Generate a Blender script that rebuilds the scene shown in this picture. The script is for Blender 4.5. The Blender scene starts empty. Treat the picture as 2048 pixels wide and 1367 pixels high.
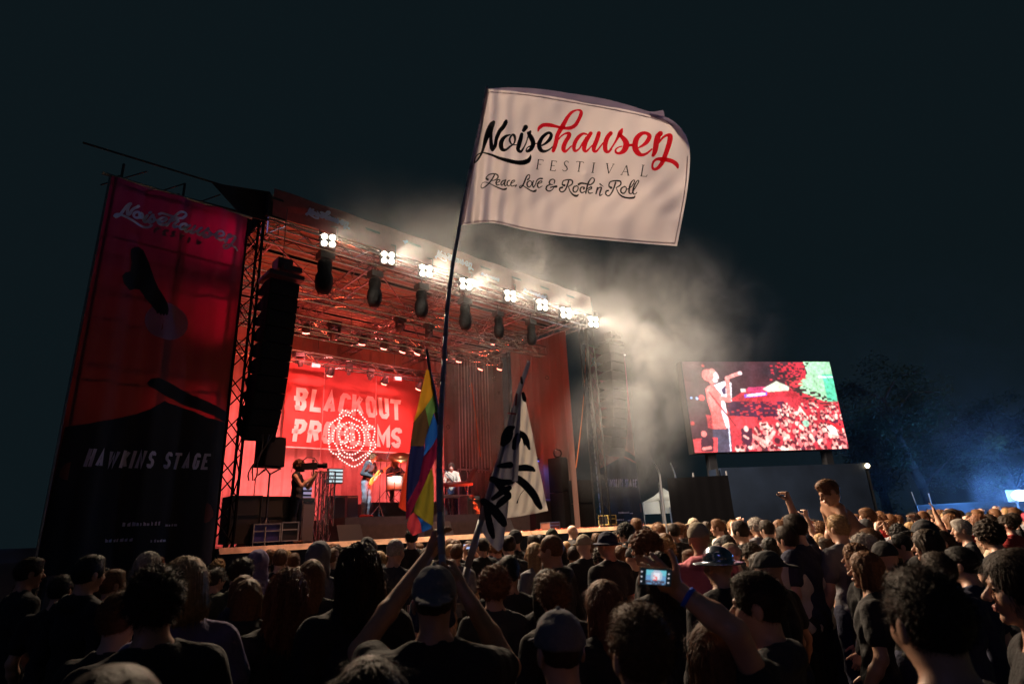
import bpy, bmesh, math, random
import numpy as np
from mathutils import Vector, Matrix, Euler
random.seed(7); RNG = np.random.default_rng(7)
SC = bpy.context.scene
COL = SC.collection
R = math.radians
# ------------------------------------------------------------------ camera
CAM_Z = 1.8
FPX = 1150.0                       # focal length in pixels of the 2048 wide photograph
PITCH, ROLL = R(17.97), R(2.87)
cF = np.array([0, math.cos(PITCH), math.sin(PITCH)])
_r0 = np.array([1.0, 0, 0]); _u0 = np.array([0, -math.sin(PITCH), math.cos(PITCH)])
cR = math.cos(ROLL)*_r0 - math.sin(ROLL)*_u0
cU = math.sin(ROLL)*_r0 + math.cos(ROLL)*_u0
cC = np.array([0, 0, CAM_Z])
camd = bpy.data.cameras.new("camera"); cam = bpy.data.objects.new("camera", camd); COL.objects.link(cam)
M = Matrix.Identity(4)
for i in range(3):
    M[i][0] = cR[i]; M[i][1] = cU[i]; M[i][2] = -cF[i]; M[i][3] = cC[i]
cam.matrix_world = M
camd.sensor_width = 36; camd.lens = 36*FPX/2048; camd.clip_end = 500; camd.clip_start = 0.05
camd.dof.use_dof = True; camd.dof.focus_distance = 8.0; camd.dof.aperture_fstop = 3.2
SC.camera = cam
# ------------------------------------------------------------------ world: a dark teal night sky
W = bpy.data.worlds.new("World"); SC.world = W; W.use_nodes = True
nt = W.node_tree
bg = nt.nodes["Background"]
bg.inputs[0].default_value = (0.0040, 0.0082, 0.0105, 1); bg.inputs[1].default_value = 1.0
SC.view_settings.view_transform = 'Standard'; SC.view_settings.look = 'None'
SC.view_settings.exposure = 0.0; SC.view_settings.gamma = 1.0
SC.render.engine = 'CYCLES'
cy = SC.cycles
cy.use_denoising = True
try: cy.denoiser = 'OPENIMAGEDENOISE'
except Exception: pass
cy.max_bounces = 5; cy.diffuse_bounces = 2; cy.glossy_bounces = 2; cy.transmission_bounces = 3; cy.volume_bounces = 0
cy.transparent_max_bounces = 8; cy.caustics_reflective = False; cy.caustics_refractive = False
cy.sample_clamp_indirect = 3.0; cy.sample_clamp_direct = 0
cy.volume_step_rate = 4.0; cy.volume_max_steps = 64
# ------------------------------------------------------------------ stage frame: x along the stage front, y into the stage
def ray(px, py):
    return cF + cR*(px-1024)/FPX - cU*(py-683.5)/FPX
def at(px, py, depth):
    "point seen at a pixel of the photograph, at a depth in metres along the view axis"
    return cC + ray(px, py)*depth
_d = ray(2340, 991); SD = np.array([_d[0], _d[1], 0]); SD /= np.linalg.norm(SD)
SN = np.array([-SD[1], SD[0], 0])
SO = np.array([-4.335, 12.41, 0.0])
SANG = math.atan2(SD[1], SD[0])
DECK = 1.71
def SP(u, w, z): return SO + SD*u + SN*w + np.array([0, 0, z])
def hit(px, py, w=0.0):
    "stage coordinates (u, w, z) of a pixel on the plane at depth w behind the stage front"
    d = ray(px, py); O = SO + SN*w
    t = ((O-cC)@SN)/(d@SN); P = cC + d*t
    return float((P-O)@SD), float(w), float(P[2])
# ------------------------------------------------------------------ lamps
def lamp(name, kind, loc, power, color, target=None, size=0.1, cone=None, blend=0.5, radius=0.05):
    ld = bpy.data.lights.new(name, kind); ld.energy = power; ld.color = color
    if kind in ('SPOT', 'POINT'): ld.shadow_soft_size = radius
    if kind == 'SPOT': ld.spot_size = R(cone or 120); ld.spot_blend = blend
    if kind == 'AREA': ld.shape = 'RECTANGLE' if isinstance(size, tuple) else 'DISK'
    if kind == 'AREA':
        ld.size = size[0] if isinstance(size, tuple) else size
        if isinstance(size, tuple): ld.size_y = size[1]
    o = bpy.data.objects.new(name, ld); COL.objects.link(o); o.location = Vector(loc)
    if target is not None:
        o.rotation_euler = (Vector(target)-Vector(loc)).to_track_quat('-Z', 'Y').to_euler()
    return o
back_fill = lamp("violet_back_fill", 'SUN', (0, -5, 30), 0.045, (0.42, 0.36, 1.0)); back_fill.data.angle = R(12)  # violet sun lamp added as fill, in place of light behind the camera
back_fill.rotation_euler = (Vector((0.55, 1.0, -0.62))).to_track_quat('-Z', 'Y').to_euler()
WARM = (1.0, 0.75, 0.52)
BL_PX = [(657, 480), (776, 515), (852, 541), (932, 567), (1021, 591), (1085, 609), (1132, 625), (1187, 643)]
BL = [hit(x, y, -0.1) for x, y in BL_PX]
for (u, w, z) in BL:
    lamp("blinder_glow", 'SPOT', SP(u, w-0.16, z), 4200, WARM, target=SP(u+4.5, w-8, 2.0), cone=132, blend=0.95, radius=0.05)
RED = (1.0, 0.17, 0.155)
for (u, w, z, p, t, c, cone) in [
        (2.0, 4.6, 8.0, 1500, (3.2, 7.0, 5.0), RED, 110), (5.6, 4.6, 8.0, 1300, (5.0, 7.0, 5.0), RED, 110),
        (1.2, 6.0, 1.95, 700, (2.8, 7.0, 5.5), RED, 120), (4.2, 5.6, 1.95, 800, (4.4, 7.0, 5.5), RED, 120),
        (7.2, 6.0, 1.95, 380, (7.4, 7.0, 4.5), RED, 120),
        (-0.8, 3.0, 3.4, 600, (1.5, 3.5, 8.7), (1.0, 0.085, 0.03), 140),
        (3.2, 1.6, 2.6, 620, (3.4, 3.0, 8.7), (1.0, 0.085, 0.03), 150), (7.5, 3.0, 2.6, 360, (7.0, 3.0, 8.7), (1.0, 0.085, 0.03), 150),
        (1.8, 2.8, 8.2, 500, (2.0, 1.6, 1.8), RED, 100), (6.5, 2.8, 8.2, 250, (7.5, 0.8, 1.8), (1.0, 0.2, 0.08), 100)]:
    lamp("red_wash_and_fill", 'SPOT', SP(u, w, z), p, c, target=SP(*t), cone=cone, blend=0.7, radius=0.12)
for (u, w, z, p, t, c, cone) in [
        (-1.66, 1.1, 4.2, 70, (-2.25, 0.0, 4.2), (1.0, 0.02, 0.09), 64), (-1.66, 1.1, 6.2, 85, (-2.25, 0.0, 6.2), (1.0, 0.02, 0.10), 64), (-1.66, 1.1, 8.0, 100, (-2.25, 0.0, 7.9), (1.0, 0.02, 0.12), 64), (-3.4, 2.4, 8.6, 45, (-3.4, 0.0, 7.0), (0.75, 0.12, 0.30), 95), (-3.3, 2.6, 3.6, 50, (-3.3, 0.0, 5.2), (1.0, 0.20, 0.14), 80),  # last two are added fill lamps that even out the left banner
        (1.0, -1.1, 8.2, 1700, (1.0, 0.1, 1.7), (1.0, 0.36, 0.20), 56), (5.0, -1.1, 8.2, 1700, (5.0, 0.1, 1.7), (1.0, 0.30, 0.15), 56), (9.0, -1.1, 8.2, 600, (9.4, 0.1, 1.7), (1.0, 0.20, 0.08), 56),  # orange lamps added out front, with no fixture, to brighten the deck edge
        (3.0, 3.2, 7.6, 900, (3.2, 7.7, 2.6), (1.0, 0.16, 0.15), 80), (6.4, 3.2, 7.6, 550, (6.8, 7.7, 2.6), (1.0, 0.10, 0.09), 80)]:
    lamp("red_wash_and_fill", 'SPOT', SP(u, w, z), p, c, target=SP(*t), cone=cone, blend=0.7, radius=0.12)
# ================================================================== mesh helpers
def V(p): return Vector((float(p[0]), float(p[1]), float(p[2])))
class MB:
    "collects shapes; build() links them as ONE mesh object"
    def __init__(s): s.v = []; s.f = []; s.m = []; s.mi = 0; s.sm = []; s.smooth = False
    def add(s, vs, fs):
        o = len(s.v); s.v += [tuple(map(float, p)) for p in vs]
        for f in fs: s.f.append(tuple(i+o for i in f)); s.m.append(s.mi); s.sm.append(s.smooth)
    def box(s, c, d, rot=None):
        x, y, z = d[0]/2, d[1]/2, d[2]/2
        vs = [Vector((sx*x, sy*y, sz*z)) for sz in (-1, 1) for sy in (-1, 1) for sx in (-1, 1)]
        if rot is not None: vs = [rot @ p for p in vs]
        c = V(c); s.add([p+c for p in vs], [(0, 2, 3, 1), (4, 5, 7, 6), (0, 1, 5, 4), (2, 6, 7, 3), (0, 4, 6, 2), (1, 3, 7, 5)])
        return s
    def tube(s, a, b, r, r2=None, n=6, cap=True):
        a, b = V(a), V(b); d = (b-a)
        if d.length < 1e-6: return s
        q = d.to_track_quat('Z', 'Y'); r2 = r if r2 is None else r2
        vs = []
        for c, rr in ((a, r), (b, r2)):
            vs += [c + q @ Vector((rr*math.cos(2*math.pi*i/n), rr*math.sin(2*math.pi*i/n), 0)) for i in range(n)]
        fs = [(i, (i+1) % n, n+(i+1) % n, n+i) for i in range(n)]
        if cap: fs += [tuple(range(n-1, -1, -1)), tuple(range(n, 2*n))]
        s.add(vs, fs); return s
    def path(s, pts, r, n=6):
        for i in range(len(pts)-1): s.tube(pts[i], pts[i+1], r if not isinstance(r, (list, tuple)) else r[i], None if not isinstance(r, (list, tuple)) else r[i+1], n)
        return s
    def ball(s, c, r, n=8, m=6, sc=(1, 1, 1)):
        vs = [(c[0], c[1], c[2]+r*sc[2])]
        for j in range(1, m):
            t = math.pi*j/m
            for i in range(n):
                a = 2*math.pi*i/n
                vs.append((c[0]+r*sc[0]*math.sin(t)*math.cos(a), c[1]+r*sc[1]*math.sin(t)*math.sin(a), c[2]+r*sc[2]*math.cos(t)))
        vs.append((c[0], c[1], c[2]-r*sc[2])); L = len(vs)-1
        fs = [(0, 1+i, 1+(i+1) % n) for i in range(n)]
        for j in range(m-2):
            o = 1+j*n
            fs += [(o+i, o+n+i, o+n+(i+1) % n, o+(i+1) % n) for i in range(n)]
        o = 1+(m-2)*n
        fs += [(L, o+(i+1) % n, o+i) for i in range(n)]
        s.add(vs, fs); return s
    def lathe(s, prof, c=(0, 0, 0), n=16, q=None):
        "profile [(r, z)] turned round z, then rotated by q and moved to c"
        vs = []
        for r_, z_ in prof:
            for i in range(n):
                p = Vector((r_*math.cos(2*math.pi*i/n), r_*math.sin(2*math.pi*i/n), z_))
                if q is not None: p = q @ p
                vs.append(p+V(c))
        fs = []
        for j in range(len(prof)-1):
            fs += [(j*n+i, j*n+(i+1) % n, (j+1)*n+(i+1) % n, (j+1)*n+i) for i in range(n)]
        fs += [tuple(range(n-1, -1, -1)), tuple((len(prof)-1)*n+i for i in range(n))]
        s.add(vs, fs); return s
    def prism(s, poly, fn, t=0.01):
        "polygon in 2-D (maybe concave) mapped by fn(x, y, h) to 3-D with thickness"
        from mathutils.geometry import tessellate_polygon
        n = len(poly); tri = tessellate_polygon([[Vector((p[0], p[1], 0)) for p in poly]])
        vs = [fn(x, y, 0) for x, y in poly]+[fn(x, y, t) for x, y in poly]
        fs = [tuple(t_) for t_ in tri]+[tuple(n+i for i in reversed(t_)) for t_ in tri]
        fs += [(i, (i+1) % n, n+(i+1) % n, n+i) for i in range(n)]
        s.add(vs, fs); return s
    def truss(s, a, b, size=0.3, r=0.024, up=(0, 0, 1), seg=None):
        a, b = V(a), V(b); d = b-a; L = d.length; d.normalize(); up = V(up)
        x = d.cross(up); 
        if x.length < 0.01: x = d.cross(Vector((1, 0, 0)))
        x.normalize(); y = x.cross(d); h = size/2; n = max(2, int(L/(seg or size*1.25)))
        cs = [(x*h+y*h), (-x*h+y*h), (-x*h-y*h), (x*h-y*h)]
        for c in cs: s.tube(a+c, b+c, r, n=6)
        for i in range(n):
            p, q = a+d*(L*i/n), a+d*(L*(i+1)/n)
            for k in range(4):
                c1, c2 = cs[k], cs[(k+1) % 4]
                s.tube(p+c1, q+c2, r*0.45, n=4, cap=False) if i % 2 == 0 else s.tube(p+c2, q+c1, r*0.45, n=4, cap=False)
        for p in (a, b):
            for k in range(4): s.tube(p+cs[k], p+cs[(k+1) % 4], r*0.6, n=4)
        return s
    def build(s, name, mats, parent=None, loc=None, rotz=None):
        me = bpy.data.meshes.new(name); me.from_pydata(s.v, [], s.f)
        mats = mats if isinstance(mats, (list, tuple)) else [mats]
        for m in mats: me.materials.append(m)
        me.polygons.foreach_set('material_index', s.m); me.polygons.foreach_set('use_smooth', s.sm)
        me.update()
        o = bpy.data.objects.new(name, me); COL.objects.link(o)
        if parent is not None: o.parent = parent
        if loc is not None: o.location = V(loc)
        if rotz is not None: o.rotation_euler = (0, 0, rotz)
        return o
def tag(o, label=None, cat=None, group=None, kind=None):
    if label: o['label'] = label
    if cat: o['category'] = cat
    if group: o['group'] = group
    if kind: o['kind'] = kind
    return o
def thing(name, label, cat, loc=(0, 0, 0), rotz=0.0, group=None):
    o = bpy.data.objects.new(name, None); COL.objects.link(o); o.empty_display_size = 0.1
    o.location = V(loc); o.rotation_euler = (0, 0, rotz)
    return tag(o, label, cat, group)
def sthing(name, label, cat, u, w, z, group=None, turn=0.0):
    return thing(name, label, cat, SP(u, w, z), SANG+turn, group)
def copy_tree(o, parent=None):
    c = o.copy(); COL.objects.link(c); c.parent = parent
    for ch in o.children: copy_tree(ch, c)
    return c
# ================================================================== materials
MATS = {}
def mat(name, color=(0.5, 0.5, 0.5), rough=0.6, metal=0.0, emit=None, es=1.0, spec=0.5, trans=0.0, noise=0.0, nscale=8.0, bump=0.0, bscale=40.0, bdist=0.01, coat=0.0, sheen=0.0):
    if name in MATS: return MATS[name]
    m = bpy.data.materials.new(name); m.use_nodes = True; MATS[name] = m
    nt = m.node_tree; b = nt.nodes['Principled BSDF']
    b.inputs['Base Color'].default_value = (*color, 1); b.inputs['Roughness'].default_value = rough
    b.inputs['Metallic'].default_value = metal; b.inputs['Specular IOR Level'].default_value = spec
    if coat: b.inputs['Coat Weight'].default_value = coat
    if sheen: b.inputs['Sheen Weight'].default_value = sheen
    if emit: b.inputs['Emission Color'].default_value = (*emit, 1); b.inputs['Emission Strength'].default_value = es
    tc = None
    if noise or bump:
        tc = nt.nodes.new('ShaderNodeTexCoord')
    if noise:
        n = nt.nodes.new('ShaderNodeTexNoise'); n.inputs['Scale'].default_value = nscale; n.inputs['Detail'].default_value = 6
        nt.links.new(tc.outputs['Object'], n.inputs['Vector'])
        r = nt.nodes.new('ShaderNodeMapRange'); r.inputs['From Min'].default_value = 0.3; r.inputs['From Max'].default_value = 0.7
        r.inputs['To Min'].default_value = 1-noise; r.inputs['To Max'].default_value = 1+noise
        nt.links.new(n.outputs['Fac'], r.inputs['Value'])
        mx = nt.nodes.new('ShaderNodeMix'); mx.data_type = 'RGBA'; mx.blend_type = 'MULTIPLY'; mx.inputs['Factor'].default_value = 1
        mx.inputs['A'].default_value = (*color, 1); nt.links.new(r.outputs['Result'], mx.inputs['B']); nt.links.new(mx.outputs['Result'], b.inputs['Base Color'])
    if bump:
        n = nt.nodes.new('ShaderNodeTexNoise'); n.inputs['Scale'].default_value = bscale; n.inputs['Detail'].default_value = 4
        nt.links.new(tc.outputs['Object'], n.inputs['Vector'])
        bp = nt.nodes.new('ShaderNodeBump'); bp.inputs['Strength'].default_value = bump; bp.inputs['Distance'].default_value = bdist
        nt.links.new(n.outputs['Fac'], bp.inputs['Height']); nt.links.new(bp.outputs['Normal'], b.inputs['Normal'])
    if trans:
        t = nt.nodes.new('ShaderNodeBsdfTranslucent'); t.inputs['Color'].default_value = (*color, 1)
        ms = nt.nodes.new('ShaderNodeMixShader'); ms.inputs[0].default_value = trans
        out = nt.nodes['Material Output']
        if noise: nt.links.new(mx.outputs['Result'], t.inputs['Color'])
        nt.links.new(b.outputs[0], ms.inputs[1]); nt.links.new(t.outputs[0], ms.inputs[2]); nt.links.new(ms.outputs[0], out.inputs['Surface'])
    return m
def emat(name, color, s=1.0): return mat(name, (0.02, 0.02, 0.02), emit=color, es=s)
ALU = mat('aluminium truss', (0.42, 0.42, 0.43), rough=0.24, metal=0.95)
STEEL = mat('galvanised steel', (0.30, 0.30, 0.31), rough=0.35, metal=0.9, noise=0.2)
BLACK = mat('black painted', (0.018, 0.018, 0.02), rough=0.5)
BLKCLOTH = mat('black molton cloth', (0.016, 0.015, 0.016), rough=0.95, bump=0.3, bscale=30)
SPKGRILL = mat('speaker grille', (0.007, 0.007, 0.008), rough=0.8, spec=0.15, bump=0.4, bscale=300, bdist=0.002)
WOOD = mat('plywood deck edge', (0.42, 0.30, 0.19), rough=0.6, noise=0.35, nscale=5)
DECKM = mat('stage deck phenolic', (0.10, 0.075, 0.065), rough=0.42, noise=0.3, nscale=3)
ROOFSK = mat('roof sheet', (0.30, 0.22, 0.19), rough=0.7, noise=0.2)
WHITEM = mat('off white cloth', (0.62, 0.60, 0.56), rough=0.8, trans=0.5)
CHROME = mat('chrome', (0.7, 0.7, 0.72), rough=0.2, metal=1.0)
LAMPW = emat('lit lamp lens', (1.0, 0.86, 0.68), 16.0)
# ------------------------------------------------------------------ strokes: lettering laid on a surface
def catmull(pts, n=6):
    P = [np.array(p, float) for p in pts]
    if len(P) < 3: return P
    out = []; Q = [2*P[0]-P[1]]+P+[2*P[-1]-P[-2]]
    for i in range(1, len(Q)-2):
        a, b, c, d = Q[i-1], Q[i], Q[i+1], Q[i+2]
        for k in range(n):
            t = k/n
            out.append(0.5*((2*b)+(-a+c)*t+(2*a-5*b+4*c-d)*t*t+(-a+3*b-3*c+d)*t**3))
    out.append(P[-1]); return out
def stroke(mb, pts, fn, curve=True, n=5, cap=True, wmul=1.0):
    "pts [(x, y, width)]; fn(x, y) -> 3-D point on the surface; adds a ribbon"
    P = catmull(pts, n) if curve else [np.array(p, float) for p in pts]
    m = len(P); L = []; Rr = []
    for i in range(m):
        a = P[max(0, i-1)][:2]; b = P[min(m-1, i+1)][:2]; t = b-a; l = np.linalg.norm(t); t = t/l if l > 1e-9 else np.array([1., 0])
        nn = np.array([-t[1], t[0]]); c = P[i][:2]; h = max(P[i][2], 0.05)*0.5*wmul
        if not curve and 0 < i < m-1:
            t1 = P[i][:2]-P[i-1][:2]; t2 = P[i+1][:2]-P[i][:2]; t1 /= np.linalg.norm(t1); t2 /= np.linalg.norm(t2)
            n1 = np.array([-t1[1], t1[0]]); n2 = np.array([-t2[1], t2[0]]); nn = n1+n2; nn /= max(np.linalg.norm(nn), 1e-6)
            h = h/max(0.45, float(nn@n1))
        L.append(c+nn*h); Rr.append(c-nn*h)
    vs = [fn(*p) for p in L]+[fn(*p) for p in Rr]
    fs = [(i, i+1, m+i+1, m+i) for i in range(m-1)]
    mb.add(vs, fs)
    if cap and curve:
        for c, h in ((P[0][:2], P[0][2]*0.5*wmul), (P[-1][:2], P[-1][2]*0.5*wmul)):
            mb.add([fn(c[0]+h*math.cos(2*math.pi*i/10), c[1]+h*math.sin(2*math.pi*i/10)) for i in range(10)], [tuple(range(10))])
# block capitals as centre lines in a 0..1 box (x right, y up)
GL = {
 'A': [[(0, 0), (.5, 1), (1, 0)], [(.17, .3), (.83, .3)]], 'B': [[(0, 0), (0, 1), (.7, 1), (1, .85), (1, .66), (.75, .52), (0, .52)], [(.7, .52), (1, .36), (1, .15), (.72, 0), (0, 0)]],
 'C': [[(1, .8), (.95, .93), (.7, 1), (.3, 1), (0, .85), (0, .15), (.3, 0), (.7, 0), (.95, .07), (1, .2)]], 'E': [[(1, 1), (0, 1), (0, 0), (1, 0)], [(0, .52), (.85, .52)]],
 'F': [[(1, 1), (0, 1), (0, 0)], [(0, .52), (.8, .52)]], 'G': [[(1, .8), (.95, .93), (.7, 1), (.3, 1), (0, .85), (0, .15), (.3, 0), (.7, 0), (1, .15), (1, .48), (.55, .48)]],
 'H': [[(0, 0), (0, 1)], [(1, 0), (1, 1)], [(0, .5), (1, .5)]], 'I': [[(.5, 0), (.5, 1)]], 'K': [[(0, 0), (0, 1)], [(1, 1), (0, .38)], [(.3, .56), (1, 0)]],
 'L': [[(0, 1), (0, 0), (1, 0)]], 'M': [[(0, 0), (0, 1), (.5, .25), (1, 1), (1, 0)]], 'N': [[(0, 0), (0, 1), (1, 0), (1, 1)]],
 'O': [[(.5, 1), (.25, 1), (0, .85), (0, .15), (.25, 0), (.75, 0), (1, .15), (1, .85), (.75, 1), (.5, 1)]], 'P': [[(0, 0), (0, 1), (.7, 1), (1, .87), (1, .58), (.7, .44), (0, .44)]],
 'R': [[(0, 0), (0, 1), (.7, 1), (1, .87), (1, .62), (.7, .48), (0, .48)], [(.6, .48), (1, 0)]],
 'S': [[(1, .8), (.93, .93), (.7, 1), (.3, 1), (0, .86), (0, .66), (.25, .54), (.75, .46), (1, .33), (1, .14), (.7, 0), (.3, 0), (.07, .07), (0, .2)]],
 'T': [[(0, 1), (1, 1)], [(.5, 1), (.5, 0)]], 'U': [[(0, 1), (0, .15), (.28, 0), (.72, 0), (1, .15), (1, 1)]], 'V': [[(0, 1), (.5, 0), (1, 1)]],
 'W': [[(0, 1), (.25, 0), (.5, .8), (.75, 0), (1, 1)]], 'D': [[(0, 0), (0, 1), (.6, 1), (1, .8), (1, .2), (.6, 0), (0, 0)]],
}
def block_text(mb, text, fn, x0, y0, h, wd, gap, sw, slant=0.0, vx=1.0):
    "fn(x, y) in the surface's own metres; sw = stroke width"
    x = x0
    for ch in text:
        if ch == ' ': x += wd*0.6+gap; continue
        w_ = wd*(1.35 if ch in 'MW' else 0.25 if ch == 'I' else 1.0)
        for ln in GL[ch]:
            pts = []
            n_ = len(ln)
            for i, (a, b) in enumerate(ln):
                aa = sw/2 + a*(w_-sw) if ch != 'I' else w_/2
                bb = b*(h-sw)+sw/2
                pts.append([aa, bb])
            # run open ends out to the edge
            for (i, j) in ((0, 1), (n_-1, n_-2)):
                if ln[i][1] in (0, 1) and ln[i][0] == ln[j][0]: pts[i][1] += (sw/2 if ln[i][1] == 1 else -sw/2)
                elif ln[i][0] in (0, 1) and ln[i][1] == ln[j][1]: pts[i][0] += (sw/2 if ln[i][0] == 1 else -sw/2)
            stroke(mb, [(x+a+slant*b, y0+b, sw) for a, b in pts], fn, curve=False, wmul=1)
        x += w_+gap
    return x
# ================================================================== ground and sky air
mb = MB(); n = 40
GR = mat('trampled grass', (0.035, 0.04, 0.02), rough=0.95, noise=0.5, nscale=1.5, bump=0.8, bscale=12, bdist=0.05)
mb.add([(-150, -40, 0), (180, -40, 0), (180, 260, 0), (-150, 260, 0)], [(0, 1, 2, 3)])
tag(mb.build('ground', GR), kind='structure')
# ================================================================== the stage
st = sthing('festival_stage', 'big open festival stage with flat roof, black skirt and red lit back wall', 'stage', 0, 0, 0)
U0, U1, W1 = -1.75, 9.75, 8.2
mb = MB(); mb.box(((U0+13.2)/2, 4.1, DECK-0.05), (13.2-U0, 8.2, 0.10)); mb.build('deck', DECKM, st)
mb = MB()
x = U0
while x < 13.0:
    l = min(2.0, 13.2-x); mb.prism([(-0.09, DECK-0.10), (-0.002, DECK-0.10), (-0.002, DECK+0.012)], lambda a, b, h, x=x: (x+h, a, b), l-0.012); x += 2.0
mb.build('deck_edge', WOOD, st)
mb = MB(); k = 0; xs = np.arange(U0, 13.2, 0.12)
vs = []
for i, x in enumerate(xs):
    y = -0.02+0.03*math.sin(x*9.0)+0.012*math.sin(x*23)
    vs += [(x, y, 0.0), (x, y, DECK-0.102)]
mb.smooth = True; mb.add(vs, [(2*i, 2*i+2, 2*i+3, 2*i+1) for i in range(len(xs)-1)])
mb.build('skirt', BLKCLOTH, st)
# roof: underside sheets, purlins, rafters, edge
RZ = 8.95
mb = MB()
for j in range(12):
    w0 = 0.1+j*0.68
    for i in range(6):
        u0 = -1.3+i*1.84
        zz = RZ+0.10+0.06*math.sin(j*1.3)
        mb.add([(u0, w0, zz), (u0+1.82, w0, zz), (u0+1.82, w0+0.33, zz+0.07), (u0, w0+0.33, zz+0.07), (u0, w0+0.66, zz), (u0+1.82, w0+0.66, zz)],
               [(0, 3, 2, 1), (3, 4, 5, 2)])
mb.build('roof_sheet', ROOFSK, st)
mb = MB()
for j in range(34): mb.tube((-1.3, 0.1+j*0.24, RZ-0.02), (9.7, 0.1+j*0.24, RZ-0.02), 0.018, n=4)
mb.build('purlins', STEEL, st)
for j, w in enumerate((0.25, 3.1, 6.2)):
    mb = MB(); mb.truss((-1.4, w, RZ-0.35), (9.7, w, RZ-0.35), 0.42, 0.028); mb.build('roof_truss', ALU, st)
for u in (-1.25, 1.6, 4.4, 7.1, 9.6):
    mb = MB(); mb.truss((u, 0.3, RZ-0.3), (u, 8.0, RZ-0.3), 0.36, 0.026); mb.build('rafter', ALU, st)
mb = MB()
for (a, b) in (((-1.2, 0.4), (1.6, 3.0)), ((1.6, 0.4), (4.4, 3.0)), ((4.4, 0.4), (1.6, 3.0)), ((4.4, 0.4), (7.1, 3.0)), ((9.6, 0.4), (7.1, 3.0)), ((-1.2, 6.2), (1.6, 3.2)), ((1.6, 6.2), (4.4, 3.2)), ((7.1, 6.2), (4.4, 3.2)), ((7.1, 6.2), (9.6, 3.2))):
    mb.tube((a[0], a[1], RZ-0.5), (b[0], b[1], RZ-0.5), 0.022)
mb.build('wind_brace', ALU, st)
mb = MB(); mb.tube((-1.42, 0.0, 8.72), (9.75, 0.0, 8.72), 0.035, n=8); mb.build('front_pipe', ALU, st)
mb = MB()
mb.box((4.2, 4.1, RZ+0.32), (11.3, 8.3, 0.06)); mb.box((-1.44, 4.1, RZ+0.12), (0.06, 8.3, 0.5)); mb.box((9.85, 4.1, RZ+0.12), (0.06, 8.3, 0.5))
mb.build('roof_skin', BLKCLOTH, st)
# towers
for (u, w) in ((-1.62, 0.35), (-1.62, 4.2), (-1.62, 8.0), (9.85, 0.35), (9.85, 4.2), (9.85, 8.0)):
    mb = MB(); mb.truss((u, w, 0.05), (u, w, RZ+0.15), 0.34, 0.03, up=(0, 1, 0)); mb.box((u, w, 0.03), (0.7, 0.7, 0.06)); mb.build('tower', mat('matt dark truss', (0.008, 0.008, 0.009), rough=0.9, spec=0.08) if (w < 1 or u > 5) else ALU, st)
# back wall drape and side drapes, folded cloth
def drape(pts, z0, z1, amp, per, material, name, parent, nz=6, seed=0):
    rr = random.Random(seed); mb = MB(); mb.smooth = True; (a, b) = pts; a = np.array(a, float); b = np.array(b, float); L = np.linalg.norm(b-a); d = (b-a)/L; nn = np.array([-d[1], d[0]])
    m = int(L/0.05); ph = rr.random()*6; vs = []
    for i in range(m+1):
        s = L*i/m
        for j in range(nz+1):
            t = j/nz; f = amp*(0.6*math.sin(s*per+ph)+0.3*math.sin(s*per*2.3+1+ph)+0.25*math.sin(s*per*0.37+t*1.5))*(1-0.35*t)
            p = a+d*s+nn*f; vs.append((p[0], p[1], z0+(z1-z0)*t))
    for i in range(m):
        for j in range(nz): o = i*(nz+1)+j; mb.add([], []); mb.f.append((o, o+nz+1, o+nz+2, o+1)); mb.m.append(0); mb.sm.append(True)
    mb.v = [tuple(map(float, p)) for p in vs]
    return mb.build(name, material, parent)
RDR = mat('grey back drape', (0.48, 0.30, 0.29), rough=0.9, noise=0.15, nscale=2)
DDR = mat('dark side drape', (0.025, 0.02, 0.02), rough=0.95)
drape(((-1.4, 7.75), (9.7, 7.75)), DECK, RZ, 0.06, 14, RDR, 'back_drape', st)
drape(((-1.45, 1.2), (-1.45, 7.7)), DECK, RZ-0.2, 0.07, 11, RDR, 'side_drape', st, seed=3)
drape(((9.6, 7.7), (9.6, 4.6)), DECK, RZ-0.2, 0.07, 11, DDR, 'side_drape', st, seed=4)
drape(((9.55, 4.0), (9.55, 1.0)), DECK, RZ-0.4, 0.10, 9, mat('brown wing drape', (0.16, 0.09, 0.075), rough=0.9), 'side_drape', st, seed=5)
drape(((7.6, 5.9), (8.9, 5.9)), DECK, 8.2, 0.08, 16, DDR, 'wing_drape', st, seed=6)
mb = MB()
for i in range(16): mb.tube((8.0+i*0.1, 5.4-0.05*(i % 3), 3.9 + 0.2*(i % 2)), (8.0+i*0.1, 5.4-0.05*(i % 3), 8.4), 0.018, n=5)
mb.tube((7.9, 5.4, 4.0), (9.6, 5.4, 4.0), 0.03); mb.tube((7.9, 5.4, DECK), (7.9, 5.4, 4.0), 0.03); mb.tube((8.25, 5.3, DECK), (8.25, 5.3, 3.9), 0.02)
mb.build('wing_frame', STEEL, st)
# fascia banner on the roof front edge
FAS = mat('dull red fascia print', (0.26, 0.085, 0.085), rough=0.7, trans=0.35, noise=0.15)
fb = sthing('fascia_banner', 'long dull red cloth banner along the front edge of the stage roof', 'banner', 0, 0, 0)
f0 = hit(548, 378, -0.05); f1 = hit(545, 430, -0.05)
mb = MB(); mb.smooth = True; m = 120; vs = []
for i in range(m+1):
    u = -1.36+(9.8+1.36)*i/m
    for j in range(4): vs.append((u, -0.06+0.02*math.sin(u*5+j), 8.82+(f0[2]-8.82+0.02)*j/3))
mb.v = vs
for i in range(m):
    for j in range(3): o = i*4+j; mb.f.append((o, o+4, o+5, o+1)); mb.m.append(0); mb.sm.append(True)
mb.build('cloth', FAS, fb)
PRW = mat('pale blue white print', (0.50, 0.60, 0.85), rough=0.7, trans=0.3)
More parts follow.
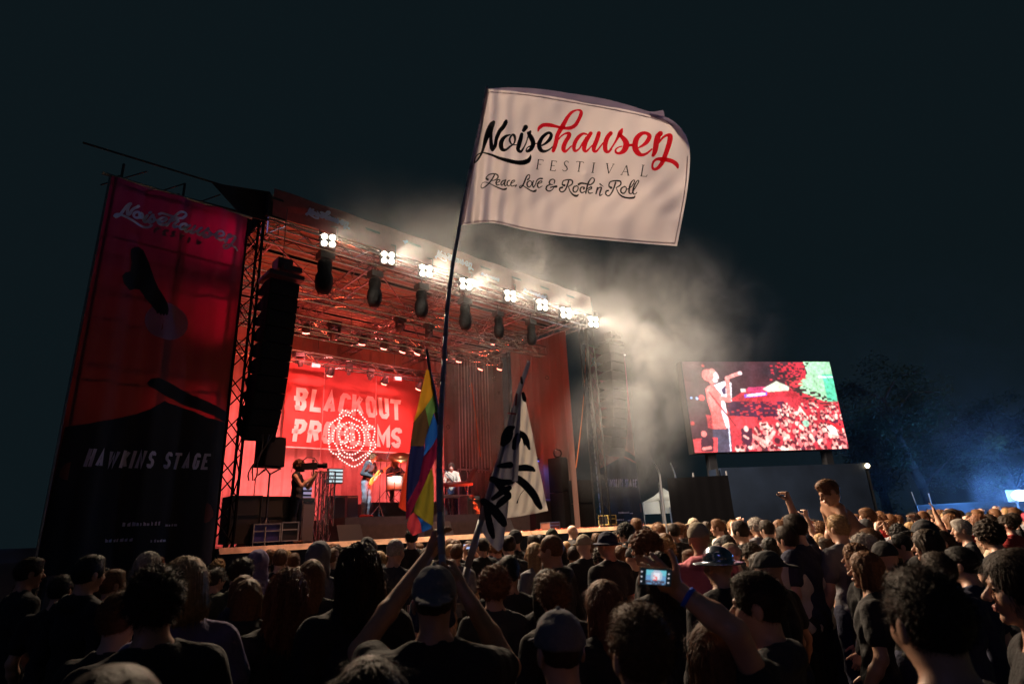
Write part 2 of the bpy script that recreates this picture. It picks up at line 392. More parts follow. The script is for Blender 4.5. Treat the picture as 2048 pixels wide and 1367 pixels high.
# ================================================================== lettering of the festival name (centre lines with widths, photograph pixels)
def _t(ox, oy, s, L): return [[(ox+x/s, oy+y/s, w/s) for x, y, w in ln] for ln in L]
LOGO_N = _t(930, 200, 8.904, [
 [(175,1120,20),(230,1060,35),(290,960,40),(330,850,48),(365,720,78),(420,560,100),(480,440,100),(510,395,60)],
 [(300,935,20),(240,965,20),(195,1010,18),(175,1060,22),(168,1120,26)],
 [(510,400,60),(465,560,60),(460,700,60),(475,840,75),(490,890,60)],
 [(490,895,50),(535,820,60),(560,690,65),(610,570,75),(680,480,75),(725,400,75),(735,375,55)],
 [(290,935,14),(360,945,30),(480,980,40),(600,1030,50),(750,1075,70),(900,1110,75),(1030,1115,88),(1125,1080,85),(1165,1010,40),(1165,975,12)],
 [(800,620,25),(720,650,50),(660,720,75),(640,800,80),(665,880,70),(730,885,45),(800,830,35),(860,790,25),(890,720,35),(880,640,50),(845,620,35),(800,680,35),(800,740,35),(840,790,25),(900,800,18),(940,790,15)],
 [(1010,610,60),(990,700,75),(960,800,80),(945,880,70),(990,920,50),(1040,860,30),(1090,760,25),(1120,660,25),(1150,590,60),(1165,560,40)],
 [(1080,485,88),(1045,540,66)],
 [(1130,590,60),(1165,650,85),(1205,730,85),(1210,800,80),(1170,880,70),(1110,915,50),(1090,890,25),(1110,850,20),(1160,820,25)],
 [(1200,800,30),(1245,780,20),(1300,770,24)],
 [(1370,810,30),(1440,770,45),(1510,700,65),(1535,620,60),(1490,585,50),(1400,640,60),(1335,740,75),(1320,820,80),(1350,890,75),(1410,915,55),(1490,890,30),(1560,830,20),(1580,790,12)]])
LOGO_H = _t(1060, 200, 10.52, [
 [(170,655,30),(195,590,70),(280,530,80),(420,530,85),(540,555,60),(620,575,60),(740,595,65),(860,585,80),(960,520,80),(1030,400,75),(1075,290,80),(1060,225,55),(980,215,35),(880,260,60),(800,350,75),(740,450,90),(680,560,100),(620,660,95),(570,760,90),(550,870,90),(520,980,90),(490,1070,75)],
 [(600,830,30),(660,760,35),(740,710,40),(820,705,75),(820,760,90),(760,860,90),(715,960,95),(705,1040,90),(740,1085,60),(800,1040,40),(870,970,30)],
 [(1190,720,40),(1120,710,50),(1040,760,75),(970,850,85),(930,950,85),(930,1050,70),(970,1070,50),(1040,1020,40),(1100,920,40),(1180,780,30)],
 [(1280,700,80),(1240,760,90),(1180,870,90),(1145,970,95),(1140,1050,80),(1180,1080,55),(1240,1030,35),(1310,950,25)],
 [(1450,695,85),(1430,770,90),(1390,880,95),(1350,980,95),(1345,1060,80),(1390,1080,55),(1450,1020,40),(1540,900,30)],
 [(1700,700,90),(1640,770,95),(1600,860,100),(1580,960,100),(1590,1060,90),(1640,1095,60),(1710,1040,40)]]) + _t(1200, 230, 10.517, [
 [(210,740,40),(290,620,40),(370,480,60),(430,370,100),(465,300,45)],
 [(400,400,70),(470,470,90),(540,560,120),(550,650,130),(500,750,110),(410,805,60),(340,790,50),(330,730,40),(390,680,30),(460,660,25)],
 [(600,640,55),(690,630,55)],
 [(810,690,30),(900,640,60),(990,560,90),(1040,450,95),(980,385,70),(880,390,80),(780,480,110),(740,600,120),(745,710,125),(800,800,110),(880,840,70),(980,810,50),(1090,720,35)],
 [(1270,390,110),(1220,450,120),(1190,560,120),(1170,680,115),(1150,780,100),(1115,850,70)],
 [(1240,580,40),(1320,480,50),(1400,430,60),(1470,440,110),(1470,540,110),(1430,680,105),(1380,820,100),(1340,930,100),(1290,1030,90),(1210,1120,70),(1130,1140,60),(1100,1070,45),(1130,980,50),(1200,930,60),(1300,930,90),(1420,945,90),(1530,980,90),(1610,1040,90),(1635,1105,50)]])
LOGO_P = _t(950, 330, 11.38, [
 [(440,230,30),(390,320,28),(330,400,28),(260,470,25),(190,520,22),(145,520,18),(140,470,14),(170,410,12),(230,390,14),(290,405,14)],
 [(290,330,45),(255,310,30),(265,270,20),(330,215,22),(430,200,26),(510,225,32),(520,290,30),(460,340,22),(390,355,16)],
 [(290,400,12),(370,440,18),(470,490,24),(560,530,28),(640,555,32),(700,545,40),(720,520,15)],
 [(490,410,14),(560,370,20),(560,335,22),(510,345,26),(480,400,32),(500,455,26),(560,445,16)],
 [(680,345,20),(620,370,26),(590,430,28),(620,460,20),(690,360,20)], [(700,340,25),(670,430,28),(690,475,22),(740,440,15)],
 [(790,350,22),(750,370,26),(730,430,28),(760,480,22),(810,450,16)],
 [(820,430,14),(900,370,18),(890,345,20),(840,370,26),(815,440,28),(840,480,24),(920,460,14)], [(940,460,28),(910,505,12)],
 [(1200,335,35),(1240,290,22),(1240,225,18),(1190,240,24),(1150,320,32),(1110,420,32),(1070,490,28),(1030,515,30),(1010,495,20),(1050,465,14),(1110,480,18),(1200,540,24),(1300,595,30),(1370,590,45),(1395,555,15)],
 [(1240,360,20),(1190,400,30),(1190,470,30),(1230,505,24),(1280,460,20),(1290,390,20),(1250,355,20)],
 [(1330,365,28),(1310,430,28),(1330,510,24),(1380,430,20),(1410,350,24),(1470,310,28),(1530,310,35)],
 [(1430,430,14),(1510,400,20),(1520,365,20),(1460,380,26),(1420,450,30),(1450,515,24),(1530,480,14)],
 [(1800,420,20),(1815,360,24),(1780,325,20),(1720,340,26),(1690,400,30),(1720,440,24),(1770,450,14)],
 [(1720,440,24),(1640,480,30),(1620,550,32),(1680,595,26),(1760,560,18),(1790,500,20),(1720,510,26)], [(1740,500,20),(1850,490,50)]]) + _t(1110, 320, 10.24, [
 [(280,430,28),(250,520,28),(210,610,26),(150,655,24),(100,630,24),(100,580,30),(150,560,35)],
 [(190,520,45),(150,500,26),(170,430,22),(260,405,24),(350,420,28),(350,490,26),(270,545,18)],
 [(280,560,18),(310,640,22),(370,710,32),(440,735,42),(485,705,15)],
 [(450,530,22),(390,550,28),(370,620,28),(410,660,24),(460,620,22),(475,555,20),(440,525,18)],
 [(590,590,35),(600,560,20),(540,560,26),(515,620,28),(550,670,24),(620,640,16)],
 [(485,500,40),(540,475,35),(650,490,26),(730,505,24),(800,440,26),(800,380,20),(750,370,18),(690,450,28),(655,560,30),(630,680,26)],
 [(650,600,14),(740,550,26),(740,590,24),(680,620,20),(700,680,24),(770,670,14)],
 [(870,570,28),(840,690,26)], [(850,650,16),(900,570,18),(950,570,28),(920,670,28),(920,730,24),(970,700,14)], [(920,490,26),(990,545,10)],
 [(1240,460,28),(1210,560,28),(1160,670,26),(1100,735,24),(1040,700,24),(1050,640,30),(1090,625,30)],
 [(1150,570,45),(1105,530,26),(1130,450,22),(1240,425,24),(1340,440,28),(1340,510,26),(1250,570,18)],
 [(1260,590,18),(1310,690,22),(1400,755,28),(1520,780,32),(1610,770,36),(1640,735,15)],
 [(1430,540,22),(1360,580,28),(1350,650,28),(1400,685,24),(1450,640,22),(1460,570,20),(1420,540,18)],
 [(1480,600,14),(1570,540,18),(1630,430,20),(1600,415,18),(1550,480,26),(1520,590,30),(1520,670,26),(1560,690,18),(1600,650,14)],
 [(1600,640,14),(1650,560,18),(1715,440,20),(1690,420,18),(1640,490,26),(1600,600,30),(1600,680,26),(1640,700,18),(1680,660,12)]])
def serif(x, y, h, ch, sl=-0.16, w=0.5):
    "a thin roman capital whose foot is at (x, y); the baseline drops to the right"
    S = {'F': [[(0,0,2.2),(0,1,2.2)],[(-.1,1,1),(.62,1.0,1.1),(.64,.85,1)],[(0,.52,1),(.45,.52,1)],[(-.15,0,1),(.2,0,1)]],
         'E': [[(0,0,2.2),(0,1,2.2)],[(-.1,1,1),(.6,1,1.1),(.62,.86,1)],[(0,.52,1),(.45,.52,1)],[(-.1,0,1),(.62,0,1.2),(.66,.14,1)]],
         'S': [[(.62,.85,1),(.5,.99,1.2),(.25,1.0,1.4),(.08,.82,1.8),(.2,.6,2.2),(.45,.42,2.4),(.58,.2,2),(.4,.02,1.4),(.12,0,1.2),(-.02,.12,1)]],
         'T': [[(.4,0,2.2),(.4,1,2.2)],[(-.05,.9,1),(0,1,1.1),(.8,1,1.1),(.85,.9,1)],[(.25,0,1),(.55,0,1)]],
         'I': [[(.2,0,2.2),(.2,1,2.2)],[(.02,0,1),(.38,0,1)],[(.02,1,1),(.38,1,1)]],
         'V': [[(0,1,2.3),(.42,0,2.0)],[(.42,0,1),(.85,1,1.1)],[(-.15,1,1),(.15,1,1)],[(.7,1,1),(1.0,1,1)]],
         'A': [[(.45,1,2.3),(.9,0,2.3)],[(.45,1,1),(.0,0,1.1)],[(.2,.35,1),(.68,.35,1)],[(-.15,0,1),(.15,0,1)],[(.75,0,1),(1.05,0,1)]],
         'L': [[(.1,0,2.2),(.1,1,2.2)],[(-.05,1,1),(.28,1,1)],[(-.05,0,1),(.68,0,1.3),(.76,.18,1)]]}[ch]
    return [[(x+h*a*0.78-sl*h*b, y-h*b+h*a*0.08, ww*w) for a, b, ww in ln] for ln in S]
FEST = []
for ch, x, y in (('F',1074,338.5),('E',1101,341),('S',1125,341.5),('T',1151,342.5),('I',1182,345),('V',1211,346.5),('A',1243,349.5),('L',1281,352)):
    FEST += serif(x, y, 19.5 if ch != 'L' else 22, ch, w=1.05)
# ================================================================== hand held flags
def flag_depth(px, py): return 3.9+(py-178)*(-0.45/272)
def flag_wave(px, py):
    s = (px-945)/430.0; t = (py-190)/280.0
    a = 0.028*math.sin(s*9+t*2.0)*(0.5+s)+0.05*math.exp(-s*9)*math.sin(s*85+t*5)+0.018*math.sin(s*22-t*7+1)+0.014*math.sin(t*13+s*4)+0.005*math.sin(s*47+t*19+2*math.sin(t*9))
    a += 0.012*math.exp(-((s-.52+.1*(t-.6))/.02)**2)*(1 if t > .55 else 0.2)+0.03*math.exp(-((t-.86+.25*(s-.8))/.05)**2)*max(0, s-.45)*math.sin((s-.45)*10)
    a += -0.10*max(0, s-0.8)**1.5 + 0.12*max(0, s-0.85)*max(0, 0.45-t)
    return a
def fpt(off=0.0):
    def f(x, y, h=0.0): return at(x, y, flag_depth(x, y)+flag_wave(x, y)+off-h)
    return f
def edge(pts, n):
    P = np.array(catmull([(a, b, 0) for a, b in pts], 8))[:, :2]
    l = np.concatenate([[0], np.cumsum(np.linalg.norm(np.diff(P, axis=0), axis=1))]); l /= l[-1]
    q = np.linspace(0, 1, n+1); return np.stack([np.interp(q, l, P[:, 0]), np.interp(q, l, P[:, 1])], 1)
def coons(top, bot, left, right, nx, ny):
    T, B, L, Q = edge(top, nx), edge(bot, nx), edge(left, ny), edge(right, ny)
    G = np.zeros((nx+1, ny+1, 2))
    for i in range(nx+1):
        for j in range(ny+1):
            u, v = i/nx, j/ny
            G[i, j] = (1-v)*T[i]+v*B[i]+(1-u)*L[j]+u*Q[j]-((1-u)*(1-v)*T[0]+u*(1-v)*T[-1]+(1-u)*v*B[0]+u*v*B[-1])
    return G
def patch(mb, G, fn):
    nx, ny = G.shape[0]-1, G.shape[1]-1
    mb.smooth = True
    mb.add([fn(*G[i, j]) for i in range(nx+1) for j in range(ny+1)], [(i*(ny+1)+j, (i+1)*(ny+1)+j, (i+1)*(ny+1)+j+1, i*(ny+1)+j+1) for i in range(nx) for j in range(ny)])
FLAGM = mat('white flag polyester', (0.80, 0.73, 0.76), rough=0.75, trans=0.62, bump=0.35, bscale=16, bdist=0.012)
INK = mat('black flag print', (0.010, 0.014, 0.018), rough=0.8)
REDI = mat('red flag print', (0.85, 0.02, 0.04), rough=0.7, trans=0.85)
POLE = mat('grey painted pole', (0.30, 0.29, 0.36), rough=0.5, metal=0.0)
fl = thing('festival_flag', 'large white waving flag with the festival name in black and red script', 'flag', at(893, 1190, 2.35))
fl_inv = Matrix.Translation(-fl.location)
def local(fn, root):
    l = np.array(root.location); return lambda *a: fn(*a)-l
mb = MB()
G = coons([(974,178),(1060,186),(1150,201),(1240,217),(1310,233),(1350,247)], [(921,450),(985,446),(1045,459),(1110,470),(1200,479),(1290,487),(1354,492)],
          [(974,178),(960,250),(941,340),(921,450)], [(1350,247),(1372,272),(1380,310),(1376,370),(1366,430),(1354,492)], 130, 80)
patch(mb, G, local(fpt(), fl)); mb.build('cloth', FLAGM, fl)
mb = MB()
G = coons([(972,178),(1020,175),(1080,178),(1150,188),(1210,198),(1260,211),(1300,223),(1326,220)], [(976,182),(1060,192),(1150,207),(1240,223),(1290,234),(1320,240),(1324,236),(1329,232)], [(972,178),(974,180),(976,182)], [(1326,220),(1328,226),(1329,232)], 60, 5)
patch(mb, G, local(fpt(0.05), fl))
G = coons([(1300,226),(1340,238),(1366,262),(1378,292)], [(1296,236),(1330,249),(1352,275),(1376,310)], [(1300,226),(1298,230),(1296,236)], [(1378,292),(1378,300),(1376,310)], 20, 4)
patch(mb, G, local(fpt(0.035), fl)); mb.build('folded_hem', mat('violet shaded double polyester', (0.50, 0.42, 0.62), rough=0.8, trans=0.22), fl)  # violet fill light is put into the folded strip's colour
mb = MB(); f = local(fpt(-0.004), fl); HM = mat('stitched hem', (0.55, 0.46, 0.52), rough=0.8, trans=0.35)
for ln in ([(979,184,2.4),(1060,191,2.4),(1150,206,2.4),(1240,222,2.4),(1310,238,2.4),(1347,252,2.4)], [(926,446,2.8),(985,442,2.8),(1045,455,2.8),(1110,466,2.8),(1200,475,2.8),(1290,483,2.8),(1350,487,2.8)], [(976,184,5),(962,250,6),(944,340,7),(925,445,7)], [(1349,488,2.2),(1361,430,2.2),(1371,370,2.2),(1375,312,2.2)]): stroke(mb, ln, f, n=8, cap=False); mb.build('hem', HM, fl); mb = MB()
mb = MB(); f = local(fpt(-0.006), fl)
for ln in LOGO_N: stroke(mb, ln, f)
f = local(fpt(-0.005), fl)
for ln in LOGO_P: stroke(mb, ln, f, wmul=1.15)
for ln in FEST: stroke(mb, ln, f, curve=len(ln) > 3, cap=False)
mb.build('lettering', INK, fl)
mb = MB(); f = local(fpt(-0.0075), fl)
for ln in LOGO_H: stroke(mb, ln, f)
mb.build('lettering', REDI, fl)
mb = MB(); mb.smooth = True
A = at(893, 1190, 2.35); B = at(973, 174, 3.93)
def pole_pts(a, b, n=8, bend=0.0, ax=(1, 0, 0)): return [a+(b-a)*i/n+np.array(ax)*bend*math.sin(math.pi*i/n) for i in range(n+1)]
o0 = np.array(fl.location)
PP = catmull([tuple(at(x, y, d)) for x, y, d in ((893,1190,2.35),(884,1110,2.47),(879,980,2.66),(881,850,2.86),(888,720,3.05),(898,580,3.25),(919,452,3.48),(941,340,3.67),(960,250,3.82),(974,174,3.95))], 3)
mb.path([p-o0 for p in PP], [0.0165-0.0075*i/(len(PP)-1) for i in range(len(PP))], n=10); mb.build('pole', POLE, fl)
print('FLAG pole px check ok')
# sleeve of the flag round the pole
# --- rainbow flag
rz = lambda pts: [(800+x/3.178, 690+y/3.178) for x, y in pts]
rf = thing('rainbow_flag', 'rainbow striped flag hanging in folds from a thin dark pole in front of the stage', 'flag', at(884, 1180, 2.5))
def cl(c, n, t=0.45, e=0.0): return mat(n, c, rough=0.8, trans=t, bump=0.2, bscale=25, bdist=0.01)
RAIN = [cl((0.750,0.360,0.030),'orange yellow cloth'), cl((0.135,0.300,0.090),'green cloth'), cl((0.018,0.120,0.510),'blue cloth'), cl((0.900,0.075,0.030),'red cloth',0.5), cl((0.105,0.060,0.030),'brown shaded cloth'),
        cl((0.018,0.022,0.105),'navy shaded cloth'), cl((0.195,0.012,0.053),'magenta cloth'), cl((0.300,0.255,0.030),'olive yellow cloth'), cl((0.750,0.075,0.105),'pink red cloth')]  # brown and navy carry the shadow between the folds in their colour
def rdepth(px, py): return 3.2-(py-700)*0.0016
def panel(mb, poly, mi, off=0.0, sub=2, root=rf, df=rdepth, wave=0.01):
    "a cloth panel: a polygon on the flag, cut fine and rippled"
    from mathutils.geometry import tessellate_polygon, delaunay_2d_cdt
    pts = [Vector(p) for p in poly]; xs_ = [p[0] for p in poly]; ys_ = [p[1] for p in poly]
    extra = [Vector((x, y)) for x in np.arange(min(xs_), max(xs_), 5.0) for y in np.arange(min(ys_), max(ys_), 9.0)]
    n = len(pts); r = delaunay_2d_cdt(pts+extra, [(i, (i+1) % n) for i in range(n)], [list(range(n))], 1, 1e-4)
    vv, ff = r[0], r[2]; o0 = np.array(root.location); mb.smooth = True; mb.mi = mi
    mb.add([at(p[0], p[1], df(p[0], p[1])+off+wave*math.sin(p[0]*0.35+p[1]*0.05)+wave*0.5*math.sin(p[0]*0.9-p[1]*0.03))-o0 for p in vv], [tuple(t_) for t_ in ff])
mb = MB()
panel(mb, [(819,905),(813,930),(806,965),(797,1013),(803,1018),(812,1022),(813,975),(816,930)], 3, 0.03)
panel(mb, rz([(168,150),(150,230),(132,300),(110,400),(85,492),(160,397),(205,328),(215,300),(200,225),(185,160)]), 0)
panel(mb, rz([(206,326),(160,397),(168,430),(185,520),(215,430),(243,420),(228,350),(215,302)]), 1, 0.01)
panel(mb, rz([(185,520),(160,600),(150,705),(200,645),(236,585),(243,530),(215,430)]), 2, 0.0)
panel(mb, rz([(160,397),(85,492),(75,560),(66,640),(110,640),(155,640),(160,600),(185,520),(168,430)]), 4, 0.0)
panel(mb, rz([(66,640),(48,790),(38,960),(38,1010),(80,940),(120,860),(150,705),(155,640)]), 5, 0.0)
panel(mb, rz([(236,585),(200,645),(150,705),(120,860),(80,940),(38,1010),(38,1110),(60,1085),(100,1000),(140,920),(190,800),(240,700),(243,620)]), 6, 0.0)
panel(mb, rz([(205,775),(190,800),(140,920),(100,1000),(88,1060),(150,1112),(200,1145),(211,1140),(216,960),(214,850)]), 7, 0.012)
panel(mb, rz([(85,1060),(60,1085),(45,1130),(45,1160),(80,1210),(140,1187),(130,1130),(105,1076)]), 8, 0.01)
panel(mb, rz([(105,1076),(130,1130),(140,1187),(170,1176),(198,1164),(200,1145),(150,1112)]), 2, 0.01)
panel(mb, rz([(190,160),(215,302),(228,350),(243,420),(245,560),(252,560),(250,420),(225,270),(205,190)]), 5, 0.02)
mb.build('cloth', RAIN, rf)
mb = MB(); mb.smooth = True; A = at(888, 1180, 2.5); B = at(853, 698, 3.22); o0 = np.array(rf.location)
C_ = at(877, 850, 3.0)
mb.path([p-o0 for p in [A, at(884, 1010, 2.75), C_, at(863, 762, 3.12), B]], [0.011, 0.011, 0.010, 0.009, 0.008], n=8); mb.build('pole', mat('dark pole', (0.03, 0.035, 0.05), rough=0.4), rf)
# --- white flag with black brush marks
bf = thing('protest_flag', 'white cloth flag with thick black brush strokes folded around a slanted grey pole', 'flag', at(922, 1200, 2.7))
def bdepth(px, py): return 3.25-(py-725)*0.0011
BW = [mat('unbleached flag cloth', (0.60, 0.55, 0.50), rough=0.85, trans=0.5, bump=0.3, bscale=22, bdist=0.01, noise=0.08), mat('shaded flag cloth', (0.28, 0.27, 0.34), rough=0.85, trans=0.15, bump=0.3, bscale=22, bdist=0.01)]  # second cloth is the same white cloth with violet shade in its colour
mb = MB()
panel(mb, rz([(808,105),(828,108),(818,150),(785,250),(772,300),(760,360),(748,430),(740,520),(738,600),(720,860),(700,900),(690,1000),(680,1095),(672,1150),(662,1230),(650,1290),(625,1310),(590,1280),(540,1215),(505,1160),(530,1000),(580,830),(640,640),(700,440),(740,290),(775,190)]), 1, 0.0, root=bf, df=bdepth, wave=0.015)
panel(mb, rz([(778,290),(790,300),(800,360),(820,450),(850,600),(880,760),(905,880),(925,980),(942,1050),(850,1070),(760,1086),(680,1097),(690,1000),(700,900),(740,860),(750,740),(752,560),(757,420),(765,330)]), 0, 0.05, root=bf, df=bdepth, wave=0.012)
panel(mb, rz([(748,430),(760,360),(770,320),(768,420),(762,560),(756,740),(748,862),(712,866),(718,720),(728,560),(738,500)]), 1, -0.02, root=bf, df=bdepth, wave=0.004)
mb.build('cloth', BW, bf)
mb = MB(); o0 = np.array(bf.location)
def bst(pts, off, smul=1.0): stroke(mb, [(800+x/3.178, 690+y/3.178, w/3.178) for x, y, w in pts], lambda x, y: at(x, y, bdepth(x, y)+off)-o0, n=7)
for p in ([(758,560,42),(785,575,40),(805,610,36),(822,658,16)], [(756,780,40),(800,778,42),(835,785,36),(852,795,20)], [(752,850,50),(800,890,52),(850,950,50),(875,1000,44),(892,1030,30)], [(793,915,4),(770,940,4),(755,970,4),(745,1000,10)], [(782,305,20),(790,340,26),(796,358,10)], [(786,600,14),(792,632,10)]):
    bst(p, 0.05-0.03); mb.build('brush_mark', INK, bf); mb = MB()
for p in ([(722,520,20),(695,540,60),(675,590,70),(655,625,40)], [(752,575,40),(738,610,50),(725,650,30)], [(620,768,14),(650,765,34),(700,760,44)], [(585,850,40),(640,870,46),(700,868,34)], [(600,850,30),(640,900,46),(690,950,40)], [(695,905,34),(650,930,40),(590,975,26)], [(690,960,40),(640,1000,44),(615,1030,24)], [(530,990,44),(590,1040,60),(640,1100,58),(662,1135,40)], [(548,1010,40),(562,1100,44),(578,1170,44),(592,1218,26)], [(770,205,14),(775,240,16)]):
    bst(p, -0.022); mb.build('brush_mark', INK, bf); mb = MB()
mb = MB(); bst([(690,432,12),(735,436,12)], -0.03); mb.build('tape_mark', mat('dark red tape', (0.25, 0.01, 0.02)), bf); mb = MB(); bst([(742,310,12),(735,380,12)], -0.03); mb.build('tape_mark', mat('dark red tape', (0.25, 0.01, 0.02)), bf)
mb = MB(); mb.smooth = True
mb.path([p-o0 for p in [at(921, 1205, 2.7), at(935, 1135, 2.78), at(962, 1040, 2.9), at(1010, 880, 3.1), at(1058, 722, 3.3)]], [0.018, 0.018, 0.016, 0.012, 0.008], n=10); mb.build('pole', POLE, bf)
# ================================================================== the tall banners beside the stage
def banner_fn(root_w=0.0, off=0.0):
    def f(u, z, h=0.0): return (u, -off-h+bwave(u, z), z)
    return f
def bwave(u, z): return 0.035*math.sin(u*7+z*0.3)+0.02*math.sin(u*17+1+z*0.15)+0.02*math.sin(z*1.1+u*2)
def banner_print():
    m = bpy.data.materials.new('sunset print on banner mesh'); m.use_nodes = True; nt = m.node_tree; b = nt.nodes['Principled BSDF']; b.inputs['Roughness'].default_value = 0.75
    tc = nt.nodes.new('ShaderNodeTexCoord'); sp = nt.nodes.new('ShaderNodeSeparateXYZ'); nt.links.new(tc.outputs['Object'], sp.inputs[0])
    mr = nt.nodes.new('ShaderNodeMapRange'); mr.inputs['From Min'].default_value = 3.6; mr.inputs['From Max'].default_value = 8.6; nt.links.new(sp.outputs['Z'], mr.inputs['Value'])
    cr = nt.nodes.new('ShaderNodeValToRGB'); nt.links.new(mr.outputs['Result'], cr.inputs['Fac'])
    e = cr.color_ramp.elements; e[0].position = 0.0; e[0].color = (0.19, 0.060, 0.045, 1); e[1].position = 1.0; e[1].color = (0.24, 0.04, 0.13, 1)
    for p, c in ((0.35, (0.19, 0.055, 0.05, 1)), (0.55, (0.24, 0.05, 0.07, 1)), (0.72, (0.22, 0.04, 0.10, 1))):
        k = e.new(p); k.color = c
    nt.links.new(cr.outputs['Color'], b.inputs['Base Color'])
    t = nt.nodes.new('ShaderNodeBsdfTranslucent'); nt.links.new(cr.outputs['Color'], t.inputs['Color'])
    ms = nt.nodes.new('ShaderNodeMixShader'); ms.inputs[0].default_value = 0.45
    nt.links.new(b.outputs[0], ms.inputs[1]); nt.links.new(t.outputs[0], ms.inputs[2]); nt.links.new(ms.outputs[0], nt.nodes['Material Output'].inputs['Surface'])
    return m
BPRINT = banner_print()
BDARK = mat('near black banner print', (0.012, 0.014, 0.017), rough=0.8, trans=0.1)
SUNM = mat('lilac print', (0.34, 0.22, 0.36), rough=0.8, trans=0.45)
LET = mat('pale lettering print', (0.75, 0.66, 0.78), rough=0.8, trans=0.3)
def hz(px, py): q = hit(px, py, 0.0); return (q[0], q[2])
z1 = lambda pts: [hz(100+x/3.417, 320+y/3.417) for x, y in pts]
z2 = lambda pts: [hz(100+x/3.254, 700+y/3.254) for x, y in pts]
EAGLE = z1([(552,612),(580,592),(610,588),(640,610),(668,680),(690,745),(712,810),(740,875),(780,950),(800,990),(806,1030),(800,1062),(788,1068),(782,1055),(772,1072),(762,1056),(752,1066),(742,1048),(728,1052),(724,1035),(690,990),(650,945),(612,882),(580,878),(545,890),(520,868),(500,850),(488,800),(510,775),(548,762),(556,700),(548,650)])
HILL = z2([(100,497),(250,478),(400,450),(560,415),(650,385),(710,352),(745,330),(770,345),(900,385),(1020,440),(1150,470)])
WING = z2([(628,215),(650,190),(700,185),(760,205),(900,280),(1030,340),(1158,400),(1150,470),(1020,412),(860,352),(700,275),(640,238)])
c_ = hz(334, 643); SUNP = [(c_[0]+0.37*math.cos(a*math.pi/14), c_[1]+0.37*math.sin(a*math.pi/14)) for a in range(28)]
src = np.array([(988,243),(948,326),(1356,335),(1155,221)]); dst = np.array([hz(259,404), hz(229,438), hz(473,502), hz(371,428)])
AFF = np.linalg.lstsq(np.hstack([src, np.ones((4, 1))]), dst, rcond=None)[0]
def aff_lines(L, A): 
    k = math.sqrt(abs(A[0, 0]*A[1, 1]-A[0, 1]*A[1, 0]))
    return [[(x*A[0, 0]+y*A[1, 0]+A[2, 0], x*A[0, 1]+y*A[1, 1]+A[2, 1], w*k) for x, y, w in ln] for ln in L]
def fine(poly, n=4):
    out = []
    for i in range(len(poly)):
        a, b = np.array(poly[i]), np.array(poly[(i+1) % len(poly)])
        for k in range(n): out.append(tuple(a+(b-a)*k/n))
    return out
def cpanel(mb, poly, fn, step=0.12):
    from mathutils.geometry import delaunay_2d_cdt
    poly = fine(poly, 3); pts = [Vector(p) for p in poly]; xs_ = [p[0] for p in poly]; ys_ = [p[1] for p in poly]
    extra = [Vector((x, y)) for x in np.arange(min(xs_), max(xs_), step) for y in np.arange(min(ys_), max(ys_), step*3)]
    n = len(pts); r = delaunay_2d_cdt(pts+extra, [(i, (i+1) % n) for i in range(n)], [list(range(n))], 1, 1e-4)
    mb.smooth = True; mb.add([fn(p[0], p[1]) for p in r[0]], [tuple(t_) for t_ in r[2]])
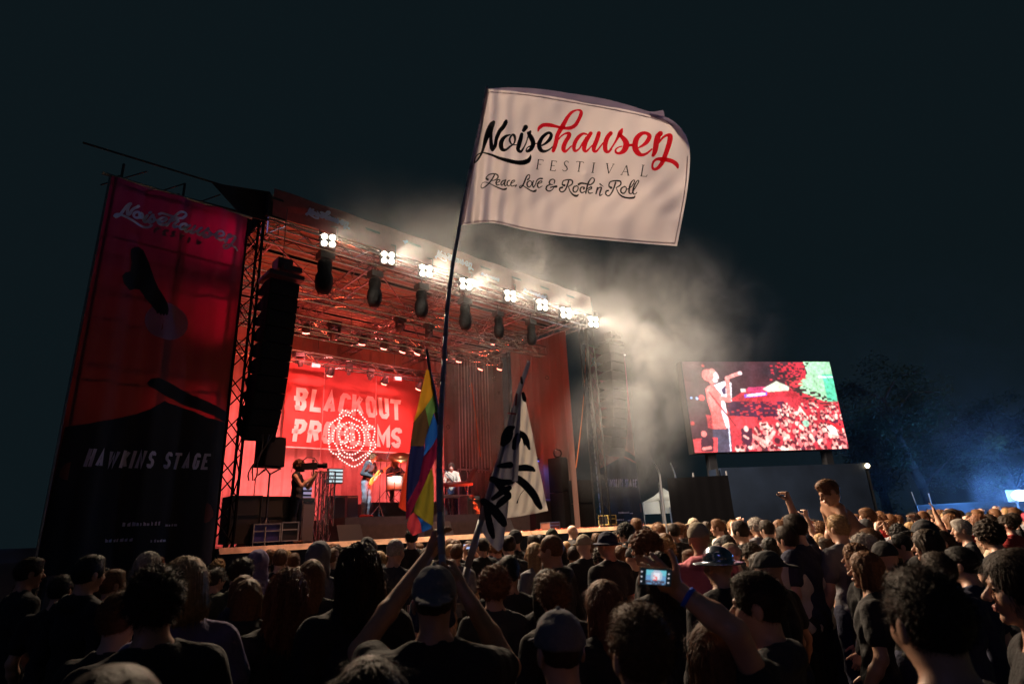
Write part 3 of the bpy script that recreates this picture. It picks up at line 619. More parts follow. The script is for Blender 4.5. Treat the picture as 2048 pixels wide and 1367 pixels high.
def tall_banner(u0, u1, zt, zb, label, u, mirror=False, du=0.0, dw=0.0):
    b = sthing('tall_banner', label, 'banner', du, dw, 0, group='tall banners beside the stage')
    mb = MB(); mb.smooth = True; nx, ny = 40, 60
    mb.add([(u0+(u1-u0)*i/nx, bwave(u0+(u1-u0)*i/nx, zb+(zt-zb)*j/ny), zb+(zt-zb)*j/ny) for i in range(nx+1) for j in range(ny+1)], [(i*(ny+1)+j, (i+1)*(ny+1)+j, (i+1)*(ny+1)+j+1, i*(ny+1)+j+1) for i in range(nx) for j in range(ny)])
    mb.build('cloth', BPRINT, b)
    f1 = banner_fn(off=0.012); f2 = banner_fn(off=0.022)
    mb = MB(); hp = [(max(u0, min(u1, p[0])), p[1]) for p in HILL]+[(u1, zb), (u0, zb)]
    cpanel(mb, hp, f1); cpanel(mb, [(min(u1, p[0]), p[1]) for p in WING], f2); mb.build('hill_print', BDARK, b)
    mb = MB(); cpanel(mb, SUNP, f1); mb.build('sun_print', SUNM, b)
    mb = MB(); cpanel(mb, EAGLE, f2, 0.08); mb.build('bird_print', BDARK, b)
    mb = MB()
    for ln in aff_lines(LOGO_N+LOGO_H, AFF): stroke(mb, ln, f2)
    mb.build('lettering', mat('blue banner lettering', (0.62, 0.78, 1.0), rough=0.7, trans=0.12), b)
    mb = MB(); 
    for ln in aff_lines(FEST, AFF)[:18]: stroke(mb, ln, f1, curve=False, cap=False, wmul=0.9)
    mb.build('small_lettering', mat('faint lettering print', (0.16, 0.09, 0.13)), b)
    mb = MB(); q0 = hz(163, 930); q1 = hz(412, 942); tw = q1[0]-q0[0]
    block_text(mb, 'HAWKINS STAGE', f2, q0[0]+0.02, (q0[1]+q1[1])/2, 0.30, tw/17.2, tw/17.2*0.40, 0.05, slant=0.13)
    mb.build('stage_name', LET, b)
    # sponsor rows, too small to read in the photograph
    rr = random.Random(5); mb = MB()
    for (xa, xb, y, hh) in ((245, 320, 1052, 0.07), (330, 350, 1052, 0.05), (210, 265, 1084, 0.06), (300, 330, 1084, 0.05)):
        a_, b_ = hz(xa, y), hz(xb, y); x = a_[0]
        while x < b_[0]:
            w_ = rr.uniform(0.02, 0.05); mb.prism([(x, a_[1]), (x+w_, a_[1]), (x+w_, a_[1]+hh*rr.uniform(.5, 1)), (x, a_[1]+hh*rr.uniform(.6, 1))], lambda x_, y_, h: f2(x_, y_, h), 0.002); x += w_+rr.uniform(0.01, 0.03)
    mb.build('sponsor_print', LET, b)
    mb = MB(); mb.tube((u0-0.15, 0.05, zt+0.04), (u1+0.1, 0.05, zt+0.04), 0.03); mb.tube((u0-0.02, 0.03, zb), (u0-0.02, 0.03, zt+0.03), 0.02); mb.build('frame_pipe', STEEL, b)
    return b
q = [hit(222, 352, 0), hit(495, 435, 0), hit(95, 1080, 0)]
tall_banner(q[0][0]+0.01, -1.85, q[0][2], 1.45, 'tall dark red banner left of the stage, printed with a bird, crimson along one edge', 0)
b2 = tall_banner(q[0][0]+0.01, -1.85, q[0][2], 1.45, 'tall banner at the right of the stage, half hidden in smoke beside the hanging speakers', 0, du=hit(1208, 955, 2.0)[0]+4.03, dw=2.0)
# frame of the left wing and its roof edge above the banner
lf = sthing('scaffold_wing', 'dark scaffold tower behind the tall left banner', 'scaffold', 0, 0, 0)
mb = MB()
for u in (-4.2, -3.1, -1.95):
    for w in (0.25, 0.75): mb.tube((u, w, 0), (u, w, 9.1), 0.024)
for z in np.arange(0.5, 9.2, 1.0):
    for w in (0.25, 0.75): mb.tube((-4.2, w, z), (-1.95, w, z), 0.018, n=5)
    for u in (-4.2, -3.1, -1.95): mb.tube((u, 0.25, z), (u, 0.75, z), 0.018, n=5)
mb.tube((-4.9, 0.2, 9.25), (-1.1, 0.2, 9.35), 0.02); mb.tube((-4.3, 0.4, 8.8), (-1.2, 0.4, 8.95), 0.02)
for u in (-4.5, -3.8, -3.1, -2.4): mb.tube((u, 0.25, 8.5), (u+0.7, 0.25, 9.1), 0.014, n=5)
mb.build('frame', BLACK, lf)
mb = MB(); mb.prism([(-1.95, 8.7), (-1.25, 8.75), (-0.95, 8.85), (-1.4, 9.5), (-2.6, 9.25)], lambda x, y, h: (x, 0.12+h, y), 0.04); mb.build('corner_sheet', BLKCLOTH, lf)
# fascia lettering
def fasc(A3): return lambda x, y, h=0: (x, -0.12-h, y)
uv0 = hit(612, 416, -0.1); uv1 = hit(690, 440, -0.1)
mb = MB(); wpx = 410.0
for (x0, x1, y0) in ((612, 700, 418), (795, 830, 490), (870, 945, 512), (960, 1005, 543), (1044, 1100, 567)):
    a_, b_ = hit(x0, y0, -0.1), hit(x1, y0, -0.1); sc_ = (b_[0]-a_[0])/wpx; z0 = 9.18
    A4 = np.array([[sc_, 0.02*sc_], [0, -sc_], [a_[0]-948*sc_, z0+260*sc_]])
    for ln in aff_lines((LOGO_N+LOGO_H) if x0 == 612 or x0 == 870 else LOGO_P if x0 != 795 else LOGO_H[:1], A4): stroke(mb, ln, fasc(0))
    mb.build('lettering', PRW, fb); mb = MB()
# ================================================================== light rig
def on(px, py, w): return hit(px, py, w)
# blinders: housing, bracket, four lamp lenses
def make_blinder(label, u, w, z, sc=1.0):
    t = sthing('blinder_light', label, 'stage light', u, w, z, group='lit blinder lights along the front truss', turn=R(-18))
    mb = MB()
    mb.box((0, 0.10, 0), (0.46*sc, 0.16, 0.46*sc)); mb.build('housing', BLACK, t)
    mb = MB(); mb.tube((-0.26*sc, 0.08, 0), (-0.26*sc, 0.08, 0.42), 0.014); mb.tube((0.26*sc, 0.08, 0), (0.26*sc, 0.08, 0.42), 0.014); mb.tube((-0.26*sc, 0.08, 0.42), (0.26*sc, 0.08, 0.42), 0.014); mb.build('bracket', BLACK, t)
    for i in (-1, 1):
        for j in (-1, 1):
            mb = MB(); mb.smooth = True; q = Euler((R(90), 0, 0)).to_quaternion()
            mb.lathe([(0.001, 0.055), (0.045*sc, 0.045), (0.075*sc, 0.02), (0.085*sc, 0.0), (0.085*sc, -0.03)], (i*0.115*sc, 0.0, j*0.115*sc), 14, q)
            mb.build('lamp', LAMPW, t)
    return t
pos_words = ['nearest and largest lit blinder, at the left end of the front truss', 'second lit blinder from the left, above the hooded moving head', 'third lit blinder from the left on the front truss', 'lit blinder just right of the tall flag pole', 'fifth lit blinder from the left on the front truss', 'sixth lit blinder from the left, in thick smoke', 'seventh lit blinder from the left, in the smoke', 'farthest lit blinder, at the right end of the front truss']
for (u, w, z), lb, (px, py) in zip(BL, pos_words, BL_PX):
    d = np.linalg.norm(SP(u, w, z)-cC); make_blinder(lb, u, w, z, 0.76+max(0, (d-13))*0.022)
# rain covered moving heads hanging under the front truss
def mh_mesh(mb, s=1.0):
    prof = [(0.05, 0.46), (0.15, 0.42), (0.17, 0.30), (0.15, 0.16), (0.19, 0.05), (0.205, -0.10), (0.18, -0.25), (0.13, -0.36), (0.10, -0.38)]
    mb.smooth = True; mb.lathe([(r*s, z*s) for r, z in prof], (0, 0, 0), 14)
COVER = mat('black rain cover', (0.005, 0.006, 0.008), rough=0.85, spec=0.15, bump=0.6, bscale=14, bdist=0.03)
hooded = [(650, 525, 590), (750, 560, 615), (843, 585, 636), (930, 612, 660), (997, 636, 676), (1062, 652, 690)]
hl = ['hooded black moving head nearest the hanging speakers', 'hooded black moving head below the second blinder', 'hooded black moving head below the third blinder', 'hooded black moving head just right of the flag pole', 'hooded moving head below the fifth blinder', 'hooded moving head below the sixth blinder, lost in smoke']
for (px, ya, yb), lb in zip(hooded, hl):
    a = on(px, ya, 0.25); b = on(px, yb, 0.25); s = (a[2]-b[2])/0.84*1.05
    t = sthing('moving_head_light', lb, 'stage light', a[0], 0.25, (a[2]+b[2])/2, group='hooded moving heads under the front truss')
    mb = MB(); mh_mesh(mb, s); mb.build('head', COVER, t)
    mb = MB(); mb.box((0, 0, 0.55*s), (0.34*s, 0.3*s, 0.18*s)); mb.tube((0, 0, 0.6*s), (0, 0, 0.95*s), 0.02); mb.build('base', BLACK, t)
    mb = MB(); mb.smooth = True; mb.ball((0, 0, -0.38*s), 0.09*s, 10, 6, (1, 1, 0.35)); mb.build('lens', mat('dark glass', (0.02, 0.02, 0.02), rough=0.08), t)
# mid and back trusses
for w, z, zz, u0_, u1_ in ((4.0, 7.95, 0, -0.6, 8.8), (6.1, 7.55, 0, -0.9, 9.0), (2.0, 7.9, 0, 6.4, 9.3)):
    t = sthing('lighting_truss', {4.0: 'middle lighting truss across the stage, hung with par cans', 6.1: 'back lighting truss across the stage above the band name', 2.0: 'short lighting truss at the right under the stage roof'}[w], 'truss', 0, 0, 0, group='lighting trusses under the stage roof')
    mb = MB(); mb.truss((u0_, w, z), (u1_, w, z), 0.32, 0.027); mb.build('frame', ALU, t)
    mb = MB()
    for k in range(4): uu = u0_+0.5+(u1_-u0_-1)*k/3; mb.tube((uu, w, z+0.16), (uu, w, RZ), 0.008, n=4)
    mb.build('hanging_cable', BLACK, t)
PARG = mat('lit red facetted lens', (0.3, 0.05, 0.05), rough=0.15, emit=(1.0, 0.25, 0.18), es=7.0)
pars = [(612, 661, 4.0, 'par can with glowing red lens beside the hanging speakers'), (724, 684, 4.0, 'par can with glowing red lens on the middle truss'), (768, 693, 4.0, 'dark par can right of the glowing one on the middle truss'), (806, 700, 4.0, 'par can above the band name, red lens'), (836, 704, 4.0, 'par can with red lens just left of the rainbow flag'), (889, 714, 4.0, 'par can right of the flag pole'), (918, 719, 4.0, 'rightmost par can of the middle truss'),
        (660, 747, 6.0, 'par can with bright red lens over the letters LAC'), (769, 764, 6.0, 'par can with bright red lens over the letter T'), (838, 775, 6.0, 'par can near the rainbow flag top'), (905, 782, 6.0, 'lower par can at the right of the back truss'), (985, 684, 3.0, 'small par can right of the pole under the roof'), (1000, 735, 4.5, 'par can high on the right wing'), (962, 735, 5.0, 'par can left of the striped wing')]
for k, (px, py, w, lb) in enumerate(pars):
    q = on(px, py, w); t = sthing('par_light', lb, 'stage light', *q, group='red par cans on the trusses', turn=R(-20+7*(k % 5)))
    tl = Euler((R(38), 0, 0)).to_quaternion()
    mb = MB(); mb.smooth = True; mb.lathe([(0.06, 0.22), (0.10, 0.16), (0.125, 0.0), (0.13, -0.05)], (0, 0, 0.02), 14, tl); mb.build('can', BLACK, t)
    mb = MB(); rr = random.Random(k)
    for i in range(15):
        a = i*2.4; r_ = 0.026*math.sqrt(i); p = tl @ Vector((r_*math.cos(a), r_*math.sin(a), -0.072)); mb.ball(p, 0.019, 6, 4)
    mb.build('lens', PARG, t)
    mb = MB(); mb.tube((-0.15, 0, 0), (-0.15, 0, 0.32), 0.012); mb.tube((0.15, 0, 0), (0.15, 0, 0.32), 0.012); mb.tube((-0.15, 0, 0.32), (0.15, 0, 0.32), 0.012); mb.build('yoke', BLACK, t)
spots = [(600, 724, 6.0, 24, 'moving head at the left over the letter B'), (698, 742, 6.0, 20, 'moving head over the letters ACK'), (741, 752, 6.0, 20, 'moving head over the letter O'), (668, 668, 4.0, 36, 'large dark moving head on the middle truss'), (800, 655, 3.1, 30, 'dark moving head under the third blinder, deeper in'), (858, 668, 3.1, 30, 'dark moving head left of the pole on the inner truss'), (724, 500, 1.2, 34, 'dark moving head between the first two blinders'), (878, 770, 6.0, 20, 'moving head right of the rainbow flag')]
for k, (px, py, w, hpx, lb) in enumerate(spots):
    q = on(px, py, w); s = hpx/1150*np.linalg.norm(SP(*q)-cC)/0.55
    t = sthing('moving_head_light', lb, 'stage light', *q, group='bare moving heads on the trusses', turn=R(-25+9*k))
    mb = MB(); mb.box((0, 0, 0.30*s), (0.34*s, 0.28*s, 0.16*s)); mb.build('base', BLACK, t)
    mb = MB()
    for sx in (-1, 1): mb.box((sx*0.16*s, 0, 0.10*s), (0.04*s, 0.10*s, 0.30*s))
    mb.box((0, 0, 0.235*s), (0.34*s, 0.10*s, 0.03*s)); mb.build('yoke', BLACK, t)
    mb = MB(); mb.smooth = True; tl = Euler((R(30), R(10*(k % 3-1)), 0)).to_quaternion(); mb.lathe([(0.06*s, 0.14*s), (0.115*s, 0.10*s), (0.12*s, 0.0), (0.09*s, -0.10*s), (0.10*s, -0.17*s)], (0, 0, -0.02*s), 12, tl); mb.build('head', mat('grey fixture body', (0.06, 0.05, 0.05), rough=0.4), t)
    mb = MB(); mb.smooth = True; mb.ball(tl @ Vector((0, 0, -0.165*s)), 0.085*s, 10, 6, (1, 1, 0.3)); mb.build('lens', mat('reddish lens', (0.25, 0.06, 0.05), rough=0.1), t)
# small white label plates on the rig, seen as pale rectangles
for k, (px, py, w, lb) in enumerate([(631, 731, 6.0, 'pale data box beside the left moving head'), (690, 662, 4.0, 'pale data box on the middle truss'), (795, 757, 6.0, 'pale data box at the right of the back truss'), (859, 698, 4.0, 'pale data box beside the flag pole')]):
    q = on(px, py, w); t = sthing('data_box', lb, 'box', *q, group='pale data boxes on the trusses')
    mb = MB(); mb.box((0, 0, 0), (0.30, 0.10, 0.14)); mb.build('case', mat('pale box', (0.55, 0.45, 0.5)), t); mb = MB(); mb.tube((0, 0, 0.07), (0, 0, 0.25), 0.012); mb.build('clamp', BLACK, t)
# ================================================================== hung line arrays
def line_array(label, u, w, ztop, n, hh, tilt0, dt, wd=0.72, flip=False):
    t = sthing('line_array_speaker', label, 'speaker', u, w, ztop, group='hanging line arrays')
    p = Vector((0, 0, 0)); ang = tilt0
    for i in range(n):
        a = R(ang); d = Vector((0, math.sin(a), -math.cos(a))); b_ = Vector((0, math.cos(a), math.sin(a)))
        mb = MB(); f0, f1 = p+d*0.01, p+d*(hh-0.01); r0, r1 = p+b_*0.74+d*(0.115), p+b_*0.74+d*(hh-0.115)
        x = Vector((wd/2, 0, 0)); m0, m1 = p+b_*0.34+d*0.012, p+b_*0.34+d*(hh-0.012)
        for sgn in (1,):
            vs = [f0-x, f0+x, f1+x, f1-x, m0-x, m0+x, m1+x, m1-x, r0-x*0.95, r0+x*0.95, r1+x*0.95, r1-x*0.95]
            mb.add(vs, [(0, 1, 2, 3), (0, 4, 5, 1), (1, 5, 6, 2), (2, 6, 7, 3), (3, 7, 4, 0), (4, 8, 9, 5), (5, 9, 10, 6), (6, 10, 11, 7), (7, 11, 8, 4), (8, 11, 10, 9)])
        mb.box(f0*0.5+f1*0.5-b_*0.006, (wd*0.9, 0.01, hh*0.86), Euler((a, 0, 0)).to_matrix())
        mb.build('speaker_box', SPKGRILL, t)
        p = p+d*hh; ang += dt*(0.4 if i < n/2 else 1.5)
    mb = MB(); mb.box((0, 0.25, 0.10), (0.74, 0.7, 0.10)); mb.tube((0, 0.2, 0.1), (0, 0.3, 0.5), 0.02); mb.box((0, 0.25, 0.42), (0.32, 0.36, 0.26)); mb.box((0.12, 0.05, 0.30), (0.4, 0.2, 0.12)); mb.build('flying_frame', BLACK, t)
    mb = MB(); mb.tube((0, 0.25, 0.5), (0, 0.25, RZ-ztop), 0.012); mb.build('hanging_chain', BLACK, t)
    return t
qa = on(568, 572, -0.35)
line_array('tall black hanging speaker column at the left of the stage, with stepped back edges', qa[0]-0.05, -0.55, qa[2]+0.05, 10, 0.345, 5.0, 2.7, wd=0.62)
qb = on(1226, 650, 1.25)
line_array('hanging speaker column at the right of the stage, orange lit, in smoke', qb[0]+0.0, 1.2, 8.6, 12, 0.37, 0.0, 2.0, wd=0.9)
# speaker on a stand under the left array
def box_speaker(label, q, wd, dp, ht, group=None, stand=True, turn=0.0):
    t = sthing('speaker_on_stand' if stand else 'stage_speaker', label, 'speaker', q[0], q[1], q[2], group=group, turn=turn)
    mb = MB(); mb.box((0, dp/2, ht/2), (wd, dp, ht)); mb.box((0, -0.008, ht/2), (wd*0.92, 0.012, ht*0.94)); mb.build('cabinet', SPKGRILL, t)
    if stand:
        mb = MB(); mb.tube((-0.15, 0.1, -0.02), (0.0, 0.15, -0.14), 0.018); mb.tube((0.22, 0.1, -0.02), (0.02, 0.15, -0.14), 0.018); mb.tube((0, 0.15, -0.12), (0, 0.15, DECK-q[2]+0.35), 0.022); mb.tube((-.15,.1,-.02),(.22,.1,-.02),.015); mb.build('pole', BLACK, t)
        for k in range(3):
            a = k*2.09; mb = MB(); mb.tube((0, 0.15, DECK-q[2]+0.55), (0.42*math.cos(a), 0.15+0.42*math.sin(a), DECK-q[2]+0.012), 0.014); mb.build('leg', BLACK, t)
    return t
q = on(547, 932, 0.35); box_speaker('small dark speaker on a stand below the left speaker column', (q[0]+0.02, 0.35, q[2]), 0.46, 0.4, 0.62, turn=R(12))
# ================================================================== backdrop with the band name
BDW = 7.45
bd = sthing('band_backdrop', 'red cloth backdrop with the band name in big pink white capitals', 'backdrop', 0, 0, 0)
c0 = on(583, 712, BDW); c1 = on(846, 762, BDW); c2 = on(583, 893, BDW)
mb = MB(); mb.smooth = True; nx, ny = 60, 30; zb_, zt_ = c2[2], c0[2]
def bdwv(u, z): return 0.012*math.sin(u*9+z)+0.02*math.sin(u*2.3+z*0.7)+0.006*math.sin(u*31+z*3)
mb.add([(c0[0]-0.1+(c1[0]-c0[0]+0.3)*i/nx, BDW+bdwv(c0[0]+(c1[0]-c0[0])*i/nx, j), zb_+(zt_-zb_)*j/ny) for i in range(nx+1) for j in range(ny+1)], [(i*(ny+1)+j, (i+1)*(ny+1)+j, (i+1)*(ny+1)+j+1, i*(ny+1)+j+1) for i in range(nx) for j in range(ny)])
mb.build('cloth', mat('coral red backdrop cloth', (0.46, 0.078, 0.072), rough=0.8, noise=0.06, nscale=2), bd)
BDL = mat('off white backdrop lettering', (0.95, 0.86, 0.84), rough=0.8)
for txt, (xa, ya), (xb, yb), hpx in (('BLACKOUT', (588, 823), (806, 838), 0), ('PROBLEMS', (584, 884), (808, 895), 0)):
    a_, b_ = on(xa, ya, BDW), on(xb, yb, BDW); top = on(xa, ya-46, BDW); mb = MB(); H = top[2]-a_[2]; n_ = len(txt)
    W_ = b_[0]-a_[0]; wd = W_/(n_+ (0.35 if 'M' in txt else 0) + 0.24*(n_-1))
    f = lambda x, y, h=0: (x + 0.05*math.sin(y*5.0+x*1.5), BDW-0.03, y)
    L_ = []
    block_text(mb, txt, f, a_[0], (a_[2]+b_[2])/2, H, wd, wd*0.20, wd*0.38)
    mb.build('lettering', BDL, bd)
mb = MB(); mb.box(((c0[0]+c1[0])/2, BDW-0.02, zb_-0.01), (c1[0]-c0[0], 0.03, 0.04)); mb.build('seam', BDL, bd)
# ================================================================== the rose made of bulbs
rs = sthing('bulb_rose_sign', 'rose shaped sign made of small round lit bulbs in front of the backdrop', 'light sign', 0, 0, 0)
RW = 6.9
zz = lambda L: [(570+x/7.196, 760+y/7.196) for x, y in L]
ROSE = [[(830,430),(865,435),(895,450),(930,475),(960,445),(1010,430),(1060,440),(1090,480),(1120,530),(1180,590),(1190,630),(1250,665),(1290,700),(1290,760),(1270,830),(1270,870),(1300,900),(1300,960),(1270,990),(1220,1055),(1150,1120),(1100,1185),(1050,1215),(1000,1240),(960,1235),(910,1210),(850,1170),(790,1130),(765,1095),(775,1060),(720,1060),(680,1040),(640,990),(640,940),(625,890),(635,830),(633,780),(635,700),(650,640),(690,600),(740,565),(785,540),(785,500),(815,465)],
        [(785,580),(840,515),(900,500),(940,515),(1000,555),(1060,580),(1110,610),(1120,660),(1165,710)],
        [(780,610),(800,640),(740,680),(700,740),(685,800),(690,865),(720,910),(745,950),(770,1010),(800,1060),(850,1100),(910,1110),(960,1105),(965,1140),(1000,1150),(1050,1130),(1100,1100),(1140,1070),(1190,1050),(1220,1010),(1230,950),(1240,900),(1215,860),(1200,820),(1190,760),(1205,710),(1210,665)],
        [(1030,660),(990,630),(935,605),(880,615),(830,650),(795,700),(775,760),(775,820),(800,870),(805,930),(830,1000),(870,1045),(930,1065),(1000,1060),(1060,1025),(1110,970),(1140,900),(1145,830),(1140,780),(1120,730),(1090,690),(1050,655)],
        [(1010,700),(960,680),(910,690),(870,730),(860,790),(880,830),(910,845)], [(1040,720),(1065,760),(1075,820),(1065,880),(1030,935),(980,965),(930,970),(880,945),(860,900),(830,885)],
        [(905,800),(930,770),(970,770),(995,800),(990,840),(960,870),(920,880),(890,890)]]
BULB = emat('lit bulb', (1.0, 0.66, 0.60), 2.2)
nb = 0; WB = MB(); RB = MB(); RB.smooth = True
for ln in ROSE:
    P = np.array(catmull([(a, b, 0) for a, b in zz(ln)], 8))[:, :2]; l = np.concatenate([[0], np.cumsum(np.linalg.norm(np.diff(P, axis=0), axis=1))])
    k = max(2, int(l[-1]/5.6))
    prev = None
    for i in range(k+1):
        s = l[-1]*i/k; x, y = np.interp(s, l, P[:, 0]), np.interp(s, l, P[:, 1]); q = on(x, y, RW); nb += 1
        if nb <= 100: mb = MB(); mb.smooth = True; mb.ball(q, 0.030, 7, 5); mb.build('bulb', BULB, rs)
        else: RB.ball(q, 0.030, 7, 5)
        if prev: WB.tube((prev[0], prev[1]+0.03, prev[2]), (q[0], q[1]+0.03, q[2]), 0.007, n=4)
        prev = q
tag(RB.build('bulb_string', BULB, rs), kind='stuff'); WB.build('wire_tube', mat('dark red tube', (0.25, 0.06, 0.05)), rs)
mb = MB(); a_, b_ = on(651, 722, RW+0.1), on(753, 904, RW+0.1); a2 = on(753, 744, RW+0.1)
zt2 = (a_[2]+a2[2])/2
for (p, q_) in (((a_[0], zt2), (a2[0], zt2)), ((a_[0], zt2), (a_[0], 2.1)), ((a2[0], zt2), (a2[0], 2.1))): mb.tube((p[0], RW+0.1, p[1]), (q_[0], RW+0.1, q_[1]), 0.015)
mb.build('frame', mat('red lit frame', (0.35, 0.2, 0.2)), rs)
gz = bpy.data.materials.new('thin gauze'); gz.use_nodes = True; g_nt = gz.node_tree; b_n = g_nt.nodes['Principled BSDF']; b_n.inputs['Base Color'].default_value = (0.30, 0.06, 0.06, 1); b_n.inputs['Alpha'].default_value = 0.35; b_n.inputs['Roughness'].default_value = 0.9
mb = MB(); zc_ = on(700, 812, RW+0.1)[2]
mb.add([(a_[0], RW+0.1, 2.1), (a2[0], RW+0.1, 2.1), (a2[0], RW+0.1, zt2), (a_[0], RW+0.1, zt2)], [(0, 1, 2, 3)]); mb.build('gauze', gz, rs)
# ================================================================== risers
RISZ = 2.26
t = sthing('stage_riser', 'low wide black riser under the guitarist', 'riser', 0, 0, 0)
mb = MB(); mb.box((4.6, 3.7, (DECK+RISZ)/2), (6.2, 4.4, RISZ-DECK-0.004)); mb.build('platform', mat('riser black', (0.05, 0.045, 0.05), rough=0.6, noise=0.2), t)
DZ = 2.70
t = sthing('drum_riser', 'black cloth covered drum riser behind the guitarist', 'riser', 0, 0, 0)
mb = MB(); mb.box((4.3, 4.0, (RISZ+DZ)/2), (2.4, 2.0, DZ-RISZ-0.004)); mb.build('platform', mat('draped dark cloth', (0.045, 0.05, 0.065), rough=0.9, bump=0.5, bscale=6, bdist=0.05), t)
# ================================================================== drum kit
DG = 'drum kit pieces'
def tri_stand(t, h, sp=0.3, r=0.012, m=CHROME):
    mb = MB(); mb.tube((0, 0, 0.1), (0, 0, h), r)
    for k in range(3): a = k*2.09+0.4; mb.tube((0, 0, 0.35), (sp*math.cos(a), sp*math.sin(a), 0.012), r*0.8)
    return mb.build('stand', m, t)
BRASS = mat('bronze cymbal', (0.55, 0.36, 0.16), rough=0.28, metal=1.0)
def cymbal(label, q, zf, r, tilt):
    t = sthing('cymbal', label, 'cymbal', q[0], q[1], zf, group=DG); tri_stand(t, q[2]-zf, 0.3)
    mb = MB(); mb.smooth = True; mb.lathe([(r, 0), (r*0.5, 0.02), (r*0.18, 0.035), (r*0.16, 0.05), (0.01, 0.06), (0.01, 0.045), (r*0.5, 0.012), (r, -0.004)], (0, 0, q[2]-zf), 26, Euler((R(tilt[0]), R(tilt[1]), 0)).to_quaternion()); mb.build('bronze_disc', BRASS, t)
DS = mat('pale green drum shell', (0.62, 0.70, 0.55), rough=0.3, coat=0.5)
q = on(761, 921, 2.9); cymbal('thin dark cymbal on a straight stand right of the guitarist', q, RISZ, 0.30, (4, 0))
q = on(801, 914, 3.3); cymbal('large tilted bronze cymbal in front of the drummer', q, DZ, 0.36, (28, -16))
def drum(label, q, zf, r, h, ax=None, m=DS):
    t = sthing('drum', label, 'drum', q[0], q[1], zf, group=DG); qq = ax or Euler((0, 0, 0)).to_quaternion(); c = (0, 0, q[2]-zf)
    mb = MB(); mb.smooth = True; mb.lathe([(r, -h/2), (r, h/2)], c, 24, qq); mb.build('shell', m, t)
    for s in (-1, 1):
        mb = MB(); mb.lathe([(r*1.04, s*h/2-0.02), (r*1.04, s*h/2+0.012), (r*0.97, s*h/2+0.014)], c, 24, qq); mb.build('hoop', CHROME, t)
    mb = MB()
    for k in range(6): a = k*math.pi/3; p0 = qq @ Vector((r*1.04*math.cos(a), r*1.04*math.sin(a), -h/2)); p1 = qq @ Vector((r*1.04*math.cos(a), r*1.04*math.sin(a), h/2)); mb.tube(p0+V(c), p1+V(c), 0.008)
    mb.build('tension_rods', CHROME, t)
    if ax is None:
        mb = MB()
        for k in range(3): a = k*2.09; mb.tube((r*math.cos(a), r*math.sin(a), q[2]-zf), (r*1.05*math.cos(a), r*1.05*math.sin(a), 0.01), 0.01)
        mb.build('legs', CHROME, t)
q = on(789, 965, 3.4); drum('pale green floor tom in front of the drummer', (q[0], 3.4, q[2]), DZ, 0.24, 0.42)
q = on(812, 955, 3.7); drum('second pale drum half behind the rainbow flag', (q[0]+0.05, 3.7, q[2]), DZ, 0.2, 0.3)
q = on(822, 975, 4.2); drum('bass drum behind the rainbow flag', (q[0]+0.1, 4.2, DZ+0.30), DZ, 0.29, 0.4, Euler((R(90), 0, 0)).to_quaternion())
def micstand(label, foot, tip, zf, boomat=None):
    t = sthing('microphone_stand', label, 'microphone stand', foot[0], foot[1], zf, group='microphone stands'); h = (boomat or tip)[2]-zf; tri_stand(t, h, 0.28, 0.010, BLACK)
    b = V(tip)-Vector((foot[0], foot[1], zf)); mb = MB(); mb.tube((0, 0, h), b, 0.008); mb.build('boom', BLACK, t); mb = MB(); mb.smooth = True; d = (b-Vector((0, 0, h+1e-3))).normalized(); mb.tube(b, b+d*0.13, 0.014, 0.02, n=8); mb.ball(b+d*0.15, 0.028); mb.build('microphone', BLACK, t)
q = on(772, 1000, 3.2); tip = on(779, 899, 3.2); bo = on(771, 916, 3.2); micstand('boom microphone stand between the two cymbals', q, tip, DZ, bo)
q = on(510, 968, 0.6); tip = on(517, 949, 0.6); micstand('short microphone at the far left behind the road cases', (q[0], .6, 0), tip, DECK, (0, 0, tip[2]-0.05))
# ================================================================== totem trusses with strip lights, cabinets, cases
STRIP = emat('lit cool strip', (0.75, 0.95, 1.0), 0.8)
for k, (xa, xb, yt, yb, w, lb) in enumerate([(636, 642, 943, 1058, 1.6, 'upright truss totem left of the lit strip panel'), (650, 657, 943, 1045, 1.9, 'second upright truss totem beside the lit strip panel')]):
    a = on((xa+xb)/2, yb, w); b = on((xa+xb)/2+4, yt, w); t = sthing('truss_totem', lb, 'truss', a[0], w, DECK, group='upright truss totems')
    mb = MB(); mb.truss((0, 0, 0.02), (0, 0, b[2]-DECK), 0.22, 0.02, up=(0, 1, 0)); mb.box((0, 0, 0.01), (0.4, 0.4, 0.02)); mb.build('frame', CHROME, t)
for (xa, xb, ya, yb, w, lb) in [(657, 686, 936, 966, 2.0, 'lit strip light panel on the truss totem'), (605, 624, 962, 1000, 1.2, 'striped light panel beside the camera operator')]:
    a = on(xa, (ya+yb)/2, w); b = on(xb, (ya+yb)/2, w); tp = on((xa+xb)/2, ya, w)[2]; bt = on((xa+xb)/2, yb, w)[2]
    t = sthing('strip_light', lb, 'stage light', (a[0]+b[0])/2, w, bt, group='strip light panels'); W_ = b[0]-a[0]; H = tp-bt
    mb = MB(); mb.box((0, 0.06, H/2), (W_, 0.1, H)); mb.build('housing', BLACK, t)
    for k in range(4): mb = MB(); mb.box((0, -0.004, H*(0.14+0.24*k)), (W_*0.92, 0.03, H*0.13)); mb.build('lit_strip', STRIP if w > 1.5 else mat('half lit strip', (0.1, 0.1, 0.14), emit=(0.45, 0.42, 0.7), es=0.55), t)
    mb = MB(); mb.tube((0, 0.06, 0), (0, 0.06, (RISZ if w > 1.7 else DECK)-bt), 0.02); mb.build('pole', BLACK, t)
CAB = mat('grey carpet cabinet', (0.16, 0.16, 0.19), rough=0.8, noise=0.15)
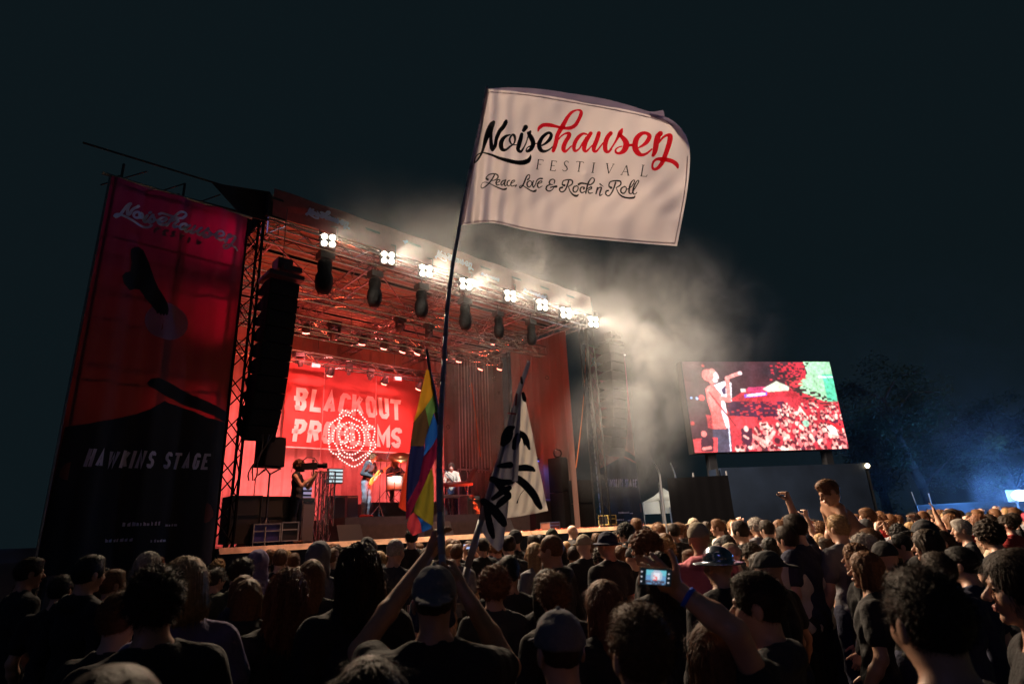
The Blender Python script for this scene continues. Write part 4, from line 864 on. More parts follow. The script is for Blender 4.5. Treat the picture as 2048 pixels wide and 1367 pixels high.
for (xa, xb, yt, yb, w, dz, lb) in [(604, 628, 994, 1056, 1.1, DECK, 'tall grey cabinet behind the camera operator'), (664, 690, 990, 1028, 3.0, RISZ, 'grey amplifier cabinet below the strip light'), (694, 716, 990, 1022, 3.6, RISZ, 'second grey amplifier left of the guitarist'), (935, 960, 990, 1050, 2.6, DECK, 'dark cabinet right of the keyboard player')]:
    a = on(xa, (yt+yb)/2, w); b = on(xb, (yt+yb)/2, w); tp = on((xa+xb)/2, yt, w)[2]
    t = sthing('amplifier', lb, 'amplifier', (a[0]+b[0])/2, w, dz, group='grey amplifier cabinets'); W_ = b[0]-a[0]; H = tp-dz
    mb = MB(); mb.box((0, 0.2, H/2), (W_, 0.4, H)); mb.build('cabinet', CAB, t); mb = MB(); mb.box((0, -0.012, H*0.45), (W_*0.88, 0.02, H*0.8)); mb.build('grille', mat('grey grille cloth', (0.11, 0.11, 0.13), rough=0.9, bump=0.4, bscale=200, bdist=0.002), t)
    mb = MB(); mb.box((0, -0.01, H*0.93), (W_*0.88, 0.025, H*0.08)); mb.build('control_panel', CHROME, t)
def road_case(label, u, w, z, wd, dp, ht, body, edge, group='road cases on the stage', wheels=True):
    t = sthing('road_case', label, 'case', u, w, z, group=group); b0 = 0.08 if wheels else 0
    mb = MB(); mb.box((0, dp/2, b0+(ht-b0)/2), (wd-0.02, dp-0.02, ht-b0-0.02)); mb.build('panel', body, t)
    mb = MB(); e = 0.022
    for sx in (-1, 1):
        for y in (0, dp): mb.box((sx*(wd/2-e/2), y, b0+(ht-b0)/2), (e, e, ht-b0))
        for z_ in (b0, ht): mb.box((sx*(wd/2-e/2), dp/2, z_), (e, dp, e))
    for y in (0, dp):
        for z_ in (b0, ht, b0+(ht-b0)*0.6): mb.box((0, y, z_), (wd, e, e))
    mb.build('edging', edge, t)
    if wheels:
        for sx in (-1, 1):
            for y in (0.08, dp-0.08): mb = MB(); mb.smooth = True; mb.tube((sx*(wd/2-0.1)-0.015, y, 0.04), (sx*(wd/2-0.1)+0.015, y, 0.04), 0.038, n=10); mb.build('wheel', BLACK, t)
a = on(508, 1070, 0.35); b = on(575, 1065, 0.35); CB = mat('blue lit case panel', (0.05, 0.05, 0.22), rough=0.4, noise=0.3); AE = mat('case edging', (0.5, 0.5, 0.55), rough=0.3, metal=0.9)  # blue light falling on the case is put into its panel colour
road_case('blue lit road case with silver edges, at the left of the stage front', a[0]+0.25, 0.35, DECK, 0.55, 0.5, 0.42, CB, AE)
road_case('open silver edged road case beside the blue lit one', a[0]+0.72, 0.35, DECK, 0.36, 0.5, 0.44, BLACK, AE)
road_case('large black road case stacked on the low cases at the left', a[0]+0.45, 0.75, DECK, 0.95, 0.5, 0.98, BLACK, mat('black edging', (0.03, 0.03, 0.03), rough=0.4), wheels=False)
road_case('very dark tall case behind the left tower', -1.15, 0.5, DECK, 0.6, 0.6, 0.98, BLACK, mat('black edging', (0.03,)*3))
a = on(1225, 1043, 0.25); road_case('small case with pale yellow edges on the right end of the stage', a[0], 0.25, DECK, 0.42, 0.4, 0.36, BLACK, mat('yellow edging', (0.75, 0.6, 0.2), rough=0.4))
a = on(1105, 1046, 0.4); road_case('low reddish box on the right part of the stage', a[0]+0.1, 0.4, DECK, 0.42, 0.4, 0.22, mat('brown box', (0.35, 0.15, 0.10)), AE, wheels=False)
a = on(1195, 1046, 0.4)
# floor monitors along the front edge
for k, (px, lb) in enumerate([(700, 'floor wedge monitor below the guitarist'), (885, 'floor wedge monitor below the keyboard'), (1010, 'floor wedge monitor behind the protest flag')]):
    a = on(px, 1060, 0.8); t = sthing('floor_monitor', lb, 'speaker', a[0], 0.7, DECK, group='floor monitors')
    mb = MB(); mb.prism([(0, 0), (0.5, 0), (0.42, 0.34), (0.18, 0.36)], lambda x, y, h: (h-0.3, x, y+0.004), 0.6); mb.build('cabinet', BLACK, t)
    mb = MB(); mb.prism([(0.44, 0.04), (0.455, 0.04), (0.415, 0.32), (0.40, 0.32)], lambda x, y, h: (h-0.26, x+0.035, y), 0.52); mb.build('grille', SPKGRILL, t)
# keyboard rig
t = sthing('keyboard_stand', 'upper keyboard on a stand in front of the singer at the right', 'keyboard', *[on(912, 968, 3.6)[0], 3.5, RISZ])
kz = on(912, 968, 3.6)[2]-RISZ
mb = MB(); mb.box((0, 0, kz), (1.0, 0.34, 0.09), Euler((R(14), R(-4), 0)).to_matrix()); mb.build('upper_keyboard', mat('dark red keyboard', (0.16, 0.04, 0.04), rough=0.4), t)
mb = MB(); mb.box((-0.25, -0.12, kz-0.40), (1.15, 0.34, 0.09)); mb.build('lower_keyboard', mat('white keyboard', (0.7, 0.7, 0.72), rough=0.4), t)
for sx in (-1, 1):
    mb = MB(); mb.tube((sx*0.45, -0.2, 0.01), (sx*0.36, 0.12, kz-0.03), 0.018); mb.tube((sx*0.45, 0.3, 0.01), (sx*0.40, -0.05, kz-0.03), 0.018); mb.build('leg', CHROME, t)
mb = MB(); mb.prism([(0.35, 0.1), (0.75, 0.62), (0.78, 0.6), (0.40, 0.07)], lambda x, y, h: (x, -0.1+h, y+kz-0.1), 0.25); mb.build('tablet_arm', BLACK, t)
t = sthing('tinsel_stand', 'slim stand wrapped in glittering orange red tinsel', 'stand', *[on(947, 1060, 2.0)[0], 2.0, DECK])
mb = MB(); rr = random.Random(2); h = on(947, 990, 2.0)[2]-DECK
for k in range(160):
    z = rr.uniform(0, h); x = 0.13*math.sin(z*3.2)+(h-z)*0.08; a = rr.uniform(0, 6.28); p = Vector((x, 0, z)); mb.mi = 0
    mb.add([p, p+Vector((0.10*math.cos(a), 0.10*math.sin(a), rr.uniform(-.03, .03))), p+Vector((0.02, 0.01, 0.035))], [(0, 1, 2)])
mb.build('tinsel', mat('orange tinsel', (0.9, 0.22, 0.10), rough=0.25, metal=0.9), t)
mb = MB(); mb.tube((0, 0, 0.01), (0, 0, h), 0.012); mb.box((0, 0, 0.006), (0.3, 0.3, 0.01)); mb.build('pole', BLACK, t)
# foil confetti along the deck edge
mb = MB(); rr = random.Random(4)
for k in range(1500):
    u = rr.triangular(5.0, 12.5, 8.2); w = rr.uniform(0.02, 0.7); z = DECK+0.005; a = rr.uniform(0, 6.28); s = rr.uniform(0.015, 0.04); h = rr.uniform(0, 0.045)
    mb.add([(u, w, z), (u+s*math.cos(a), w+s*math.sin(a), z+h), (u-s*math.sin(a), w+s*math.cos(a), z+h*0.3)], [(0, 1, 2)])
cf = mb.build('foil_confetti', mat('red foil', (0.85, 0.20, 0.12), rough=0.22, metal=0.95), None, SP(0, 0, 0), SANG); tag(cf, kind='stuff')
# monitor desk corner with blue light at the right
a = on(1090, 1045, 2.2); t = sthing('mixing_desk', 'monitor mixing desk under a blue lit frame at the right of the stage', 'mixing desk', a[0], 2.4, DECK)
mb = MB(); mb.box((0, 0, 0.45), (1.0, 0.6, 0.9)); mb.build('table', BLACK, t); mb = MB(); mb.box((0, 0, 0.96), (1.0, 0.55, 0.10), Euler((R(12), 0, 0)).to_matrix()); mb.build('console', mat('blue grey console', (0.08, 0.1, 0.2), rough=0.4), t)
mb = MB(); BLU = emat('blue led tube', (0.03, 0.10, 1.0), 1.6)
mb.tube((-0.5, 0.4, 0.2), (-0.5, 0.4, 2.3), 0.016); mb.tube((-0.6, 0.4, 2.35), (0.75, 0.4, 2.35), 0.02); mb.tube((0.7, 0.4, 0.2), (0.7, 0.4, 2.3), 0.014); mb.build('led_tube', BLU, t)
mb = MB(); mb.box((0.1, 0.5, 2.43), (1.3, 0.3, 0.06)); mb.build('shelf', BLACK, t)
lamp('blue_desk_glow', 'SPOT', SP(a[0], 2.2, DECK+2.2), 22, (0.08, 0.2, 1.0), SP(a[0]+0.1, 3.0, DECK+1), cone=140, radius=0.1)
for (xa, xb, yt, w, lb) in [(1130, 1158, 915, 1.5, 'tall dark speaker stack at the right of the stage'), (1160, 1190, 960, 1.1, 'lower dark speaker stack at the far right of the stage')]:
    a = on(xa, 1045, w); b = on(xb, 1045, w); tp = on((xa+xb)/2, yt, w)[2]; t = sthing('speaker_stack', lb, 'speaker', (a[0]+b[0])/2, w, DECK, group='dark speaker stacks')
    W_ = b[0]-a[0]; H = (tp-DECK)/2
    for k in range(2): mb = MB(); mb.box((0, 0.3, 0.02+H*(k+0.5)), (W_, 0.6, H*0.98)); mb.box((0, -0.01, 0.02+H*(k+0.5)), (W_*0.9, 0.02, H*0.88)); mb.build('speaker_box', SPKGRILL, t)
# key lights on the band
for (px, py, w, tp) in ((733, 960, 2.3, 150), (795, 950, 3.4, 90), (905, 950, 4.0, 120)):
    q = on(px, py, w); lamp('white_key_glow', 'SPOT', SP(q[0]-2.2, -0.9, 8.0), tp*55, (0.72, 0.88, 1.0), SP(*q), cone=9, blend=0.6, radius=0.05)
# soap bubbles
bm_ = bpy.data.materials.new('soap film'); bm_.use_nodes = True; n_ = bm_.node_tree; n_.nodes.clear(); o_ = n_.nodes.new('ShaderNodeOutputMaterial'); tr = n_.nodes.new('ShaderNodeBsdfTransparent'); gl = n_.nodes.new('ShaderNodeBsdfGlossy'); gl.inputs['Roughness'].default_value = 0.04
fr = n_.nodes.new('ShaderNodeFresnel'); fr.inputs['IOR'].default_value = 1.33; mu = n_.nodes.new('ShaderNodeMath'); mu.operation = 'MULTIPLY_ADD'; mu.inputs[1].default_value = 1.5; mu.inputs[2].default_value = 0.08
ms = n_.nodes.new('ShaderNodeMixShader'); n_.links.new(fr.outputs[0], mu.inputs[0]); n_.links.new(mu.outputs[0], ms.inputs[0]); n_.links.new(tr.outputs[0], ms.inputs[1]); n_.links.new(gl.outputs[0], ms.inputs[2]); n_.links.new(ms.outputs[0], o_.inputs[0])
for k, (px, py, rpx, d, lb) in enumerate([(896, 853, 4.5, 7.0, 'soap bubble just right of the rainbow flag'), (1115, 906, 9, 6.0, 'largest soap bubble, right of the protest flag'), (979, 710, 3.5, 8.0, 'soap bubble high above the keyboard player'), (988, 757, 4, 8.0, 'soap bubble in front of the striped wing'), (998, 785, 2.6, 8.5, 'small soap bubble below another by the striped wing'), (939, 686, 3.5, 8.0, 'topmost soap bubble right of the pole'), (1094, 755, 4, 7.5, 'soap bubble right of the protest flag top')]):
    mb = MB(); mb.smooth = True; mb.ball((0, 0, 0), rpx*d/1150, 16, 10); tag(mb.build('soap_bubble', bm_, None, at(px, py, d)), lb, 'soap bubble', 'soap bubbles in the air')
# stray cables down the left side
t = sthing('speaker_cable', 'black cables hanging down from the left speaker column', 'cable', 0, 0, 0)
for k, (xa, xb) in enumerate(((525, 497), (533, 500), (540, 503))):
    a = on(xa, 868, -0.2+0.1*k); b = on(xb, 960, 0.3); mb = MB(); P = [V(a)+(V(b)-V(a))*i/8+Vector((0.06*math.sin(i*0.8+k), 0, -0.1*math.sin(math.pi*i/8))) for i in range(9)]; mb.path(P, 0.014, n=5); mb.build('strand', BLACK, t)
t = sthing('orange_rope', 'thin orange rope hanging beside the right tower', 'rope', 0, 0, 0)
mb = MB(); a = on(1172, 690, 0.9); b = on(1152, 935, 0.9); mb.path([V(a)+(V(b)-V(a))*i/10+Vector((0.10*math.sin(math.pi*i/10), 0, 0)) for i in range(11)], 0.014, n=6); mb.build('strand', mat('orange rope', (0.45, 0.13, 0.03), rough=0.9, spec=0.1), t)
t = sthing('orange_rope', 'thin red lit rope hanging right of the keyboard player', 'rope', 0, 0, 0)
mb = MB(); a = on(943, 765, 3.0); b = on(961, 913, 3.0); mb.path([V(a)+(V(b)-V(a))*i/10 for i in range(11)], 0.014, n=6); mb.build('strand', mat('orange rope', (0.45, 0.13, 0.03), rough=0.9, spec=0.1), t)
# ================================================================== the big LED screen
SA, SB = np.array([6.65, 22.0, 0]), np.array([13.12, 23.2, 0]); SZ0, SZ1 = 4.19, 7.76
sdir = (SB-SA)/np.linalg.norm(SB-SA); SLEN = float(np.linalg.norm(SB-SA)); snor = np.array([sdir[1], -sdir[0], 0])   # faces the audience
def scr_st(px, py):
    d = ray(px, py); t = ((SA-cC)@snor)/(d@snor); P = cC+d*t
    return float((P-SA)@sdir)/SLEN, (float(P[2])-SZ0)/(SZ1-SZ0)
GW, GH = 330, 184
img = np.zeros((GH+1, GW+1, 3)); img[:] = (0.035, 0.020, 0.028)
ys_, xs_ = np.mgrid[0:GH+1, 0:GW+1]; sx_, sy_ = xs_/GW, ys_/GH
def zst(p): return scr_st(1380+p[0]/6.4, 715+p[1]/6.4)
def inside(poly):
    P = [zst(p) for p in poly]; m = np.zeros(sx_.shape, bool); n = len(P)
    for i in range(n):
        (x1, y1), (x2, y2) = P[i], P[(i+1) % n]
        c = ((y1 > sy_) != (y2 > sy_)) & (sx_ < (x2-x1)*(sy_-y1)/(y2-y1+1e-12)+x1); m ^= c
    return m
def disc(p, r, sc=1.0):
    c = zst(p); rr = r/6.4/300.0
    return ((sx_-c[0])**2+((sy_-c[1])*0.56/sc)**2) < rr*rr
def seg(a, b, w):
    A_, B_ = np.array(zst(a)), np.array(zst(b)); A_[1] *= .56; B_[1] *= .56; P = np.stack([sx_, sy_*.56], -1)-A_; d = B_-A_; t = np.clip((P@d)/(d@d), 0, 1)
    return np.linalg.norm(P-t[..., None]*d, axis=-1) < w/6.4/300/2
rg = np.random.default_rng(3); N1 = rg.random(sx_.shape)
N2 = np.kron(rg.random((GH//3+2, GW//6+2)), np.ones((3, 6)))[:GH+1, :GW+1]
def fillm(m, c, j=0.0):
    img[m] = np.array(c)*(1+j*(N1[m][:, None]-0.5))
m = inside([(1000,60),(1450,60),(1500,300),(1300,420),(1000,380)]); gx = np.clip((sx_-0.55)/0.25, 0, 1); mm = m & (N2 < gx*0.9); fillm(mm, (0.55, 0.03, 0.05), 0.8)
fillm(inside([(480,560),(720,400),(1200,400),(1900,560),(2035,1185),(540,1210)]), (0.50, 0.03, 0.045), 0.6)
mm = inside([(480,560),(1200,560),(1210,760),(880,800),(500,740)]) & (N2 < .75); fillm(mm, (0.05, 0.015, 0.04))
gm = inside([(1440,48),(1790,48),(1885,560),(1720,560),(1430,440),(1380,340),(1500,200)]); fillm(gm, (0.33, 0.66, 0.40), 0.25)
m = gm & (sx_ > 0.93) & (sy_ < 0.85); fillm(m, (0.07, 0.55, 0.33), 0.3)
m = inside([(1200,300),(1450,180),(1520,60),(1470,60),(1380,330),(1880,560),(1900,700),(1650,620),(1400,500)]) & (N2 < .42); fillm(m, (0.02, 0.02, 0.02))
m = inside([(1200,300),(1450,180),(1500,320),(1300,420)]) & (N2 > .65); fillm(m, (0.55, 0.04, 0.05))
fillm(inside([(1640,235),(1830,235),(1832,262),(1640,262)]) & (N1 > .3), (0.8, 0.85, 1.0))
heads = []
for k in range(330):
    t_ = rg.random()**0.8; y = 560+620*t_; x0 = 1150-560*t_ if t_ > .45 else 1150-150*t_; x = x0+(1890+140*t_-x0)*rg.random(); heads.append((y, x, t_))
heads.sort()
for y, x, t_ in heads:
    r = 14+26*t_
    if rg.random() < .6: fillm(disc((x, y+r*1.6), r*1.25), [(0.06, 0.01, 0.03), (0.45, 0.02, 0.04), (0.10, 0.02, 0.03)][int(rg.random()*3)])
    c = [(0.95, 0.42, 0.36), (0.95, 0.60, 0.50), (0.80, 0.12, 0.13), (0.95, 0.28, 0.26)][int(rg.random()*4)]
    fillm(disc((x, y), r*0.75, 1.3), c, 0.3)
    if rg.random() < .5: fillm(disc((x, y-r*.7), r*.6), (0.10, 0.01, 0.02))
fillm(disc((1480,840), 42), (0.25, 0.5, 0.36)); fillm(inside([(1740,880),(1840,850),(1900,1000),(1800,960)]), (0.95, 0.85, 0.78)); fillm(inside([(1740,800),(1940,880),(1950,960),(1800,860)]), (0.6, 0.02, 0.03))
fillm(seg((1360,730), (1410,650), 22), (0.95, 0.6, 0.5)); fillm(seg((1410,650), (1470,730), 22), (0.95, 0.6, 0.5))
fillm(inside([(740,380),(960,370),(1000,440),(720,440)]), (0.50, 0.04, 0.13), 0.8); fillm(inside([(925,400),(1100,300),(1262,370),(1262,420),(1000,440)]), (0.60, 0.66, 0.52), 0.1)
fillm(inside([(690,470),(980,440),(980,480),(700,512)]), (0.25, 0.12, 0.9)); fillm(inside([(720,470),(960,448),(960,474),(720,500)]), (0.95, 0.95, 1.0)); fillm(inside([(645,400),(710,400),(715,440),(650,440)]), (0.75, 0.72, 0.65))
fillm(inside([(490,745),(860,760),(865,830),(830,880),(560,935),(505,890)]), (0.72, 0.045, 0.06), 0.2); fillm(inside([(915,760),(1060,750),(1060,800),(920,830)]), (0.72, 0.045, 0.06), 0.2)
fillm(seg((800,1000), (980,1090), 46), (0.95, 0.38, 0.33)); fillm(seg((980,1090), (1070,950), 40), (0.95, 0.45, 0.40)); fillm(disc((1120,1060), 66), (0.5, 0.03, 0.05)); fillm(disc((1115,1060), 36), (0.05, 0.01, 0.02))
fillm(inside([(650,900),(790,900),(800,1060),(740,1140),(660,1060)]), (0.04, 0.01, 0.03)); fillm(disc((715,910), 28, 1.2), (0.95, 0.5, 0.45)); fillm(seg((690,1000), (740,1030), 26), (0.95, 0.4, 0.36))
# the singer on the screen
fillm(inside([(285,905),(500,890),(520,1215),(355,1215),(300,1100)]), (0.05, 0.05, 0.085)); fillm(seg((495,900), (520,1190), 14), (0.7, 0.75, 0.9))
fillm(inside([(195,400),(290,330),(440,370),(470,500),(430,570),(480,700),(505,880),(450,912),(290,912),(268,720),(215,540)]), (0.85, 0.15, 0.14), 0.5)
fillm(inside([(300,350),(440,300),(525,320),(530,560),(440,560),(505,890),(465,900),(400,700),(400,470)]), (0.92, 0.88, 0.95), 0.1); fillm(inside([(395,410),(455,350),(455,470),(420,470)]), (0.04, 0.02, 0.08))
fillm(seg((250,400), (300,650), 70), (0.9, 0.22, 0.2), 0.6); fillm(inside([(200,730),(275,735),(290,912),(230,900)]), (0.5, 0.05, 0.06), 0.6)
fillm(seg((470,270), (500,540), 52), (0.9, 0.24, 0.22), 0.3); fillm(seg((400,520), (480,540), 60), (0.9, 0.22, 0.2), 0.3); fillm(seg((470,260), (640,195), 44), (0.92, 0.35, 0.32)); fillm(disc((635,200), 24), (0.95, 0.8, 0.85))
fillm(disc((300,245), 62, 1.2), (0.90, 0.66, 0.68)); fillm(disc((225,225), 74), (0.85, 0.2, 0.18), 0.6); fillm(disc((280,175), 34), (0.85, 0.3, 0.26), 0.6); fillm(disc((270,310), 26), (0.9, 0.25, 0.22)); fillm(seg((350,280), (430,275), 18), (0.04, 0.02, 0.03))
fillm(seg((240,440), (580,870), 20), (0.25, 0.02, 0.03))
fillm(inside([(35,1040),(350,1020),(350,1215),(65,1225)]), (0.72, 0.06, 0.07), 0.2); fillm(inside([(135,1050),(220,980),(300,1040),(300,1200),(140,1200)]), (0.04, 0.01, 0.025)); fillm(disc((175,975), 34), (0.85, 0.2, 0.18)); fillm(seg((170,1165), (260,1150), 34), (0.85, 0.22, 0.2))
fillm(disc((145,515), 36), (0.7, 0.08, 0.08), 0.8); fillm(disc((15,515), 14), (0.3, 0.5, 1.0)); fillm(disc((85,520), 16), (0.4, 0.6, 1.0)); fillm(disc((160,105), 18), (0.5, 0.06, 0.06)); fillm(disc((30,840), 26), (0.4, 0.04, 0.04)); fillm(seg((1130,1150), (1260,1195), 10), (0.95, 0.8, 0.8))
K = rg.random((GH//2+2, GW//2+2)); K = np.kron(K, np.ones((2, 2)))[:GH+1, :GW+1]
def smooth_noise(n_, m_):
    g_ = rg.random((n_, m_)); yi = np.linspace(0, n_-1.001, GH+1); xi = np.linspace(0, m_-1.001, GW+1); a0 = yi.astype(int); b0 = xi.astype(int); fy = (yi-a0)[:, None]; fx = (xi-b0)[None]
    return g_[a0][:, b0]*(1-fy)*(1-fx)+g_[a0+1][:, b0]*fy*(1-fx)+g_[a0][:, b0+1]*(1-fy)*fx+g_[a0+1][:, b0+1]*fy*fx
img *= (0.45+0.45*smooth_noise(14, 24)+0.65*smooth_noise(46, 82))[..., None]
img += np.array((0.05, 0.006, 0.008))*smooth_noise(9, 14)[..., None]
img *= (0.78+0.44*K)[..., None]*(0.9+0.1*(ys_ % 3 != 0))[..., None]
for _ in range(2): img[1:-1, 1:-1] = 0.5*img[1:-1, 1:-1]+0.125*(img[:-2, 1:-1]+img[2:, 1:-1]+img[1:-1, :-2]+img[1:-1, 2:])
ls = thing('led_screen', 'large lit video screen showing a singer and a red crowd, right of the stage', 'screen', SA, math.atan2(sdir[1], sdir[0]))
vs = [(SLEN*i/GW, 0, SZ0+(SZ1-SZ0)*j/GH) for j in range(GH+1) for i in range(GW+1)]
fs = [(j*(GW+1)+i, j*(GW+1)+i+1, (j+1)*(GW+1)+i+1, (j+1)*(GW+1)+i) for j in range(GH) for i in range(GW)]
me = bpy.data.meshes.new('lit_panel'); me.from_pydata(vs, [], fs); ca = me.color_attributes.new('picture', 'FLOAT_COLOR', 'POINT')
ca.data.foreach_set('color', np.concatenate([img.reshape(-1, 3), np.ones(((GH+1)*(GW+1), 1))], 1).astype(np.float32).ravel())
sm_ = bpy.data.materials.new('led picture'); sm_.use_nodes = True; n_ = sm_.node_tree; b_n = n_.nodes['Principled BSDF']; b_n.inputs['Base Color'].default_value = (0.02, 0.02, 0.02, 1); an = n_.nodes.new('ShaderNodeVertexColor'); an.layer_name = 'picture'
n_.links.new(an.outputs['Color'], b_n.inputs['Emission Color']); b_n.inputs['Emission Strength'].default_value = 1.9; me.materials.append(sm_)
so = bpy.data.objects.new('lit_panel', me); COL.objects.link(so); so.parent = ls; so.location = (0, -0.02, 0)
mb = MB(); mb.box((SLEN/2, 0.2, (SZ0+SZ1)/2), (SLEN+0.06, 0.36, SZ1-SZ0+0.06)); mb.build('housing', BLACK, ls)
for x in (0.8, SLEN-0.8): mb = MB(); mb.box((x, 0.3, SZ0/2+0.2), (0.3, 0.3, SZ0+0.4)); mb.build('mast', mat('dark steel', (0.012, 0.014, 0.02), rough=0.6), ls)
a = scr_st(1425, 940); 
tr = thing('screen_trailer', 'blue grey trailer body standing under the video screen', 'trailer', SA-snor*0, math.atan2(sdir[1], sdir[0]))
x0 = scr_st(1428, 960)[0]*SLEN; x1 = scr_st(1712, 960)[0]*SLEN; zt_ = SZ0+(SZ1-SZ0)*scr_st(1560, 934)[1]
mb = MB(); mb.box(((x0+x1)/2, -0.15, (zt_+0.75)/2), (x1-x0, 0.9, zt_-0.75)); mb.build('body', mat('blue grey trailer side', (0.014, 0.024, 0.05), rough=0.6, spec=0.2, noise=0.25, nscale=1.2), tr)
mb = MB(); mb.box(((x0+x1)/2, -0.1, 0.62), (x1-x0, 0.5, 0.22)); mb.box((x0-0.12, -0.55, zt_/2), (0.07, 0.07, zt_)); mb.box((x1+0.12, -0.55, zt_/2), (0.07, 0.07, zt_)); mb.build('chassis', mat('dark steel', (0.05,)*3), tr)
for x in (x0+1.2, x0+2.3): mb = MB(); mb.smooth = True; mb.tube((x, -0.62, 0.48), (x, -0.36, 0.48), 0.47, n=20); mb.build('wheel', BLACK, tr)
mb = MB(); mb.ball((0, 0, 0), 0.04); gl_ = thing('status_light', 'upper of the two tiny green lights at the left end of the trailer', 'light', at(1437, 1005, 20.5), group='green lights on the trailer'); mb.build('green_lamp', emat('green led', (0.1, 1.0, 0.4), 2.5), gl_)
mb = MB(); mb.box((0, 0.05, 0), (0.1, 0.06, 0.14)); mb.build('holder', BLACK, gl_); g2 = copy_tree(gl_); g2.location = V(at(1441, 1014, 20.5)); g2['label'] = 'lower of the two tiny green lights at the left end of the trailer'
fl_ = thing('flood_light', 'small warm white floodlight on a post at the right of the video screen', 'light', at(1733, 931, 22.0)); z_ = fl_.location[2]
mb = MB(); mb.ball((0, -0.06, 0), 0.085); mb.build('lamp', emat('small flood lens', (1.0, 0.85, 0.55), 9.0), fl_); mb = MB(); mb.box((0, 0.06, 0), (0.3, 0.12, 0.24)); mb.build('housing', BLACK, fl_); mb = MB(); mb.tube((0, 0.1, -z_), (0, 0.1, 0), 0.04); mb.build('post', BLACK, fl_)
# dark cloth wall between stage and screen
dw = thing('dark_tarpaulin_wall', 'black tarpaulin wall between the white tent and the screen trailer', 'wall', at(1385, 1010, 19.5)*np.array([1, 1, 0]))
mb = MB(); mb.smooth = True; m_ = 40
mb.add([(-0.75+2.1*i/m_, 0.004*math.sin(i*0.9), z) for i in range(m_+1) for z in (0, 3.2)], [(2*i, 2*i+2, 2*i+3, 2*i+1) for i in range(m_)]); mb.build('cloth', mat('matt black tarpaulin', (0.003, 0.003, 0.004), rough=1.0, spec=0.02), dw)
mb = MB(); 
for x in (-0.95, 0.2, 1.35): mb.tube((x, 0.1, 0), (x, 0.1, 3.35), 0.03)
mb.build('post', mat('dull steel post', (0.2, 0.21, 0.24), rough=0.5, metal=0.5), dw)
# white pavilion tent behind
tp_ = at(1326, 975, 25.0); tn = thing('pavilion_tent', 'small white pavilion tent lit from inside, right of the stage', 'tent', (tp_[0], tp_[1], 0), R(20))
ez = at(1340, 1001, 25.0)[2]; ap = tp_[2]; hw = 0.68
mb = MB(); mb.add([(-hw, -hw, ez), (hw, -hw, ez), (hw, hw, ez), (-hw, hw, ez), (0, 0, ap), (-hw*0.45, -hw*0.45, ez+(ap-ez)*0.42), (hw*0.45, -hw*0.45, ez+(ap-ez)*0.42), (hw*0.45, hw*0.45, ez+(ap-ez)*0.42), (-hw*0.45, hw*0.45, ez+(ap-ez)*0.42)],
       [(0, 1, 6, 5), (1, 2, 7, 6), (2, 3, 8, 7), (3, 0, 5, 8), (5, 6, 4), (6, 7, 4), (7, 8, 4), (8, 5, 4)]); mb.build('roof', WHITEM, tn)
mb = MB()
for sx, sy in ((-1, -1), (1, -1), (1, 1), (-1, 1)): mb.add([], []); 
mb.add([(-hw, -hw, ez-0.28), (hw, -hw, ez-0.28), (hw, -hw, ez), (-hw, -hw, ez)], [(0, 1, 2, 3)]); mb.build('side_cloth', WHITEM, tn); mb = MB(); mb.add([(-hw, hw, ez-0.5), (hw, hw, ez-0.5), (hw, hw, ez), (-hw, hw, ez)], [(0, 1, 2, 3)]); mb.build('side_cloth', WHITEM, tn)
for sx, sy in ((-1, -1), (1, -1), (1, 1), (-1, 1)): mb = MB(); mb.tube((sx*hw, sy*hw, 0), (sx*hw, sy*hw, ez), 0.035); mb.build('leg', mat('dull steel post'), tn)
lamp('tent_glow', 'POINT', V((tp_[0], tp_[1], ez-0.25)), 26, (1.0, 0.93, 0.78), radius=0.12)
for k, (a_, b_) in enumerate((((1308, 925), (1319, 972)), ((1341, 925), (1351, 990)))):
    t = thing('banner_pole', ['left', 'right'][k]+' one of two pale curved poles above the white tent', 'pole', 0, group='pale poles above the white tent') if False else thing('banner_pole', ['left', 'right'][k]+' one of two pale curved poles above the white tent', 'pole', at(b_[0], b_[1], 24)*np.array([1, 1, 0]), group='pale poles above the white tent')
    o0 = np.array(t.location); mb = MB(); mb.smooth = True; A_, B_ = at(*a_, 24), at(*b_, 24)
    P = [o0-o0, B_-o0]+[B_+(A_-B_)*i/6+np.array([0.12*math.sin(i/6*3.14), 0, 0])-o0 for i in range(1, 7)]; mb.path(P, [0.05, 0.045, 0.04, 0.04, 0.035, 0.03, 0.025, 0.02]); mb.build('rod', mat('white rod', (0.7, 0.75, 0.8), rough=0.4), t)
